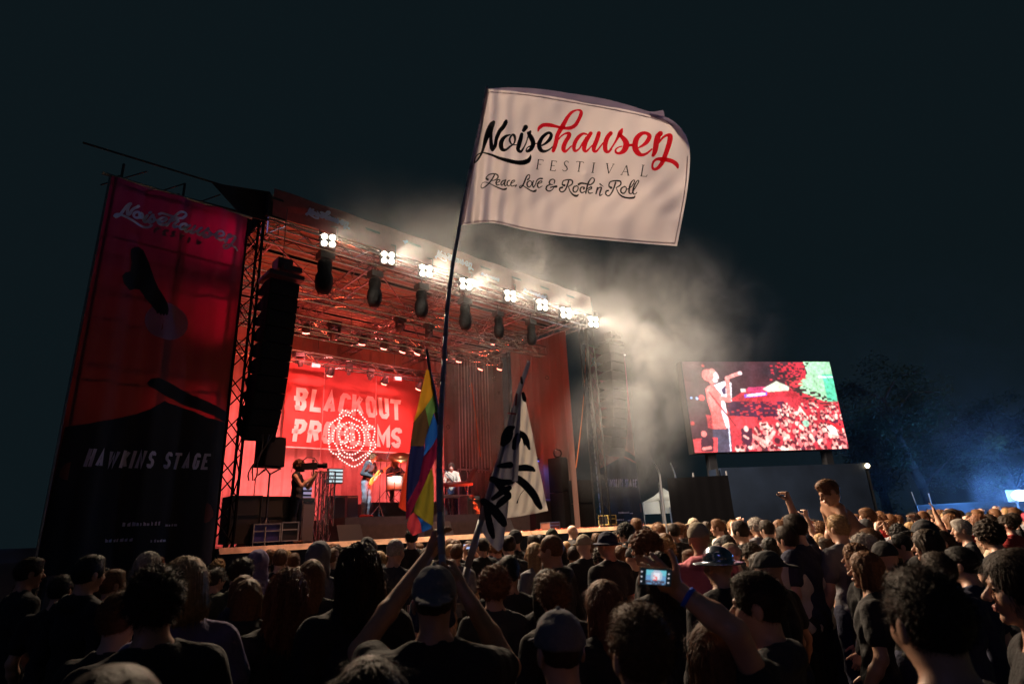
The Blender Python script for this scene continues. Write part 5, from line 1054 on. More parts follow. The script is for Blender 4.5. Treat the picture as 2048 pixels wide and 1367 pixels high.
# ================================================================== far right: trees, wall, blue lamp
BARK = mat('bark', (0.05, 0.04, 0.03), rough=0.9, noise=0.4, nscale=10); LEAF = mat('dark leaves', (0.045, 0.075, 0.035), rough=0.6, trans=0.35, noise=0.4, nscale=1.5)
def tree(label, px, py, D, H, cr, seed, lean=0.0, n=9000):
    rr = random.Random(seed); g = at(px, py, D); t = thing('broadleaf_tree', label, 'tree', (g[0], g[1], 0), group='dark trees at the right')
    mb = MB(); mb.smooth = True; P = [Vector((lean*(z/H)**1.3*H*0.5+0.12*math.sin(z), 0.1*math.cos(z*0.7), z)) for z in np.linspace(0, H*0.8, 9)]
    mb.path(P, [0.34*(1-0.75*i/8) for i in range(9)], n=9); cl_ = []
    for k in range(15):
        i = rr.randint(3, 8); b = P[i]; a = rr.uniform(0, 6.28); L = cr*rr.uniform(0.55, 1.0); e = b+Vector((L*math.cos(a), L*math.sin(a), rr.uniform(0.1, 0.5)*L)); m_ = (b+e)/2+Vector((0, 0, 0.25*L)); mb.path([b, m_, e], [0.09, 0.05, 0.015], n=5); cl_ += [e, m_, (m_+e)/2]
    mb.build('trunk', BARK, t)
    mb = MB()
    for k in range(26): c = P[rr.randint(5, 8)]; cl_.append(c+Vector((rr.gauss(0, cr*0.5), rr.gauss(0, cr*0.5), rr.gauss(0.3, cr*0.4))))
    cs = [(c, rr.uniform(0.4, 1.0)*cr*0.36) for c in cl_]
    for k in range(n):
        c, r_ = rr.choice(cs); d = Vector((rr.gauss(0, 1), rr.gauss(0, 1), rr.gauss(0, 0.8))); d.normalize(); p = c+d*r_*rr.random()**0.4
        u = Vector((rr.gauss(0, 1), rr.gauss(0, 1), rr.gauss(0, 1))).normalized(); v = u.orthogonal().normalized(); s = rr.uniform(0.05, 0.13)
        mb.add([p, p+u*s+v*s*0.5, p+u*s*2, p+u*s-v*s*0.5], [(0, 1, 2, 3)])
    mb.build('crown', LEAF, t); return t
tree('large leaning tree with blue lit branches, between the screen and the blue lamp', 1868, 1015, 30, 9.5, 3.2, 3, lean=-0.35, n=12000)
tree('dark tree right behind the video screen', 1770, 1010, 36, 9.0, 3.0, 8, n=9000)
tree('dark tree at the far right edge behind the blue lamp', 2030, 1000, 38, 8.5, 3.4, 11, n=9000)
g0 = at(1925, 1012, 27); w_ = thing('low_wall', 'long pale low wall behind the crowd at the far right', 'wall', (g0[0], g0[1], 0), R(-8))
mb = MB(); mb.box((3.5, 0, 0.95), (11, 0.25, 1.9)); mb.build('wall', mat('pale render', (0.035, 0.035, 0.04), rough=0.8, noise=0.2, nscale=2), w_); mb = MB()
for x in np.arange(-1.5, 9, 2.1): mb.box((x, -0.14, 0.9), (0.2, 0.04, 1.8))
mb.box((3.5, 0, 1.93), (11.1, 0.32, 0.06)); mb.build('coping', mat('dark coping', (0.03, 0.03, 0.035)), w_)
bp = at(2041, 990, 25.0); bl = thing('blue_flood_light', 'bright blue white floodlight on a post at the right edge', 'light', bp)
mb = MB(); mb.smooth = True; mb.ball((0, 0, 0), 0.26, 14, 9, (1.3, 1, .85)); mb.build('lamp', emat('blue white lens', (0.45, 0.72, 1.0), 30.0), bl); mb = MB(); mb.box((0, 0.35, 0), (0.8, 0.2, 0.5)); mb.build('housing', BLACK, bl); mb = MB(); mb.tube((0, 0.3, -bp[2]), (0, 0.3, 0), 0.05); mb.build('post', BLACK, bl)
lamp('blue_flood_glow', 'POINT', bp+np.array([-0.3, -0.55, 0.1]), 2300, (0.10, 0.34, 1.0), radius=0.25)
for k, (a_, b_, d) in enumerate((((1823, 983), (1834, 1013), 24), ((1857, 986), (1864, 1013), 24))):
    t = thing('marker_pole', ['left', 'right'][k]+' slim leaning white pole catching blue light', 'pole', at(*b_, d), group='leaning white poles at the right')
    o0 = np.array(t.location); mb = MB(); mb.tube(at(*a_, d)-o0, (0, 0, 0), 0.02); mb.tube((0, 0, 0), (0.1, 0, -o0[2]), 0.02); mb.build('rod', mat('white rod'), t)
# dark service vehicle side at the far left, with a round sign in the crowd
g0 = at(60, 1100, 10.5); t = thing('panel_van', 'dim grey van body behind the crowd at the far left', 'van', (g0[0], g0[1], 0), R(40))
VANM = mat('grey van paint', (0.20, 0.19, 0.21), rough=0.35, coat=0.4)
mb = MB(); mb.prism([(-2.2, 0.4), (2.3, 0.4), (2.35, 1.0), (1.7, 1.15), (1.25, 1.86), (-2.2, 1.92)], lambda x, y, h: (x, -0.9+h, y), 1.8); mb.build('body', VANM, t)
mb = MB(); mb.prism([(0.6, 1.15), (1.45, 1.15), (1.12, 1.72), (0.6, 1.74)], lambda x, y, h: (x, -0.915+h, y), 0.01); mb.build('window', mat('dark glass'), t)
for x in (-1.5, 1.5): mb = MB(); mb.smooth = True; mb.tube((x, -0.95, 0.34), (x, -0.7, 0.34), 0.33, n=18); mb.build('wheel', BLACK, t)
# ================================================================== bodies: smooth implicit surfaces turned into one continuous mesh
def axis(lo, hi, base, fines, fine):
    xs = [lo]
    while xs[-1] < hi:
        x = xs[-1]; s = base
        for a, b in fines:
            if a-base <= x <= b: s = fine
        xs.append(x+s)
    return np.array(xs, np.float32)
class Sdf:
    def __init__(s, xs, ys, zs):
        s.x, s.y, s.z = xs, ys, zs; s.F = np.full((len(xs), len(ys), len(zs)), 0.5, np.float32)
    def _sub(s, lo, hi):
        i0, i1 = np.searchsorted(s.x, lo[0]), np.searchsorted(s.x, hi[0]); j0, j1 = np.searchsorted(s.y, lo[1]), np.searchsorted(s.y, hi[1]); k0, k1 = np.searchsorted(s.z, lo[2]), np.searchsorted(s.z, hi[2])
        return slice(i0, i1), slice(j0, j1), slice(k0, k1)
    def _P(s, sl): return s.x[sl[0]][:, None, None], s.y[sl[1]][None, :, None], s.z[sl[2]][None, None, :]
    def _mix(s, sl, d, k, cut=False):
        a = s.F[sl]
        if a.size == 0: return
        if cut:
            d = -d; h = np.clip(0.5-0.5*(a-d)/k, 0, 1); s.F[sl] = a*(1-h)+d*h+k*h*(1-h)
        else:
            h = np.clip(0.5+0.5*(a-d)/k, 0, 1); s.F[sl] = a*(1-h)+d*h-k*h*(1-h)
    def cone(s, a, b, r1, r2, k=0.02, cut=False, e=0.0):
        a, b = np.array(a, float), np.array(b, float); r1 += e; r2 += e; m = max(r1, r2)+k+0.06
        sl = s._sub(np.minimum(a, b)-m, np.maximum(a, b)+m); X, Y, Z = s._P(sl); d = b-a; dd = float(d@d)+1e-9
        t = np.clip(((X-a[0])*d[0]+(Y-a[1])*d[1]+(Z-a[2])*d[2])/dd, 0, 1)
        q = np.sqrt((X-a[0]-t*d[0])**2+(Y-a[1]-t*d[1])**2+(Z-a[2]-t*d[2])**2)-(r1+(r2-r1)*t); s._mix(sl, q, k, cut)
    def ell(s, c, r, k=0.02, M=None, cut=False, e=0.0, noise=None):
        c = np.array(c, float); r = np.array(r, float)+e; m = float(r.max())+k+0.06
        sl = s._sub(c-m, c+m); X, Y, Z = s._P(sl); X = X-c[0]; Y = Y-c[1]; Z = Z-c[2]
        if M is not None:
            X, Y, Z = M[0][0]*X+M[1][0]*Y+M[2][0]*Z, M[0][1]*X+M[1][1]*Y+M[2][1]*Z, M[0][2]*X+M[1][2]*Y+M[2][2]*Z
        k0 = np.sqrt((X/r[0])**2+(Y/r[1])**2+(Z/r[2])**2); k1 = np.sqrt((X/r[0]**2)**2+(Y/r[1]**2)**2+(Z/r[2]**2)**2)+1e-6
        d = k0*(k0-1)/k1
        if noise is not None: d = d+noise(X, Y, Z)
        s._mix(sl, d.astype(np.float32), k, cut)
    def warp(s, fn): X, Y, Z = s.x[:, None, None], s.y[None, :, None], s.z[None, None, :]; s.F = s.F+fn(X, Y, Z).astype(np.float32)
    def mesh(s):
        F = s.F; nx, ny, nz = F.shape; I = F < 0
        a = np.zeros((nx-1, ny-1, nz-1), np.int8)
        for dx in (0, 1):
            for dy in (0, 1):
                for dz in (0, 1): a += I[dx:nx-1+dx, dy:ny-1+dy, dz:nz-1+dz]
        ci, cj, ck = np.nonzero((a > 0) & (a < 8)); n = len(ci); idx = np.full(a.shape, -1, np.int32); idx[ci, cj, ck] = np.arange(n)
        acc = np.zeros((n, 3)); cnt = np.zeros(n); C8 = [(0,0,0),(1,0,0),(0,1,0),(1,1,0),(0,0,1),(1,0,1),(0,1,1),(1,1,1)]
        E = [(0,1),(2,3),(4,5),(6,7),(0,2),(1,3),(4,6),(5,7),(0,4),(1,5),(2,6),(3,7)]
        for p, q in E:
            pa, pb = C8[p], C8[q]; fa = F[ci+pa[0], cj+pa[1], ck+pa[2]]; fb = F[ci+pb[0], cj+pb[1], ck+pb[2]]; m = (fa < 0) != (fb < 0)
            t = np.where(m, fa/(fa-fb+1e-12), 0)
            A = np.stack([s.x[ci+pa[0]], s.y[cj+pa[1]], s.z[ck+pa[2]]], 1); B = np.stack([s.x[ci+pb[0]], s.y[cj+pb[1]], s.z[ck+pb[2]]], 1)
            acc += (A+(B-A)*t[:, None])*m[:, None]; cnt += m
        Vt = acc/np.maximum(cnt, 1)[:, None]; faces = []
        for ax in range(3):
            sl0 = [slice(None)]*3; sl1 = [slice(None)]*3; sl0[ax] = slice(0, -1); sl1[ax] = slice(1, None)
            ch = I[tuple(sl0)] != I[tuple(sl1)]; i, j, k = np.nonzero(ch); o = [x for x in range(3) if x != ax]; g = [i, j, k]
            ok = (g[o[0]] > 0) & (g[o[1]] > 0) & (g[o[0]] < F.shape[o[0]]-1) & (g[o[1]] < F.shape[o[1]]-1); g = [q[ok] for q in g]; ins = I[g[0], g[1], g[2]]
            def cell(d0, d1):
                c = [q.copy() for q in g]; c[o[0]] = c[o[0]]-d0; c[o[1]] = c[o[1]]-d1; return idx[c[0], c[1], c[2]]
            Q = np.stack([cell(1, 1), cell(0, 1), cell(0, 0), cell(1, 0)], 1); flip = ins if ax != 1 else ~ins
            Q[~flip] = Q[~flip][:, ::-1]; faces.append(Q)
        Q = np.concatenate(faces); Q = Q[(Q >= 0).all(1)]; return Vt, Q
def np_mesh(name, Vt, Q, mats, smooth=True, mi=None):
    me = bpy.data.meshes.new(name); me.vertices.add(len(Vt)); me.vertices.foreach_set('co', np.asarray(Vt, np.float32).ravel())
    me.loops.add(Q.size); me.loops.foreach_set('vertex_index', Q.ravel().astype(np.int32)); me.polygons.add(len(Q)); me.polygons.foreach_set('loop_start', np.arange(0, Q.size, Q.shape[1], dtype=np.int32))
    try: me.polygons.foreach_set('loop_total', np.full(len(Q), Q.shape[1], np.int32))
    except Exception: pass
    for m in mats: me.materials.append(m)
    me.polygons.foreach_set('use_smooth', np.full(len(Q), smooth, bool))
    if mi is not None: me.polygons.foreach_set('material_index', mi.astype(np.int32))
    me.update(calc_edges=True); return me
SKINS = [mat('fair skin', (0.52, 0.30, 0.21), rough=0.5, noise=0.08, nscale=20), mat('tan skin', (0.42, 0.23, 0.15), rough=0.5, noise=0.08, nscale=20), mat('light skin', (0.58, 0.36, 0.27), rough=0.5)]
EYE = mat('dark eye', (0.02, 0.02, 0.02), rough=0.1); LIP = mat('lips', (0.38, 0.14, 0.12), rough=0.45)
def clothm(n, c, **k): return mat(n, c, rough=0.9, bump=0.75, bscale=13, bdist=0.03, **k)
CLO = {'black': clothm('black cotton', (0.012, 0.012, 0.014)), 'charcoal': clothm('charcoal cotton', (0.035, 0.036, 0.04)), 'grey': clothm('grey cotton', (0.14, 0.14, 0.16)), 'navy': clothm('navy cotton', (0.014, 0.018, 0.05)),
       'white': clothm('white cotton', (0.55, 0.53, 0.50)), 'olive': clothm('olive cotton', (0.05, 0.055, 0.03)), 'red': clothm('red cotton', (0.35, 0.03, 0.03)), 'purple': clothm('purple grey cotton', (0.16, 0.13, 0.26)), 'pink': clothm('pink cotton', (0.6, 0.16, 0.2)), 'blue': clothm('blue cotton', (0.06, 0.14, 0.3)),
       'brown': clothm('brown cotton', (0.12, 0.07, 0.04)), 'beige': clothm('beige cotton', (0.36, 0.30, 0.22))}
def hairm(n, c): return mat(n, c, rough=0.58, spec=0.25, noise=0.3, nscale=60, bump=0.6, bscale=220, bdist=0.004)
HAIR = {'dark': hairm('dark brown hair', (0.030, 0.018, 0.011)), 'black': hairm('black hair', (0.010, 0.009, 0.009)), 'brown': hairm('brown hair', (0.14, 0.062, 0.026)), 'blond': hairm('blond hair', (0.36, 0.22, 0.10)), 'ginger': hairm('ginger hair', (0.17, 0.065, 0.03)), 'grey': hairm('grey hair', (0.32, 0.29, 0.26)), 'red': hairm('dyed red hair', (0.35, 0.03, 0.06))}
def rotm(yaw=0, pitch=0, roll=0): return np.array(Euler((pitch, roll, yaw)).to_matrix())   # pitch<0 looks down for a head facing +Y
def nz(v): v = np.array(v, float); return v/np.linalg.norm(v)
def hand(S, w, d, n, side, curl=0.35, spread=0.10, e=0.0, thumb=0.5, sc=1.0):
    "palm, four unequal bent fingers and a thumb; w wrist, d direction, n palm normal, side towards the thumb"
    w = np.array(w, float); d = nz(d); n = nz(np.array(n)-np.array(n)@d*d); s = np.cross(d, n); s = s*(1 if s@np.array(side) > 0 else -1)
    M = np.stack([s, n, d], 1); S.ell(w+d*0.048*sc, (0.040*sc, 0.0155*sc, 0.052*sc), 0.012, M=M)
    S.cone(w, w+d*0.03, 0.025*sc, 0.022*sc, 0.02)
    for i, (o, L) in enumerate(((0.030, 0.074), (0.010, 0.082), (-0.011, 0.076), (-0.031, 0.060))):
        b = w+d*(0.088-abs(o)*0.15)*sc+s*o*sc; a = spread*(1.3-i)*0.7; dd = nz(d+s*a); c = curl*(1+0.12*i); r = (0.0092, 0.0098, 0.0092, 0.0080)[i]*sc
        for j, f in enumerate((0.45, 0.30, 0.25)):
            dd = nz(dd*math.cos(c)+n*math.sin(c)); q = b+dd*L*f*sc; S.cone(b, q, r, r*0.9, 0.005); b = q; r *= 0.9; c *= 1.1
    b = w+d*0.02*sc+s*0.026*sc; dd = nz(s*0.75+d*0.65+n*thumb*0.5)
    for L, r in ((0.042, 0.0135), (0.032, 0.0105), (0.026, 0.009)):
        q = b+dd*L*sc; S.cone(b, q, r*sc, r*0.9*sc, 0.008); b = q; dd = nz(dd+n*thumb*0.35+d*0.35)
def head(S, c, Rm, e=0.0, sc=1.0):
    c = np.array(c, float); T = lambda p: c+Rm@(np.array(p)*sc); E = lambda p, r, k=0.02, **kw: S.ell(T(p), np.array(r)*sc, k, M=Rm, **kw)
    E((0, -.006, .032), (.073, .092, .088)); E((0, .022, -.035), (.056, .064, .072), .03); E((0, .066, -.092), (.022, .02, .018), .02)
    for s in (-1, 1): E((s*.038, .055, -.02), (.024, .028, .028), .02); E((s*.076, -.012, -.004), (.0085, .019, .031), .008)
    S.cone(T((-.03, .083, .026)), T((.03, .083, .026)), .010*sc, .010*sc, .014)
    for s in (-1, 1): E((s*.031, .097, .006), (.016, .014, .011), .012, cut=True); E((s*.031, .079, .006), (.0125, .0125, .0125), .004)
    S.cone(T((0, .088, .012)), T((0, .112, -.022)), .0075*sc, .012*sc, .010); S.cone(T((-.010, .100, -.028)), T((.010, .100, -.028)), .008*sc, .008*sc, .006)
    E((0, .088, -.052), (.023, .012, .0065), .005); E((0, .087, -.063), (.020, .012, .0065), .005)
def head_faces(Vt, Q, c, Rm, sc=1.0):
    ctr = Vt[Q].mean(1); P = (ctr-np.array(c))@Rm/sc; mi = np.zeros(len(Q), int)
    for s in (-1, 1): mi[(((P-np.array([s*.031, .086, .006]))/np.array([.011, .010, .006]))**2).sum(1) < 1] = 1
    mi[(((P-np.array([0, .094, -.0575]))/np.array([.022, .012, .013]))**2).sum(1) < 1] = 2
    return mi
def default_pose(**k):
    p = dict(sh=0.185, lean=0.0, belly=1.0, head=(0, 0.01, 1.635), hrot=(0, 0, 0), legs=[((-.09, 0, .93), (-.10, .02, .50), (-.105, -.02, .085)), ((.09, 0, .93), (.10, .02, .50), (.105, -.02, .085))],
             arms=[dict(E=(-.25, -.03, 1.13), W=(-.26, .09, .90), d=(0, .25, -1), n=(1, .2, 0), side=(0, 1, 0), curl=.35), dict(E=(.25, -.03, 1.13), W=(.26, .09, .90), d=(0, .25, -1), n=(-1, .2, 0), side=(0, 1, 0), curl=.35)], pel=(0, 0, .95), feet=None)
    p.update(k); return p
def lean_T(p):
    Rl = rotm(0, -p['lean'], 0); P0 = np.array(p['pel']); return lambda q: P0+Rl@(np.array(q, float)-np.array((0, 0, .95))), Rl
def torso(S, p, e=0.0, k=0.04):
    T, Rl = lean_T(p); b = p['belly']; sh = p['sh']
    S.ell(p['pel'], (.160, .112, .11), k, M=Rl, e=e); S.ell(T((0, .005, 1.08)), (.135*b, .098*b, .15), k, M=Rl, e=e); S.ell(T((0, 0, 1.28)), (.155*sh/.185, .112, .16), k, M=Rl, e=e)
    S.cone(T((-sh*.80, -.01, 1.405)), T((sh*.80, -.01, 1.405)), .062, .062, .05, e=e); 
    for s in (-1, 1): S.cone(T((s*sh*.75, -.015, 1.415)), T((s*.03, -.02, 1.49)), .045, .045, .04, e=e*.7)
def shoulders(p):
    T, Rl = lean_T(p); return [T((-p['sh'], -.005, 1.40)), T((p['sh'], -.005, 1.40))]
def arms(S, p, e=0.0, upto=2.0, hands=True, taper=0.0, cuff=None):
    for s, a in zip(shoulders(p), p['arms']):
        E_, W_ = np.array(a['E'], float), np.array(a['W'], float)
        if upto >= 1: S.cone(s, E_, .052, .040, .03, e=e)
        else: S.cone(s, s+(E_-s)*upto, .056, .052, .03, e=e+0.008); continue
        S.cone(E_, E_+(W_-E_)*.35, .041, .043, .02, e=e); S.cone(E_+(W_-E_)*.35, E_+(W_-E_)*(1.0 if hands else .93), .043, .027, .02, e=e)
        if hands: hand(S, W_, a['d'], a['n'], a['side'], a.get('curl', .35), thumb=a.get('thumb', .5), sc=a.get('hs', 1.0))
def legs(S, p, e=0.0, k=0.03, feet=True):
    for i, (h, kn, an) in enumerate(p['legs']):
        h, kn, an = map(lambda q: np.array(q, float), (h, kn, an))
        S.cone(h, kn, .088, .056, k, e=e); S.cone(kn, kn+(an-kn)*.3, .056, .058, k, e=e); S.cone(kn+(an-kn)*.3, an, .058, .036, k, e=e)
        if feet:
            fd = nz(p['feet'][i]) if p.get('feet') else np.array((0, 1, 0.)); b = an+np.array((0, 0, -.045)); S.cone(b-fd*.04, b+fd*.15, .038, .026, .03)
def build_pose(name, p, sleeve='tee', near=False):
    "returns meshes: body, top, trousers, shoes"
    b, f = (0.011, 0.0048) if near else (0.016, 0.0072)
    hc = np.array(p['head']); Hh = [(a['W']) for a in p['arms']]; R3 = []
    for ax in range(3):
        ra = [(hc[ax]-.125, hc[ax]+.13)]+[(h[ax]-.07 if ax < 2 else h[ax]-.16, h[ax]+(.07 if ax < 2 else .16)) for h in Hh]
        for a in p['arms']:
            w = np.array(a['W']); tip = w+nz(a['d'])*.17; ra.append((min(w[ax], tip[ax])-.03, max(w[ax], tip[ax])+.03))
        R3.append(ra)
    allp = np.array([hc+.16, hc-.16]+[np.array(a[k_], float)+s*.24 for a in p['arms'] for k_ in ('E', 'W') for s in (-1, 1)]+[np.array(q)+s*.2 for l in p['legs'] for q in l for s in (-1, 1)]+[np.array(p['pel'])-.2])
    lo, hi = allp.min(0), allp.max(0); lo[2] = min(x[2] for l in p['legs'] for x in l)-.12
    ax3 = [axis(lo[i], hi[i], b, R3[i], f) for i in range(3)]
    Rm = rotm(*p['hrot']); T, Rl = lean_T(p)
    S = Sdf(*ax3); torso(S, p); legs(S, p); arms(S, p); S.cone(T((0, -.015, 1.43)), hc+Rm@np.array((0, -.018, -.05)), .060, .052, .03); head(S, hc, Rm)
    Vt, Q = S.mesh(); body = np_mesh('person_body', Vt, Q, [SKINS[0], EYE, LIP], mi=head_faces(Vt, Q, hc, Rm))
    # top
    g = 0.011 if near else 0.016; S = Sdf(*[axis(lo[i], hi[i], g, [], g) for i in range(3)])
    torso(S, p, e=.016); arms(S, p, e=.016, upto=.55 if sleeve == 'tee' else 2.0, hands=False)
    if sleeve == 'vest': S = Sdf(*[axis(lo[i], hi[i], g, [], g) for i in range(3)]); torso(S, p, e=.014)
    if sleeve == 'hoodie':
        S.ell(T((0, -.085, 1.47)), (.11, .05, .055), .03, M=Rl); S.cone(T((-.06, .03, 1.475)), T((-.07, -.06, 1.50)), .024, .028, .02); S.cone(T((.06, .03, 1.475)), T((.07, -.06, 1.50)), .024, .028, .02)
    S.cone(T((0, 0, 1.47)), hc+Rm@np.array((0, -.01, 0)), .070, .075, .012, cut=True)
    S.warp(lambda X, Y, Z: 0.0045*np.sin(X*31+Z*17+2*np.sin(Y*13))*np.sin(Z*23+Y*19)+0.003*np.sin(X*55+Z*41+Y*37))
    Vt, Q = S.mesh(); top = np_mesh('person_top', Vt, Q, [CLO['black']])
    g = 0.02; S = Sdf(*[axis(lo[i], hi[i], g, [], g) for i in range(3)]); S.ell(p['pel'], (.165, .118, .11), .04, e=.008, M=Rl); legs(S, p, e=.012, feet=False)
    S.warp(lambda X, Y, Z: 0.004*np.sin(X*31+Z*27+2*np.sin(Y*13))); Vt, Q = S.mesh(); tro = np_mesh('person_trousers', Vt, Q, [CLO['black']])
    g = 0.014; an = np.array([l[2] for l in p['legs']]); S = Sdf(*[axis(an[:, i].min()-.25, an[:, i].max()+.28, g, [], g) for i in range(3)])
    for i, l in enumerate(p['legs']):
        fd = nz(p['feet'][i]) if p.get('feet') else np.array((0, 1, 0.)); q = np.array(l[2])+np.array((0, 0, -.045)); S.cone(q-fd*.05, q+fd*.16, .046, .036, .03); S.cone(q, q+np.array((0, 0, .05)), .045, .045, .03)
    Vt, Q = S.mesh(); sh = np_mesh('person_shoes', Vt, Q, [CLO['black']])
    return dict(body=body, top=top, tro=tro, shoes=sh, head=hc, hrot=p['hrot'])
# ------------------------------------------------------------------ hair and hats, built round the head centre
def hair_mesh(kind, near=False, seed=0):
    g = 0.0055 if near else 0.0085; rr = np.random.default_rng(seed+11)
    long = kind in ('long', 'wavy', 'pony'); S = Sdf(axis(-.17, .17, g, [], g), axis(-.2, .16, g, [], g), axis(-.42 if long else -.12, .19, g, [], g))
    t = {'short': .011, 'buzz': .004, 'curly': .030, 'messy': .020, 'long': .016, 'wavy': .022, 'pony': .009, 'bun': .010, 'bob': .022}[kind]
    S.ell((0, -.008, .034), (.073+t, .092+t, .088+t*1.1), .01)
    if kind in ('short', 'messy'): S.ell((0, .02, .10), (.055, .07, .035), .03)
    if kind == 'curly': S.ell((0, -.03, .03), (.105, .10, .09), .02)
    if kind in ('long', 'wavy'):
        w = .088 if kind == 'long' else .105; S.ell((0, -.055, -.07), (w, .062, .16), .03); S.ell((0, -.065, -.20), (w*.9, .05, .16), .03)
        for s in (-1, 1): S.cone((s*.075, -.01, .02), (s*.088, .0, -.24), .024, .020, .02)
    if kind == 'bob':
        S.ell((0, -.04, -.05), (.095, .075, .10), .03)
        for s in (-1, 1): S.cone((s*.078, .01, .02), (s*.084, .015, -.09), .024, .018, .02)
    if kind == 'pony': S.cone((0, -.10, .05), (0, -.145, .0), .028, .036, .02); S.cone((0, -.145, .0), (0, -.12, -.22), .034, .012, .02)
    if kind == 'bun': S.ell((0, -.10, .085), (.042, .042, .038), .01)
    S.ell((0, .118, -.045), (.066 if kind != 'curly' else .072, .086, .112), .018, cut=True)
    if kind in ('short', 'messy', 'buzz', 'curly', 'pony', 'bun'):
        S.ell((0, .03, -.115), (.13, .10, .10), .02, cut=True); 
        if kind not in ('pony',): S.ell((0, -.10, -.125), (.13, .10, .062), .02, cut=True)
        for s in (-1, 1): S.ell((s*.082, -.002, -.01), (.02, .028, .04), .01, cut=True)
    am, fr = {'short': (.0014, 230), 'buzz': (.001, 200), 'curly': (.008, 110), 'messy': (.005, 120), 'long': (.0022, 120), 'wavy': (.007, 70), 'pony': (.002, 160), 'bun': (.002, 160), 'bob': (.004, 120)}[kind]
    if kind in ('long', 'wavy', 'bob', 'pony', 'bun'): S.warp(lambda X, Y, Z: am*np.sin(np.arctan2(X, Y+.02)*52+np.sin(Z*26)*1.6)+am*.6*np.sin(np.arctan2(X, Y)*71+Z*20))
    else: S.warp(lambda X, Y, Z: am*(np.sin(X*fr+2*np.sin(Z*fr*.4))*np.sin(Y*fr*1.1+1.3*np.sin(X*fr*.5))+.7*np.sin(Z*fr*1.3+X*fr*.8)))
    Vt, Q = S.mesh()
    if kind == 'buzz': return np_mesh('hair', Vt, Q, [HAIR['dark']])
    # loose strands as thin ribbons
    n = {'short': 2200, 'curly': 2200, 'messy': 2200, 'long': 1500, 'wavy': 1700, 'pony': 600, 'bun': 600, 'bob': 1200}[kind]*(3 if near else 1)
    ctr = Vt[Q].mean(1); nr = np.cross(Vt[Q[:, 1]]-Vt[Q[:, 0]], Vt[Q[:, 3]]-Vt[Q[:, 0]]); nr /= np.linalg.norm(nr, axis=1)[:, None]+1e-9
    pick = rr.integers(0, len(Q), n); root = ctr[pick]; no = nr[pick]; down = np.array([0, -.1, -1.0]); fl = down-(no@down)[:, None]*no; fl /= np.linalg.norm(fl, axis=1)[:, None]+1e-6
    seg = 4; L = {'short': .016, 'curly': .028, 'messy': .026, 'long': .05, 'wavy': .055, 'pony': .03, 'bun': .03, 'bob': .035}[kind]*rr.uniform(.6, 1.3, n)
    if kind in ('short', 'messy', 'curly'): fl = fl*.6+rr.normal(0, .4, (n, 3)); fl[:, 2] += .25
    w = (.0011 if near else .0017); d = no*(.3 if kind in ('long', 'bob') else .5)+fl; d /= np.linalg.norm(d, axis=1)[:, None]; side = np.cross(d, no); side /= np.linalg.norm(side, axis=1)[:, None]+1e-6
    pts = [root-no*.003]; cur = d
    ph = rr.uniform(0, 6.28, n)
    for i in range(seg):
        pts.append(pts[-1]+cur*(L/seg)[:, None]); cur = cur+fl*.25+side*(np.sin(ph+i*1.7)*(.5 if kind in ('curly', 'wavy', 'messy') else .15))[:, None]-no*.1; cur /= np.linalg.norm(cur, axis=1)[:, None]
    VS = [Vt]; QS = [Q]; base = len(Vt)
    for i, q in enumerate(pts): ww = w*(1-.7*i/seg); VS += [q+side*ww, q-side*ww]
    for i in range(seg):
        a = base+i*2*n; r_ = np.arange(n); QS.append(np.stack([a+r_, a+n+r_, a+3*n+r_, a+2*n+r_], 1))
    return np_mesh('hair', np.concatenate(VS), np.concatenate(QS), [HAIR['dark']])
def hat_mesh(kind, seed=0):
    g = 0.007; big = kind in ('hood',); S = Sdf(axis(-.24, .24, g, [], g), axis(-.26, .28, g, [], g), axis(-.24, .2, g, [], g))
    if kind in ('cap', 'capback', 'cap1'):
        sg = -1 if kind == 'capback' else 1
        S.ell((0, -.006, .036), (.086, .105, .104), .01); S.ell((0, 0, -.12), (.3, .3, .147), .01, cut=True); S.ell((0, sg*.125, .028), (.070, .085, .0075), .012, M=rotm(0, -.18*sg, 0)); S.ell((0, -.006, .144), (.01, .01, .006), .003)
    if kind == 'beanie': S.ell((0, -.01, .045), (.084, .103, .105), .01); S.ell((0, 0, -.14), (.3, .3, .155), .01, cut=True); S.cone((0, -.01, .03), (0, -.01, .031), .09, .09, .01)
    if kind == 'bucket': S.ell((0, -.006, .05), (.086, .102, .088), .01); S.ell((0, 0, -.12), (.3, .3, .145), .01, cut=True); S.ell((0, -.005, .022), (.135, .15, .012), .02)
    if kind == 'shiny': S.ell((0, -.006, .05), (.084, .10, .075), .01); S.ell((0, 0, -.12), (.3, .3, .145), .01, cut=True); S.ell((0, -.005, .022), (.155, .17, .010), .02)
    if kind == 'hood':
        S.ell((0, -.02, .03), (.108, .125, .128), .02); S.ell((0, -.02, -.10), (.12, .11, .09), .05); S.ell((0, .14, -.02), (.078, .12, .105), .02, cut=True); S.ell((0, .0, .0), (.078, .10, .12), .01, cut=True)
    S.warp(lambda X, Y, Z: .0015*np.sin(X*70+Z*60+Y*50)); Vt, Q = S.mesh(); return np_mesh('hat', Vt, Q, [CLO['black']])
HAIRM = {}; HATM = {}
def hairmesh(k, near): 
    if (k, near) not in HAIRM: HAIRM[(k, near)] = hair_mesh(k, near, len(HAIRM))
    return HAIRM[(k, near)]
def hatmesh(k):
    if k not in HATM: HATM[k] = hat_mesh(k)
    return HATM[k]
def part(me, name, parent, material, loc=(0, 0, 0), rot=(0, 0, 0), sc=1.0):
    o = bpy.data.objects.new(name, me); COL.objects.link(o); o.parent = parent; o.location = V(loc); o.rotation_euler = rot; o.scale = (sc, sc, sc)
    if material is not None: o.material_slots[0].link = 'OBJECT'; o.material_slots[0].material = material
    return o
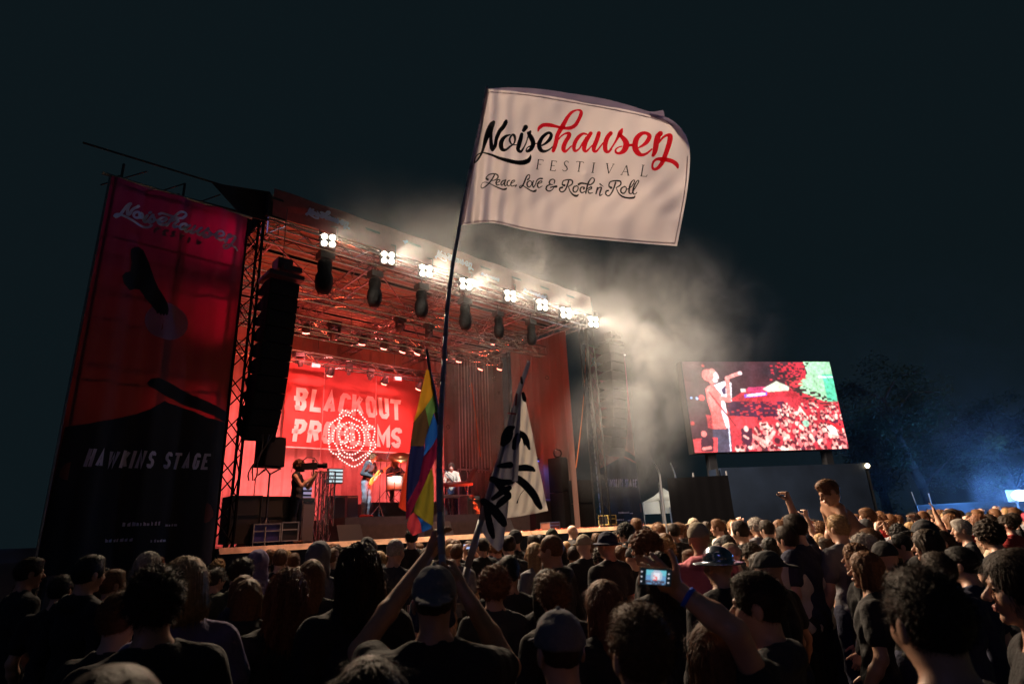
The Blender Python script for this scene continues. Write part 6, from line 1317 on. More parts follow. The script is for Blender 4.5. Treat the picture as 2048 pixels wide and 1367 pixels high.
def person(P, loc, yaw, scale, label, top='black', skin=0, hair=None, hairc='dark', hat=None, hatc='black', trousers='black', shoes='charcoal', group=None, near=False, topname='shirt', wear_top=True):
    o = bpy.data.objects.new('person', P['body']); COL.objects.link(o); o.location = V(loc); o.rotation_euler = (0, 0, yaw); o.scale = (scale,)*3
    tag(o, label, 'person', group); o.material_slots[0].link = 'OBJECT'; o.material_slots[0].material = SKINS[skin]
    if wear_top: part(P['top'], topname, o, CLO[top] if isinstance(top, str) else top)
    part(P['tro'], 'trousers', o, CLO[trousers]); part(P['shoes'], 'shoes', o, CLO[shoes])
    hy, hp, hr = P['hrot']; r = (hp, hr, hy)
    if hair: part(hairmesh(hair, near), 'hair', o, HAIR[hairc], P['head'], r)
    if hat: part(hatmesh(hat), 'cap' if 'cap' in hat else 'hood' if hat == 'hood' else 'hat', o, CLO[hatc] if isinstance(hatc, str) else hatc, P['head'], r)
    return o
_DP = default_pose
AD = lambda s, E, W, d, n, side, curl=.35, **k: dict(E=E, W=W, d=d, n=n, side=side, curl=curl, **k)
POSES = {
 'man': (_DP(), 'tee'), 'hoodie': (_DP(belly=1.05), 'hoodie'),
 'woman': (_DP(sh=.158, belly=.92), 'tee'),
 'heart': (_DP(arms=[AD(0, (-.30, .16, 1.50), (-.10, .24, 1.72), (.35, .1, 1), (1, 0, -.2), (0, 0, 1), .65), AD(0, (.30, .16, 1.50), (.10, .24, 1.72), (-.35, .1, 1), (-1, 0, -.2), (0, 0, 1), .65)]), 'tee'),
 'fist': (_DP(arms=[AD(0, (-.25, -.03, 1.13), (-.26, .09, .90), (0, .25, -1), (1, .2, 0), (0, 1, 0)), AD(0, (.27, .12, 1.62), (.24, .16, 1.88), (0, .05, 1), (0, 1, 0), (-1, 0, 0), 1.25, thumb=1.2)]), 'tee'),
 'horns': (_DP(arms=[AD(0, (-.30, .10, 1.52), (-.27, .16, 1.78), (0, .1, 1), (0, 1, 0), (1, 0, 0), .25), AD(0, (.25, .10, 1.15), (.15, .30, 1.20), (0, 1, 0), (-1, 0, 0), (0, 0, 1))]), 'tee'),
 'phone': (_DP(arms=[AD(0, (-.20, .22, 1.36), (-.09, .36, 1.58), (.3, .15, 1), (.8, -.4, 0), (0, 0, 1), .7), AD(0, (.20, .22, 1.36), (.09, .36, 1.58), (-.3, .15, 1), (-.8, -.4, 0), (0, 0, 1), .7)]), 'tee'),
}
BUILT = {}
def pose(k, near=False):
    if (k, near) not in BUILT: BUILT[(k, near)] = build_pose(k, POSES[k][0], POSES[k][1], near)
    return BUILT[(k, near)]
STAGE_C = SP(4.5, 3.0, 0)
def yaw_to(loc, target=STAGE_C): return math.atan2(-(target[0]-loc[0]), target[1]-loc[1])
def spot_for(px, py, w, depth=None):
    z = depth or 0.178*FPX/w*math.sqrt(1+((px-1024)/FPX)**2*0.55); P = at(px, py, z); h = P[2]; 
    sc = min(1.09, max(0.90, h/1.765)); return P, h, sc
MARKS = [(40,'at the left edge'),(150,'in front of the dim van'),(260,'below the bird banner'),(350,'below the stage name'),(430,'below the left banner edge'),(520,'below the road cases'),(600,'below the camera operator'),(670,'below the truss totems'),(740,'below the guitarist'),(810,'below the drummer'),(880,'below the rainbow flag'),(940,'right of the flag poles'),(1010,'below the protest flag'),(1080,'right of the protest flag'),(1150,'below the speaker stacks'),(1220,'below the yellow edged case'),(1290,'below the right banner'),(1340,'below the white tent'),(1400,'below the dark tarpaulin'),(1470,'below the screen singer'),(1550,'below the screen centre'),(1640,'below the screen crowd'),(1720,'below the trailer end'),(1800,'below the small floodlight'),(1880,'below the leaning poles'),(1960,'below the low wall'),(2048,'at the right edge')]
ORD = ['', 'second ', 'third ', 'fourth ', 'fifth ', 'sixth ', 'seventh ']
TOPW = {'tee': 'shirt', 'hoodie': 'hoodie'}
CAPW = {'cap': 'cap', 'capback': 'backward cap', 'beanie': 'beanie', 'bucket': 'bucket hat', 'hood': 'raised hood', 'shiny': 'shiny hat'}
POSW = {'heart': 'both hands raised', 'fist': 'one fist raised', 'horns': 'one hand raised', 'phone': 'holding up a phone'}
seen_labels = {}; placed = []
def auto_label(px, w, pk, top, hat, hatc):
    row = 'far rows' if w < 27 else 'middle rows' if w < 48 else 'near rows' if w < 80 else 'closest row'
    mk = min(MARKS, key=lambda m: abs(m[0]-px))[1]
    a = f"person in {top} {'hoodie' if pk == 'hoodie' else 'shirt'}"
    if hat: a += f" and {hatc} {CAPW[hat]}"
    if pk in POSW: a += ', '+POSW[pk]
    return a, f"{row}, {mk}"
# px, top py, width px, pose, top colour, hair, hair colour, hat, hat colour, extra
CR = [
 (51,1116,50,'man','black','short','dark',None,None),(176,1111,58,'hoodie','black','short','black',None,None),(250,1138,54,'man','charcoal','short','brown',None,None),(294,1106,44,'woman','grey','wavy','grey',None,None),
 (271,1182,86,'man','black','short','brown',None,None),(366,1135,104,'man','black','messy','dark',None,None),(420,1113,84,'woman','purple','bob','blond',None,None),(448,1117,24,'man','black','curly','blond',None,None),(335,1112,30,'man','black','short','brown',None,None),
 (481,1118,44,'man','olive','messy','dark',None,None),(512,1103,38,'hoodie','purple',None,None,'hood','purple'),(552,1099,32,'man','black','short','brown',None,None),(576,1101,24,'man','black','short','blond',None,None),(607,1087,42,'hoodie','grey',None,None,'hood','grey'),
 (566,1142,74,'woman','black','wavy','ginger',None,None),(613,1120,54,'woman','black','long','brown',None,None),(668,1097,28,'man','black','short','brown',None,None),(716,1092,78,'man','black','wavy','dark',None,None),(768,1076,38,'man','charcoal','buzz','grey',None,None),(720,1074,34,'man','charcoal',None,None,'cap','charcoal'),
 (738,1080,30,'man','black','short','dark',None,None),(809,1057,25,'man','black','short','black',None,None),(771,1162,40,'woman','black','short','brown',None,None),
 (888,1088,30,'man','grey','short','brown',None,None),(930,1083,30,'man','black','buzz','blond',None,None),(906,1077,22,'man','black','short','brown',None,None),(961,1076,26,'phone','black','short','dark',None,None),
 (1023,1061,26,'man','black',None,None,'beanie','charcoal'),(1021,1069,32,'woman','black','bun','dark',None,None),(972,1138,60,'woman','charcoal','curly','ginger',None,None),(1015,1112,58,'man','black','short','black',None,None),
 (1066,1086,34,'woman','grey','long','blond',None,None),(1073,1069,24,'man','black','short','dark',None,None),(1095,1059,26,'man','black',None,None,'beanie','olive'),(1099,1069,27,'man','pink','short','brown',None,None),(1124,1065,46,'hoodie','black','buzz','brown',None,None),
 (1176,1068,32,'man','black',None,None,'cap','beige'),(1207,1063,38,'man','black',None,None,'bucket','navy'),(1207,1095,38,'woman','navy','messy','dark',None,None),(1241,1068,30,'man','black',None,None,'cap','black'),(1250,1048,25,'man','black','curly','black',None,None),
 (1271,1036,23,'man','charcoal','short','brown',None,None),(1292,1050,20,'man','grey','buzz','grey',None,None),(1287,1065,48,'woman','black','curly','ginger',None,None),(1261,1096,36,'man','black',None,None,'capback','black'),(1094,1166,44,'woman','black','pony','dark',None,None),
 (1205,1178,80,'woman','black','long','ginger',None,None),(1338,1046,22,'man','pink','short','brown',None,None),(1355,1048,20,'woman','black','bob','brown',None,None),(1386,1036,20,'man','black',None,None,'cap','beige'),(1437,1038,24,'man','charcoal','short','brown',None,None),
 (1413,1044,46,'hoodie','pink',None,None,'cap','beige'),(1470,1041,24,'man','grey','messy','blond',None,None),(1495,1041,32,'man','charcoal','short','dark',None,None),(1515,1036,26,'man','grey','messy','grey',None,None),(1545,1039,29,'man','grey','short','dark',None,None),(1582,1051,42,'man','white','short','dark',None,None),
 (1606,1078,44,'man','white','buzz','brown',None,None),(1338,1078,38,'man','charcoal','curly','blond',None,None),(1333,1066,28,'man','olive',None,None,'cap','brown'),(1389,1094,24,'woman','black','bob','blond',None,None),(1316,1108,56,'woman','black','wavy','dark',None,None),
 (1488,1083,42,'man','black',None,None,'cap','beige'),(1499,1098,44,'man','black','messy','dark',None,None),(1555,1101,58,'man','black',None,None,'capback','charcoal'),(1634,1070,30,'woman','beige','long','blond',None,None),
 (1665,1030,42,'man','grey','short','blond',None,None),(1714,1038,30,'man','black',None,None,'cap','charcoal'),(1738,1015,28,'man','charcoal','short','brown',None,None),(1712,1070,46,'man','black','messy','grey',None,None),(1753,1056,44,'man','olive','short','brown',None,None),
 (1808,1040,46,'man','black',None,None,'cap','charcoal'),(1838,1061,52,'woman','black','bob','dark',None,None),(1808,1080,58,'man','black',None,None,'cap','black'),(1916,1059,44,'fist','olive','short','dark',None,None),(1926,1038,38,'man','charcoal','short','grey',None,None),
 (1900,1020,26,'man','black','short','dark',None,None),(1952,1028,32,'woman','brown','bob','ginger',None,None),(1982,1028,27,'man','red','short','dark',None,None),(2037,1026,24,'woman','black','short','red',None,None),(1975,1057,35,'woman','beige','bob','blond',None,None),
 (2011,1041,48,'woman','black','curly','dark',None,None),(2020,1080,96,'woman','black','long','dark',None,None),(1691,1139,60,'woman','black','bob','brown',None,None),(1292,1188,34,'man','blue',None,None,'capback','white'),
 (1870,1030,20,'woman','black','bob','dark',None,None),(1795,1050,32,'heart','black','curly','black',None,None),(1862,1052,24,'heart','navy','short','dark',None,None),(1690,1050,26,'phone','black','short','dark',None,None),(560,1118,30,'phone','black','short','dark',None,None),(1245,1120,34,'phone','charcoal','bob','brown',None,None),(1780,1040,24,'phone','grey','short','brown',None,None),(1595,1052,30,'fist','black','short','dark',None,None),
 (1498,1048,24,'heart','black','short','brown',None,None),(1540,1046,22,'heart','charcoal','short','dark',None,None),(1625,1042,24,'heart','grey','short','brown',None,None),(1120,1110,26,'woman','black','bob','blond',None,None),(1160,1080,24,'woman','brown','bob','brown',None,None),
 (350,1120,34,'man','black','curly','brown',None,None),(640,1130,26,'woman','black','bob','dark',None,None),(430,1150,40,'man','olive','short','dark',None,None),(1450,1140,40,'woman','navy','pony','dark',None,None),(1640,1115,40,'hoodie','black','short','dark',None,None),
 (130,1150,60,'man','black','short','black',None,None),(1150,1130,40,'man','black','short','dark',None,None),(1045,1140,34,'woman','charcoal','bob','dark',None,None),(860,1095,26,'man','black','short','dark',None,None),(1880,1130,70,'hoodie','navy','short','dark',None,None),
]
rr = random.Random(21)
# many more small heads of the far rows, read off the photograph in strips
for k in range(58):
    px = 1300+k*12.9+rr.uniform(-6, 6); wv = rr.uniform(17, 25); hz_ = 1055.5-0.0501*(px-1042.7)
    CR.append((px, hz_+rr.uniform(2, 14), wv, rr.choice(['man', 'man', 'woman', 'hoodie', 'man', 'heart' if k % 4 == 0 else 'woman']), rr.choice(['black', 'black', 'charcoal', 'grey', 'navy', 'white', 'olive', 'brown', 'red']), rr.choice(['short', 'messy', 'bob', 'curly', 'long', 'short']), rr.choice(['dark', 'brown', 'blond', 'brown', 'dark', 'brown']), None, None))
for k in range(30):
    px = rr.uniform(520, 1290); wv = rr.uniform(19, 27); hz_ = 1055.5-0.0501*(px-1042.7)
    CR.append((px, hz_+rr.uniform(14, 24), wv, rr.choice(['man', 'woman', 'hoodie']), rr.choice(['black', 'charcoal', 'navy', 'brown']), rr.choice(['short', 'messy', 'bob', 'curly']), rr.choice(['dark', 'brown', 'black', 'brown']), None, None))
for k in range(34):
    px = rr.uniform(60, 2030); wv = rr.uniform(30, 44); hz_ = 1055.5-0.0501*(px-1042.7)
    CR.append((px, hz_+rr.uniform(34, 62), wv, rr.choice(['man', 'woman', 'hoodie']), rr.choice(['black', 'charcoal', 'black', 'navy', 'olive']), rr.choice(['short', 'messy', 'bob', 'wavy']), rr.choice(['dark', 'brown', 'black', 'brown', 'blond']), None, None))
for k in range(16):
    px = 1650+k*24+rr.uniform(-9, 9); wv = rr.uniform(22, 32); hz_ = 1055.5-0.0501*(px-1042.7)
    CR.append((px, hz_+rr.uniform(14, 34), wv, ['heart', 'man', 'horns', 'fist', 'woman', 'heart', 'phone', 'man'][k % 8], rr.choice(['black', 'grey', 'navy', 'olive', 'red']), rr.choice(['short', 'messy', 'bob', 'curly']), rr.choice(['dark', 'brown', 'blond']), None, None))
for k in range(22):
    px = 560+k*42+rr.uniform(-16, 16); wv = rr.uniform(25, 33); hz_ = 1055.5-0.0501*(px-1042.7)
    CR.append((px, hz_+rr.uniform(24, 44), wv, ['man', 'woman', 'hoodie', 'man', 'woman', 'man'][k % 6], rr.choice(['black', 'charcoal', 'navy', 'olive']), rr.choice(['short', 'messy', 'bob', 'long', 'short']), rr.choice(['dark', 'brown', 'black', 'brown', 'blond']), None, None))
for k in range(26):
    px = rr.uniform(40, 2030); wv = rr.uniform(46, 66); hz_ = 1055.5-0.0501*(px-1042.7)
    CR.append((px, hz_+rr.uniform(64, 118), wv, rr.choice(['man', 'woman', 'hoodie']), rr.choice(['black', 'black', 'black', 'navy']), rr.choice(['short', 'messy', 'bob', 'wavy', 'long']), rr.choice(['dark', 'brown', 'black', 'brown']), None, None))
taken = []
ents = []
for i, e in enumerate(CR):
    px, py, w, pk, top, hair, hc_, hat, hatc = e; P, h, sc = spot_for(px, py, w)
    if i >= 104 and any((P[0]-q[0])**2+(P[1]-q[1])**2 < 0.30**2 for q in taken): continue
    for it in range(6):                                  # nobody stands inside somebody else
        bad = [q for q in taken if (P[0]-q[0])**2+(P[1]-q[1])**2 < 0.36**2]
        if not bad: break
        g = 1.06 if it % 2 == 0 else 1.07; P = cC+(P-cC)*g
    u_, w_ = float((P-SO)@SD), float((P-SO)@SN)
    if w_ > -0.9 and u_ < 13.8: P = cC+(P-cC)*((-0.9+12.0)/(w_+12.0))*0.97
    taken.append(P); sc = min(1.10, max(0.88, P[2]/1.765)); ents.append((P, sc, e))
lab = {}
for n, (P, sc, e) in enumerate(ents):
    a, b = auto_label(e[0], e[2], e[3], e[4], e[7], e[8]); lab.setdefault((a, b), []).append(n)
LB = {}
for (a, b), ns in lab.items():
    ns.sort(key=lambda n: ents[n][2][0])
    for j, n in enumerate(ns):
        row, mk = b.split(', ')
        if len(ns) == 1: LB[n] = f"{a}, {row}, {mk}"
        else: LB[n] = f"{['leftmost', 'second', 'third', 'fourth', 'fifth', 'sixth'][j]} {a.replace('person in', 'person from left in') if j else a}, {row}, {mk}"
for n, (P, sc, e) in enumerate(ents):
    px, py, w, pk, top, hair, hc_, hat, hatc = e; near = w >= 72
    loc = (P[0], P[1], 0); yw = yaw_to(loc)+rr.gauss(0, .38)
    if px > 1350: yw += 0.1
    po = person(pose(pk, near), (loc[0], loc[1], 0), yw, sc, LB[n], top, rr.choice([0, 0, 1, 2]), hair, hc_ or 'dark', hat, hatc or 'black', rr.choice(['black', 'navy', 'charcoal']), 'charcoal', 'people standing in the crowd', near, topname='hoodie' if pk == 'hoodie' else 'shirt')
    po.rotation_euler = (rr.gauss(0, .035), rr.gauss(0, .04), yw)
    if pk == 'phone':
        Mx = po.rotation_euler.to_matrix(); pt = V(loc)+Mx @ Vector((0, .395*sc, 1.66*sc)); PH_T = thing('mobile_phone', 'small lit phone held up by a person '+LB[n].split(', ')[-1], 'phone', pt, yw)
        mb = MB(); mb.box((0, 0, 0), (.15, .009, .072)); mb.build('case', BLACK, PH_T); mb = MB(); mb.box((0, -.006, 0), (.135, .003, .062)); mb.build('screen_glass', emat('small phone screen', (0.35, 0.45, 0.7), 1.2), PH_T)
# ================================================================== people close to the camera and on the stage
def near_person(px, py, depth, pk, label, yawoff=0.0, h=None, **kw):
    P = at(px, py, depth); sc = min(1.12, max(0.88, (h or P[2])/1.765)); loc = (P[0], P[1], 0)
    kw.setdefault('near', True); return person(pose(pk, True), loc, yaw_to(loc)+yawoff, sc, label, **kw), P, sc
G = 'people standing in the crowd'
near_person(1275, 1213, 1.45, 'man', 'person with turned back filling the lower centre right, in black shirt', hair='short', hairc='brown', top='navy', group=G)
near_person(1838, 1140, 1.35, 'hoodie', 'largest person at the lower right, seen from behind in black hoodie', -0.25, hair='short', hairc='dark', top='black', group=G)
near_person(1512, 1146, 2.1, 'hoodie', 'person in profile looking left, grey hoodie with blue lit collar', 0.75, hair='short', hairc='dark', top='charcoal', group=G)
near_person(1117, 1233, 1.75, 'man', 'person in light striped cap at the lower centre', 0.1, hat='cap', hatc='grey', top='black', hair='buzz', group=G)
near_person(738, 1328, 1.2, 'woman', 'person at the bottom edge left of centre, only the parted hair seen', 0.1, hair='long', hairc='dark', top='black', group=G)
near_person(226, 1322, 0.76, 'man', 'blurred person at the bottom left edge, only the crown seen', 0.1, hair='buzz', hairc='dark', top='black', group=G)
near_person(2030, 1100, 1.9, 'woman', 'person in black shirt at the right edge looking left', 0.8, hair='long', hairc='dark', top='black', group=G)
# the flag bearer, both arms up round the poles
P = at(868, 1128, 2.12); sc = P[2]/1.775; yf = yaw_to((P[0], P[1]), at(880, 900, 6))
def loc_of(Pw, yaw, s, base): # world point to the person's own coordinates
    d = (np.array(Pw)-np.array([base[0], base[1], 0]))/s; c, s_ = math.cos(-yaw), math.sin(-yaw); return np.array([c*d[0]-s_*d[1], s_*d[0]+c*d[1], d[2]])
hl_ = loc_of(at(876, 1060, 2.62), yf, sc, P); hr_ = loc_of(at(893, 1130, 2.50), yf, sc, P)
fp = _DP(arms=[AD(0, (-.30, .20, 1.46), hl_+np.array((-.03, -.02, -.09)), (.15, .1, 1), (.9, .2, .0), (0, -.3, 1), 1.0), AD(0, (.30, .20, 1.36), hr_+np.array((.05, -.02, -.07)), (-.25, .1, 1), (-.9, .2, 0), (0, -.3, 1), 1.0)])
F = build_pose('flagman', fp, 'tee', True)
person(F, (P[0], P[1], 0), yf, sc, 'flag bearer in grey cap, both arms raised gripping the flag poles', 'black', 1, 'buzz', 'dark', 'capback', 'grey', near=True)
# the phone filmer, right arm stretched out from the lower right
P = at(1424, 1243, 1.75); sc = P[2]/1.765; yf = yaw_to((P[0], P[1]), at(1250, 1000, 8)); wr = loc_of(at(1352, 1176, 1.72), yf, sc, P)
fp = _DP(arms=[AD(0, (-.25, -.03, 1.13), (-.26, .09, .90), (0, .25, -1), (1, .2, 0), (0, 1, 0)), AD(0, loc_of(at(1470, 1262, 1.62), yf, sc, P), wr, nz(loc_of(at(1322, 1150, 1.70), yf, sc, P)-wr), (-.2, .9, .2), (0, 0, 1), .55)])
F = build_pose('filmer', fp, 'tee', True)
fm = person(F, (P[0], P[1], 0), yf, sc, 'person in black shirt stretching one arm left to film with a phone', 'black', 0, 'long', 'brown', near=True)
wv_ = wr+(np.array(fp['arms'][1]['E'])-wr)*0.22; ax_ = nz(np.array(fp['arms'][1]['E'])-wr)
mb = MB(); mb.smooth = True; mb.lathe([(.034, -.008), (.037, -.008), (.037, .008), (.034, .008)], wv_, 20, Vector(ax_).to_track_quat('Z', 'Y')); mb.build('wristband', mat('blue wristband', (0.01, 0.10, 0.75), rough=0.5), fm)
pc = at(1311, 1153, 1.66); t = thing('mobile_phone', 'phone held up sideways by the outstretched arm, screen showing the stage', 'phone', pc)
t.matrix_world = Matrix.Translation(V(pc)) @ Matrix(((cR[0], cU[0], -cF[0], 0), (cR[1], cU[1], -cF[1], 0), (cR[2], cU[2], -cF[2], 0), (0, 0, 0, 1))) @ Matrix.Rotation(R(-4), 4, 'Z')
PW_, PH_ = 0.092, 0.050
mb = MB(); mb.box((0, 0, -0.005), (PW_, PH_, 0.009)); mb.build('case', mat('brown phone case', (0.25, 0.12, 0.07), rough=0.4), t)
mb = MB(); mb.box((0, 0, 0.0005), (PW_*.97, PH_*.92, 0.003)); mb.build('screen_glass', emat('dark phone screen', (0.004, 0.008, 0.012)), t)
mb = MB(); cols = [(0.10, 0.35, 0.42), (0.30, 0.35, 0.42), (0.55, 0.55, 0.60), (0.10, 0.22, 0.38), (0.6, 0.12, 0.12), (0.05, 0.05, 0.08)]
rp = random.Random(9)
for i in range(16):
    for j in range(11):
        x, y = -0.028+i*0.0036, -0.020+j*0.0037; v = math.hypot(i-8, j-6)
        mb.mi = 2 if v < 3 else 1 if v < 4.5 else 0 if j > 6 else 3
        if j < 3: mb.mi = 5 if rp.random() < .6 else 3
        if 4 < i < 9 and 3 <= j < 7 and rp.random() < .5: mb.mi = 4
        mb.add([(x, y, .0023), (x+.0036, y, .0023), (x+.0036, y+.0037, .0023), (x, y+.0037, .0023)], [(0, 1, 2, 3)])
for (x, y) in ((-.041, .014), (-.041, 0), (-.041, -.014), (.037, .012), (.037, 0), (.037, -.013)): mb.mi = 2; mb.box((x, y, .0024), (.004, .003, .0004))
mb.build('picture', [emat('phone pix %d' % k, c, 1.5) for k, c in enumerate(cols)], t)
# rider: bare chested, leaning forward on somebody's shoulders
pel = at(1743, 1086, 5.8); RY = R(82)
rh_ = loc_of(at(1669, 980, 5.75), RY, 1.0, pel)-np.array((0, 0, pel[2]-.95))
rp_ = _DP(lean=R(42), head=tuple(rh_+np.array((0, .05, -.02))), hrot=(0, R(-24), 0), arms=[AD(0, (-.28, .30, 1.12), (-.24, .42, .90), (0, .3, -1), (1, 0, 0), (0, 1, 0), .5), AD(0, (.28, .26, 1.12), (.26, .34, .88), (0, .2, -1), (-1, 0, 0), (0, 1, 0), .5)],
         legs=[((-.10, .02, .92), (-.17, .40, .86), (-.15, .42, .42)), ((.10, .02, .92), (.17, .40, .86), (.15, .42, .42))], feet=[(0, .7, -.7), (0, .7, -.7)])
F = build_pose('rider', rp_, 'tee', False); print('rider head', rh_)
person(F, (pel[0], pel[1], pel[2]-.95), RY, 1.0, 'shirtless bareheaded person leaning forward to the left, riding above the crowd', 'black', 1, 'short', 'brown', trousers='navy', wear_top=False, shoes='black')
cp = np.array([pel[0], pel[1], 0]); person(pose('man'), cp+np.array([0.02, 0.03, 0]), RY, (pel[2]-0.13)/1.765*0.98, 'person in charcoal shirt carrying the shirtless rider on the shoulders', 'charcoal', 0, 'short', 'dark', group=G)
# raised fist left of the rider
P = at(1592, 1050, 5.2); person(pose('fist'), (P[0], P[1], 0), yaw_to(P)+0.2, 1.02, 'person in navy shirt thrusting one fist high, left of the shirtless rider', 'navy', 2, 'short', 'dark', group=G)
# shiny hat
IR = mat('iridescent hat', (0.30, 0.34, 0.42), rough=0.18, metal=0.9, noise=0.5, nscale=26)
P = at(1432, 1088, 3.3); person(pose('hoodie'), (P[0], P[1], 0), yaw_to(P), P[2]/1.765, 'person in black hoodie and shiny iridescent wide brimmed hat', 'black', 0, None, 'dark', 'shiny', IR, group=G)
# bald guard in the pit, looking right
P = at(1143, 1049, 11.0); person(pose('man'), (P[0], P[1], 0), R(-75), min(1.08, P[2]/1.765), 'security guard in black shirt in the pit, looking right along the stage', 'black', 2, None, group=None)
# --- on the stage
def stage_person(px, py_feet, w, zf, pp, label, yaw, sc, sleeve='tee', **kw):
    q = on(px, py_feet, w); F = build_pose('st', pp, sleeve, False); L = SP(q[0], w, zf); return person(F, L, yaw, sc, label, **kw), L
CAMY = SANG+R(-90)
cpz = _DP(arms=[AD(0, (-.20, .18, 1.18), (-.08, .36, 1.42), (.1, .3, .9), (1, 0, 0), (0, 0, 1), .9), AD(0, (.24, .16, 1.18), (.10, .36, 1.38), (-.1, .3, .9), (-1, 0, 0), (0, 0, 1), .9)], belly=1.1, legs=[((-.09, 0, .93), (-.11, .03, .50), (-.12, -.02, .085)), ((.09, 0, .93), (.11, -.02, .50), (.12, -.09, .085))])
yc = R(-86)
cpn, L = stage_person(588, 1073, 0.75, DECK, cpz, 'camera operator in sleeveless black top and shorts filming on the stage edge', yc, 1.0, 'vest', top='black', skin=1, hair='curly', hairc='brown', shoes='brown', trousers='black')
t = thing('video_camera', 'shoulder video camera with wires held up by the camera operator', 'camera', L+np.array([0, 0, 0]), yc)
mb = MB(); mb.box((0.04, 0.26, 1.62), (.12, .34, .14)); mb.box((0.04, 0.05, 1.56), (.10, .18, .10)); mb.build('body', BLACK, t)
mb = MB(); mb.smooth = True; mb.lathe([(.045, 0), (.045, .10), (.06, .12), (.06, .20), (.05, .2)], (0.04, .43, 1.62), 16, Euler((R(-90), 0, 0)).to_quaternion()); mb.build('lens', SPKGRILL, t)
mb = MB(); mb.path([(0.04, .42, 1.70), (.04, .34, 1.80), (.04, .18, 1.82), (.04, .08, 1.74)], .012); mb.path([(.0, .1, 1.72), (-.05, .0, 1.80), (-.02, -.12, 1.70), (.05, -.14, 1.5)], .008); mb.tube((-.12, .36, 1.40), (-.10, .36, 1.54), .014); mb.tube((.12, .36, 1.36), (.10, .36, 1.54), .014); mb.build('handle', BLACK, t)
mb = MB(); mb.box((-.06, .30, 1.74), (.12, .02, .08)); mb.build('viewfinder', BLACK, t)
# guitarist, side on, head bent over the guitar
gy = R(-108)
gp = _DP(lean=R(14), head=(0, .17, 1.56), hrot=(R(-10), R(-32), 0), arms=[AD(0, (-.28, .14, 1.20), (-.30, .36, 1.22), (.5, .5, .3), (.6, -.3, .5), (0, 0, 1), .7), AD(0, (.24, .02, 1.15), (.06, .26, 1.04), (-.8, .4, -.2), (-.2, -.9, 0), (0, 0, 1), .6)])
gpn, L = stage_person(731, 1029, 2.3, RISZ, gp, 'guitarist in dark grey jacket bent over an electric guitar', gy, 0.98, 'hoodie', top='charcoal', skin=0, hair='messy', hairc='brown', trousers='grey', shoes='red')
t = thing('electric_guitar', 'sunburst electric guitar held at the hip by the guitarist', 'guitar', L, gy)
gq = Matrix.Rotation(R(-32), 4, 'Y')
def gfn(x, y, h): v = Vector((-x, .235+h, y)); return Vector((v.x*math.cos(R(28))-v.z*math.sin(R(28))*-1*-1, v.y, v.z*math.cos(R(28))+v.x*-math.sin(R(28)))) + Vector((.02, 0, 1.0))
BODYG = [(-.20, -.10), (-.24, -.02), (-.22, .08), (-.14, .13), (-.05, .11), (.03, .13), (.14, .19), (.17, .15), (.10, .06), (.13, .0), (.17, -.09), (.10, -.13), (.0, -.10), (-.08, -.14), (-.15, -.15)]
mb = MB(); mb.prism(BODYG, gfn, .045); mb.build('body', mat('sunburst lacquer', (0.70, 0.28, 0.05), rough=0.2, coat=0.6, noise=0.5, nscale=4), t)
mb = MB(); mb.prism([(-.05, -.08), (-.08, .04), (.05, .06), (.10, .0), (.06, -.08)], lambda x, y, h: gfn(x, y, .046+h), .004); mb.build('pickguard', WHITEM, t)
mb = MB(); mb.prism([(.08, -.012), (.08, .03), (.66, .025), (.66, -.008)], lambda x, y, h: gfn(x, y, .02+h), .03); mb.prism([(.66, -.02), (.66, .03), (.84, .05), (.85, .0), (.76, -.03)], lambda x, y, h: gfn(x, y, .03+h), .016); mb.build('neck', mat('maple neck', (0.62, 0.40, 0.18), rough=0.4), t)
# drummer
dy = SANG-R(90)+R(150)
dp = _DP(pel=(0, 0, .62), head=(0, .05, 1.31), hrot=(0, R(-18), 0), arms=[AD(0, (-.27, .14, .88), (-.20, .38, .92), (.1, 1, .1), (0, 0, -1), (1, 0, 0), .9), AD(0, (.27, .14, .88), (.20, .38, .92), (-.1, 1, .1), (0, 0, -1), (-1, 0, 0), .9)],
        legs=[((-.10, .02, .58), (-.22, .40, .52), (-.24, .42, .085)), ((.10, .02, .58), (.22, .40, .52), (.24, .42, .085))])
yb = math.atan2(-(cC-SP(4.4, 4.4, 0))[0], (cC-SP(4.4, 4.4, 0))[1])+R(20)
dpn, Ld = stage_person(788, 1000, 4.35, DZ, dp, 'drummer in dark shirt with an orange strap, seated behind the kit', yb, 1.0, 'tee', top='charcoal', skin=1, hair='wavy', hairc='blond', trousers='black')
t = thing('drum_stool', 'round black stool under the drummer', 'stool', Ld, 0); mb = MB(); mb.smooth = True; mb.lathe([(.16, .44), (.17, .49), (.15, .51)], (0, 0, 0), 16); mb.build('seat', BLACK, t); mb = MB(); mb.tube((0, 0, .1), (0, 0, .45), .02); [mb.tube((0, 0, .2), (.22*math.cos(a), .22*math.sin(a), .012), .012) for a in (0, 2.1, 4.2)]; mb.build('stand', CHROME, t)
for s in (-1, 1):
    t = thing('drumstick', ['left', 'right'][s > 0]+' wooden drumstick in the hand of the drummer', 'drumstick', Ld, yb); mb = MB(); mb.tube((s*.20, .36, .90), (s*.06, .74, .98), .008, .006); mb.build('stick', mat('maple neck'), t)
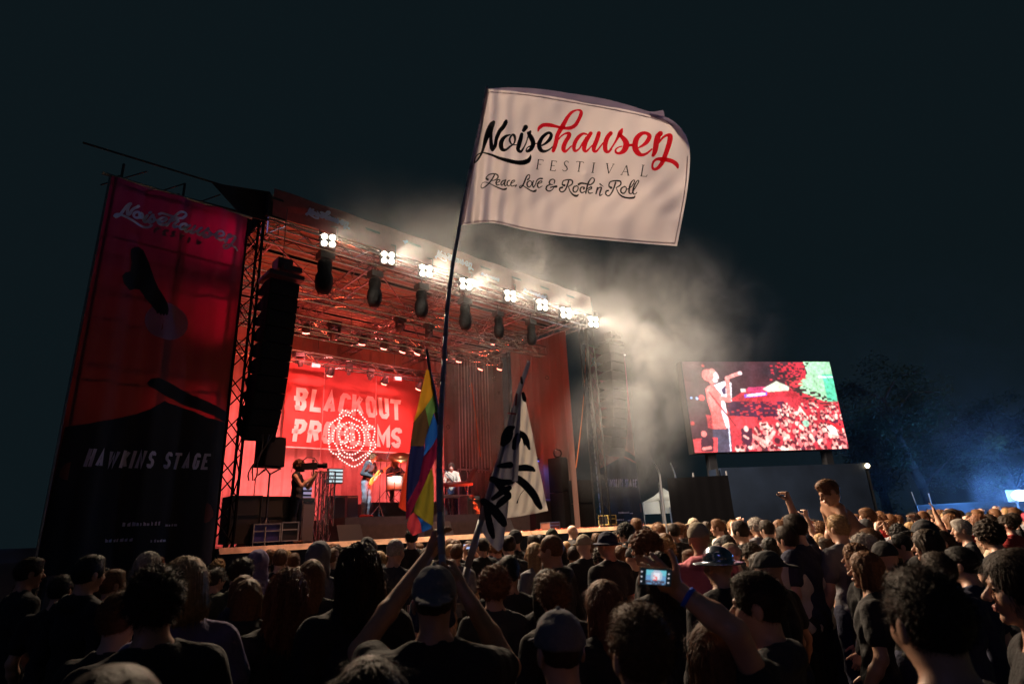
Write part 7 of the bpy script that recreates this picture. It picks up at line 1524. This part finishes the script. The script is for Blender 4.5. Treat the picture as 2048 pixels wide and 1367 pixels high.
# singer keyboard player
kp = _DP(head=(0, .04, 1.62), hrot=(0, R(-10), 0), arms=[AD(0, (-.26, .08, 1.14), (-.20, .34, 1.06), (0, 1, -.1), (0, 0, -1), (1, 0, 0), .4), AD(0, (.26, .08, 1.14), (.22, .34, 1.06), (0, 1, -.1), (0, 0, -1), (-1, 0, 0), .4)])
yk = math.atan2(-(cC-SP(6.7, 4, 0))[0], (cC-SP(6.7, 4, 0))[1])+R(-8)
kpn, Lk = stage_person(905, 1036, 4.1, RISZ, kp, 'keyboard player in pale pink long sleeved shirt singing into a microphone', yk, 1.0, 'long', top='beige', skin=2, hair='curly', hairc='dark', trousers='navy')
mb = MB(); mb.box((0.02, .155, 1.22), (.035, .01, .5), Euler((R(-4), R(38), 0)).to_matrix()); mb.build('strap', BLACK, kpn)
q = on(908, 1030, 3.75); tip = SP(*on(905, 924, 3.9)); micstand('microphone stand in front of the keyboard player', (q[0], 3.75, 0), (q[0]-0.14, 3.85, on(905, 944, 3.75)[2]), RISZ, (0, 0, on(905, 952, 3.75)[2]))
# blue lit technician at the mixing desk
yt_ = math.atan2(-(cC-SP(9.5, 3, 0))[0], (cC-SP(9.5, 3, 0))[1]); q = on(1084, 1046, 3.0)
L = SP(q[0], 3.0, DECK); person(pose('man'), L, yt_, 1.0, 'technician in navy shirt standing at the blue lit mixing desk', 'navy', 1, 'short', 'dark')
# ================================================================== stage smoke and thin air haze
def smoke_material():
    m = bpy.data.materials.new('stage smoke'); m.use_nodes = True; nt = m.node_tree; nt.nodes.clear(); L = nt.links
    out = nt.nodes.new('ShaderNodeOutputMaterial'); pv = nt.nodes.new('ShaderNodeVolumePrincipled'); pv.inputs['Color'].default_value = (0.78, 0.84, 0.90, 1); pv.inputs['Anisotropy'].default_value = 0.35
    tc = nt.nodes.new('ShaderNodeTexCoord'); no = nt.nodes.new('ShaderNodeTexNoise'); no.inputs['Scale'].default_value = 0.62; no.inputs['Detail'].default_value = 8; no.inputs['Roughness'].default_value = 0.62; no.inputs['Distortion'].default_value = 1.1
    L.new(tc.outputs['Object'], no.inputs['Vector'])
    nr = nt.nodes.new('ShaderNodeMapRange'); nr.interpolation_type = 'SMOOTHSTEP'; nr.inputs['From Min'].default_value = 0.38; nr.inputs['From Max'].default_value = 0.64; nr.inputs['To Min'].default_value = 0.15; nr.inputs['To Max'].default_value = 1.7
    L.new(no.outputs['Fac'], nr.inputs['Value'])
    acc = None
    for c, r, d in SMOKE_BLOBS:
        s = nt.nodes.new('ShaderNodeVectorMath'); s.operation = 'SUBTRACT'; s.inputs[1].default_value = c; L.new(tc.outputs['Object'], s.inputs[0])
        q = nt.nodes.new('ShaderNodeVectorMath'); q.operation = 'DIVIDE'; q.inputs[1].default_value = r; L.new(s.outputs[0], q.inputs[0])
        ln = nt.nodes.new('ShaderNodeVectorMath'); ln.operation = 'LENGTH'; L.new(q.outputs[0], ln.inputs[0])
        mr = nt.nodes.new('ShaderNodeMapRange'); mr.interpolation_type = 'SMOOTHERSTEP'; mr.inputs['From Min'].default_value = 0.0; mr.inputs['From Max'].default_value = 1.0; mr.inputs['To Min'].default_value = d; mr.inputs['To Max'].default_value = 0.0
        L.new(ln.outputs['Value'], mr.inputs['Value'])
        if acc is None: acc = mr.outputs['Result']
        else:
            a = nt.nodes.new('ShaderNodeMath'); a.operation = 'ADD'; L.new(acc, a.inputs[0]); L.new(mr.outputs['Result'], a.inputs[1]); acc = a.outputs[0]
    mu = nt.nodes.new('ShaderNodeMath'); mu.operation = 'MULTIPLY'; L.new(acc, mu.inputs[0]); L.new(nr.outputs['Result'], mu.inputs[1])
    L.new(mu.outputs[0], pv.inputs['Density']); L.new(pv.outputs[0], out.inputs['Volume']); return m
SMOKE_BLOBS = [((4.6, -0.7, 8.5), (7.2, 1.2, 1.5), 0.022), ((3.5, -1.0, 9.3), (6.0, 1.8, 1.6), 0.020), (hit(1150, 540, -1.4), (5.0, 2.4, 1.9), 0.022), (hit(1275, 640, -2.2), (4.0, 2.6, 2.8), 0.022), (hit(1350, 740, -2.2), (4.2, 2.8, 3.4), 0.052), (hit(1440, 640, -2.0), (4.6, 2.8, 3.0), 0.036), (hit(1040, 500, -1.0), (4.8, 2.0, 1.6), 0.045),
               (hit(1250, 880, -0.8), (3.6, 2.2, 2.8), 0.075), (hit(1340, 550, -2.0), (4.2, 2.8, 1.9), 0.045), ((6.6, 2.6, 6.9), (6.5, 4.0, 3.6), 0.006), ((7.8, 3.6, 5.2), (3.6, 3.4, 4.2), 0.030)]
mb = MB(); mb.box((8.4, 1.3, 7.2), (24.0, 12.6, 10.4)); tag(mb.build('smoke', smoke_material(), None, SP(0, 0, 0), SANG), kind='stuff')
# smoke drifting round the blue lamp at the right
SMOKE_BLOBS = [((-4, 0, 3), (22, 14, 13), 0.0028), ((-1, 0, 1.5), (7, 5, 4), 0.010), (tuple((at(1972, 985, 24)-bp)), (0.7, 1.0, 1.3), 0.5)]
m2 = smoke_material(); m2.name = 'drifting smoke'
mb = MB(); mb.box((-4, 1.0, 4.0), (42, 10.0, 13.0)); tag(mb.build('smoke', m2, None, bp), kind='stuff')
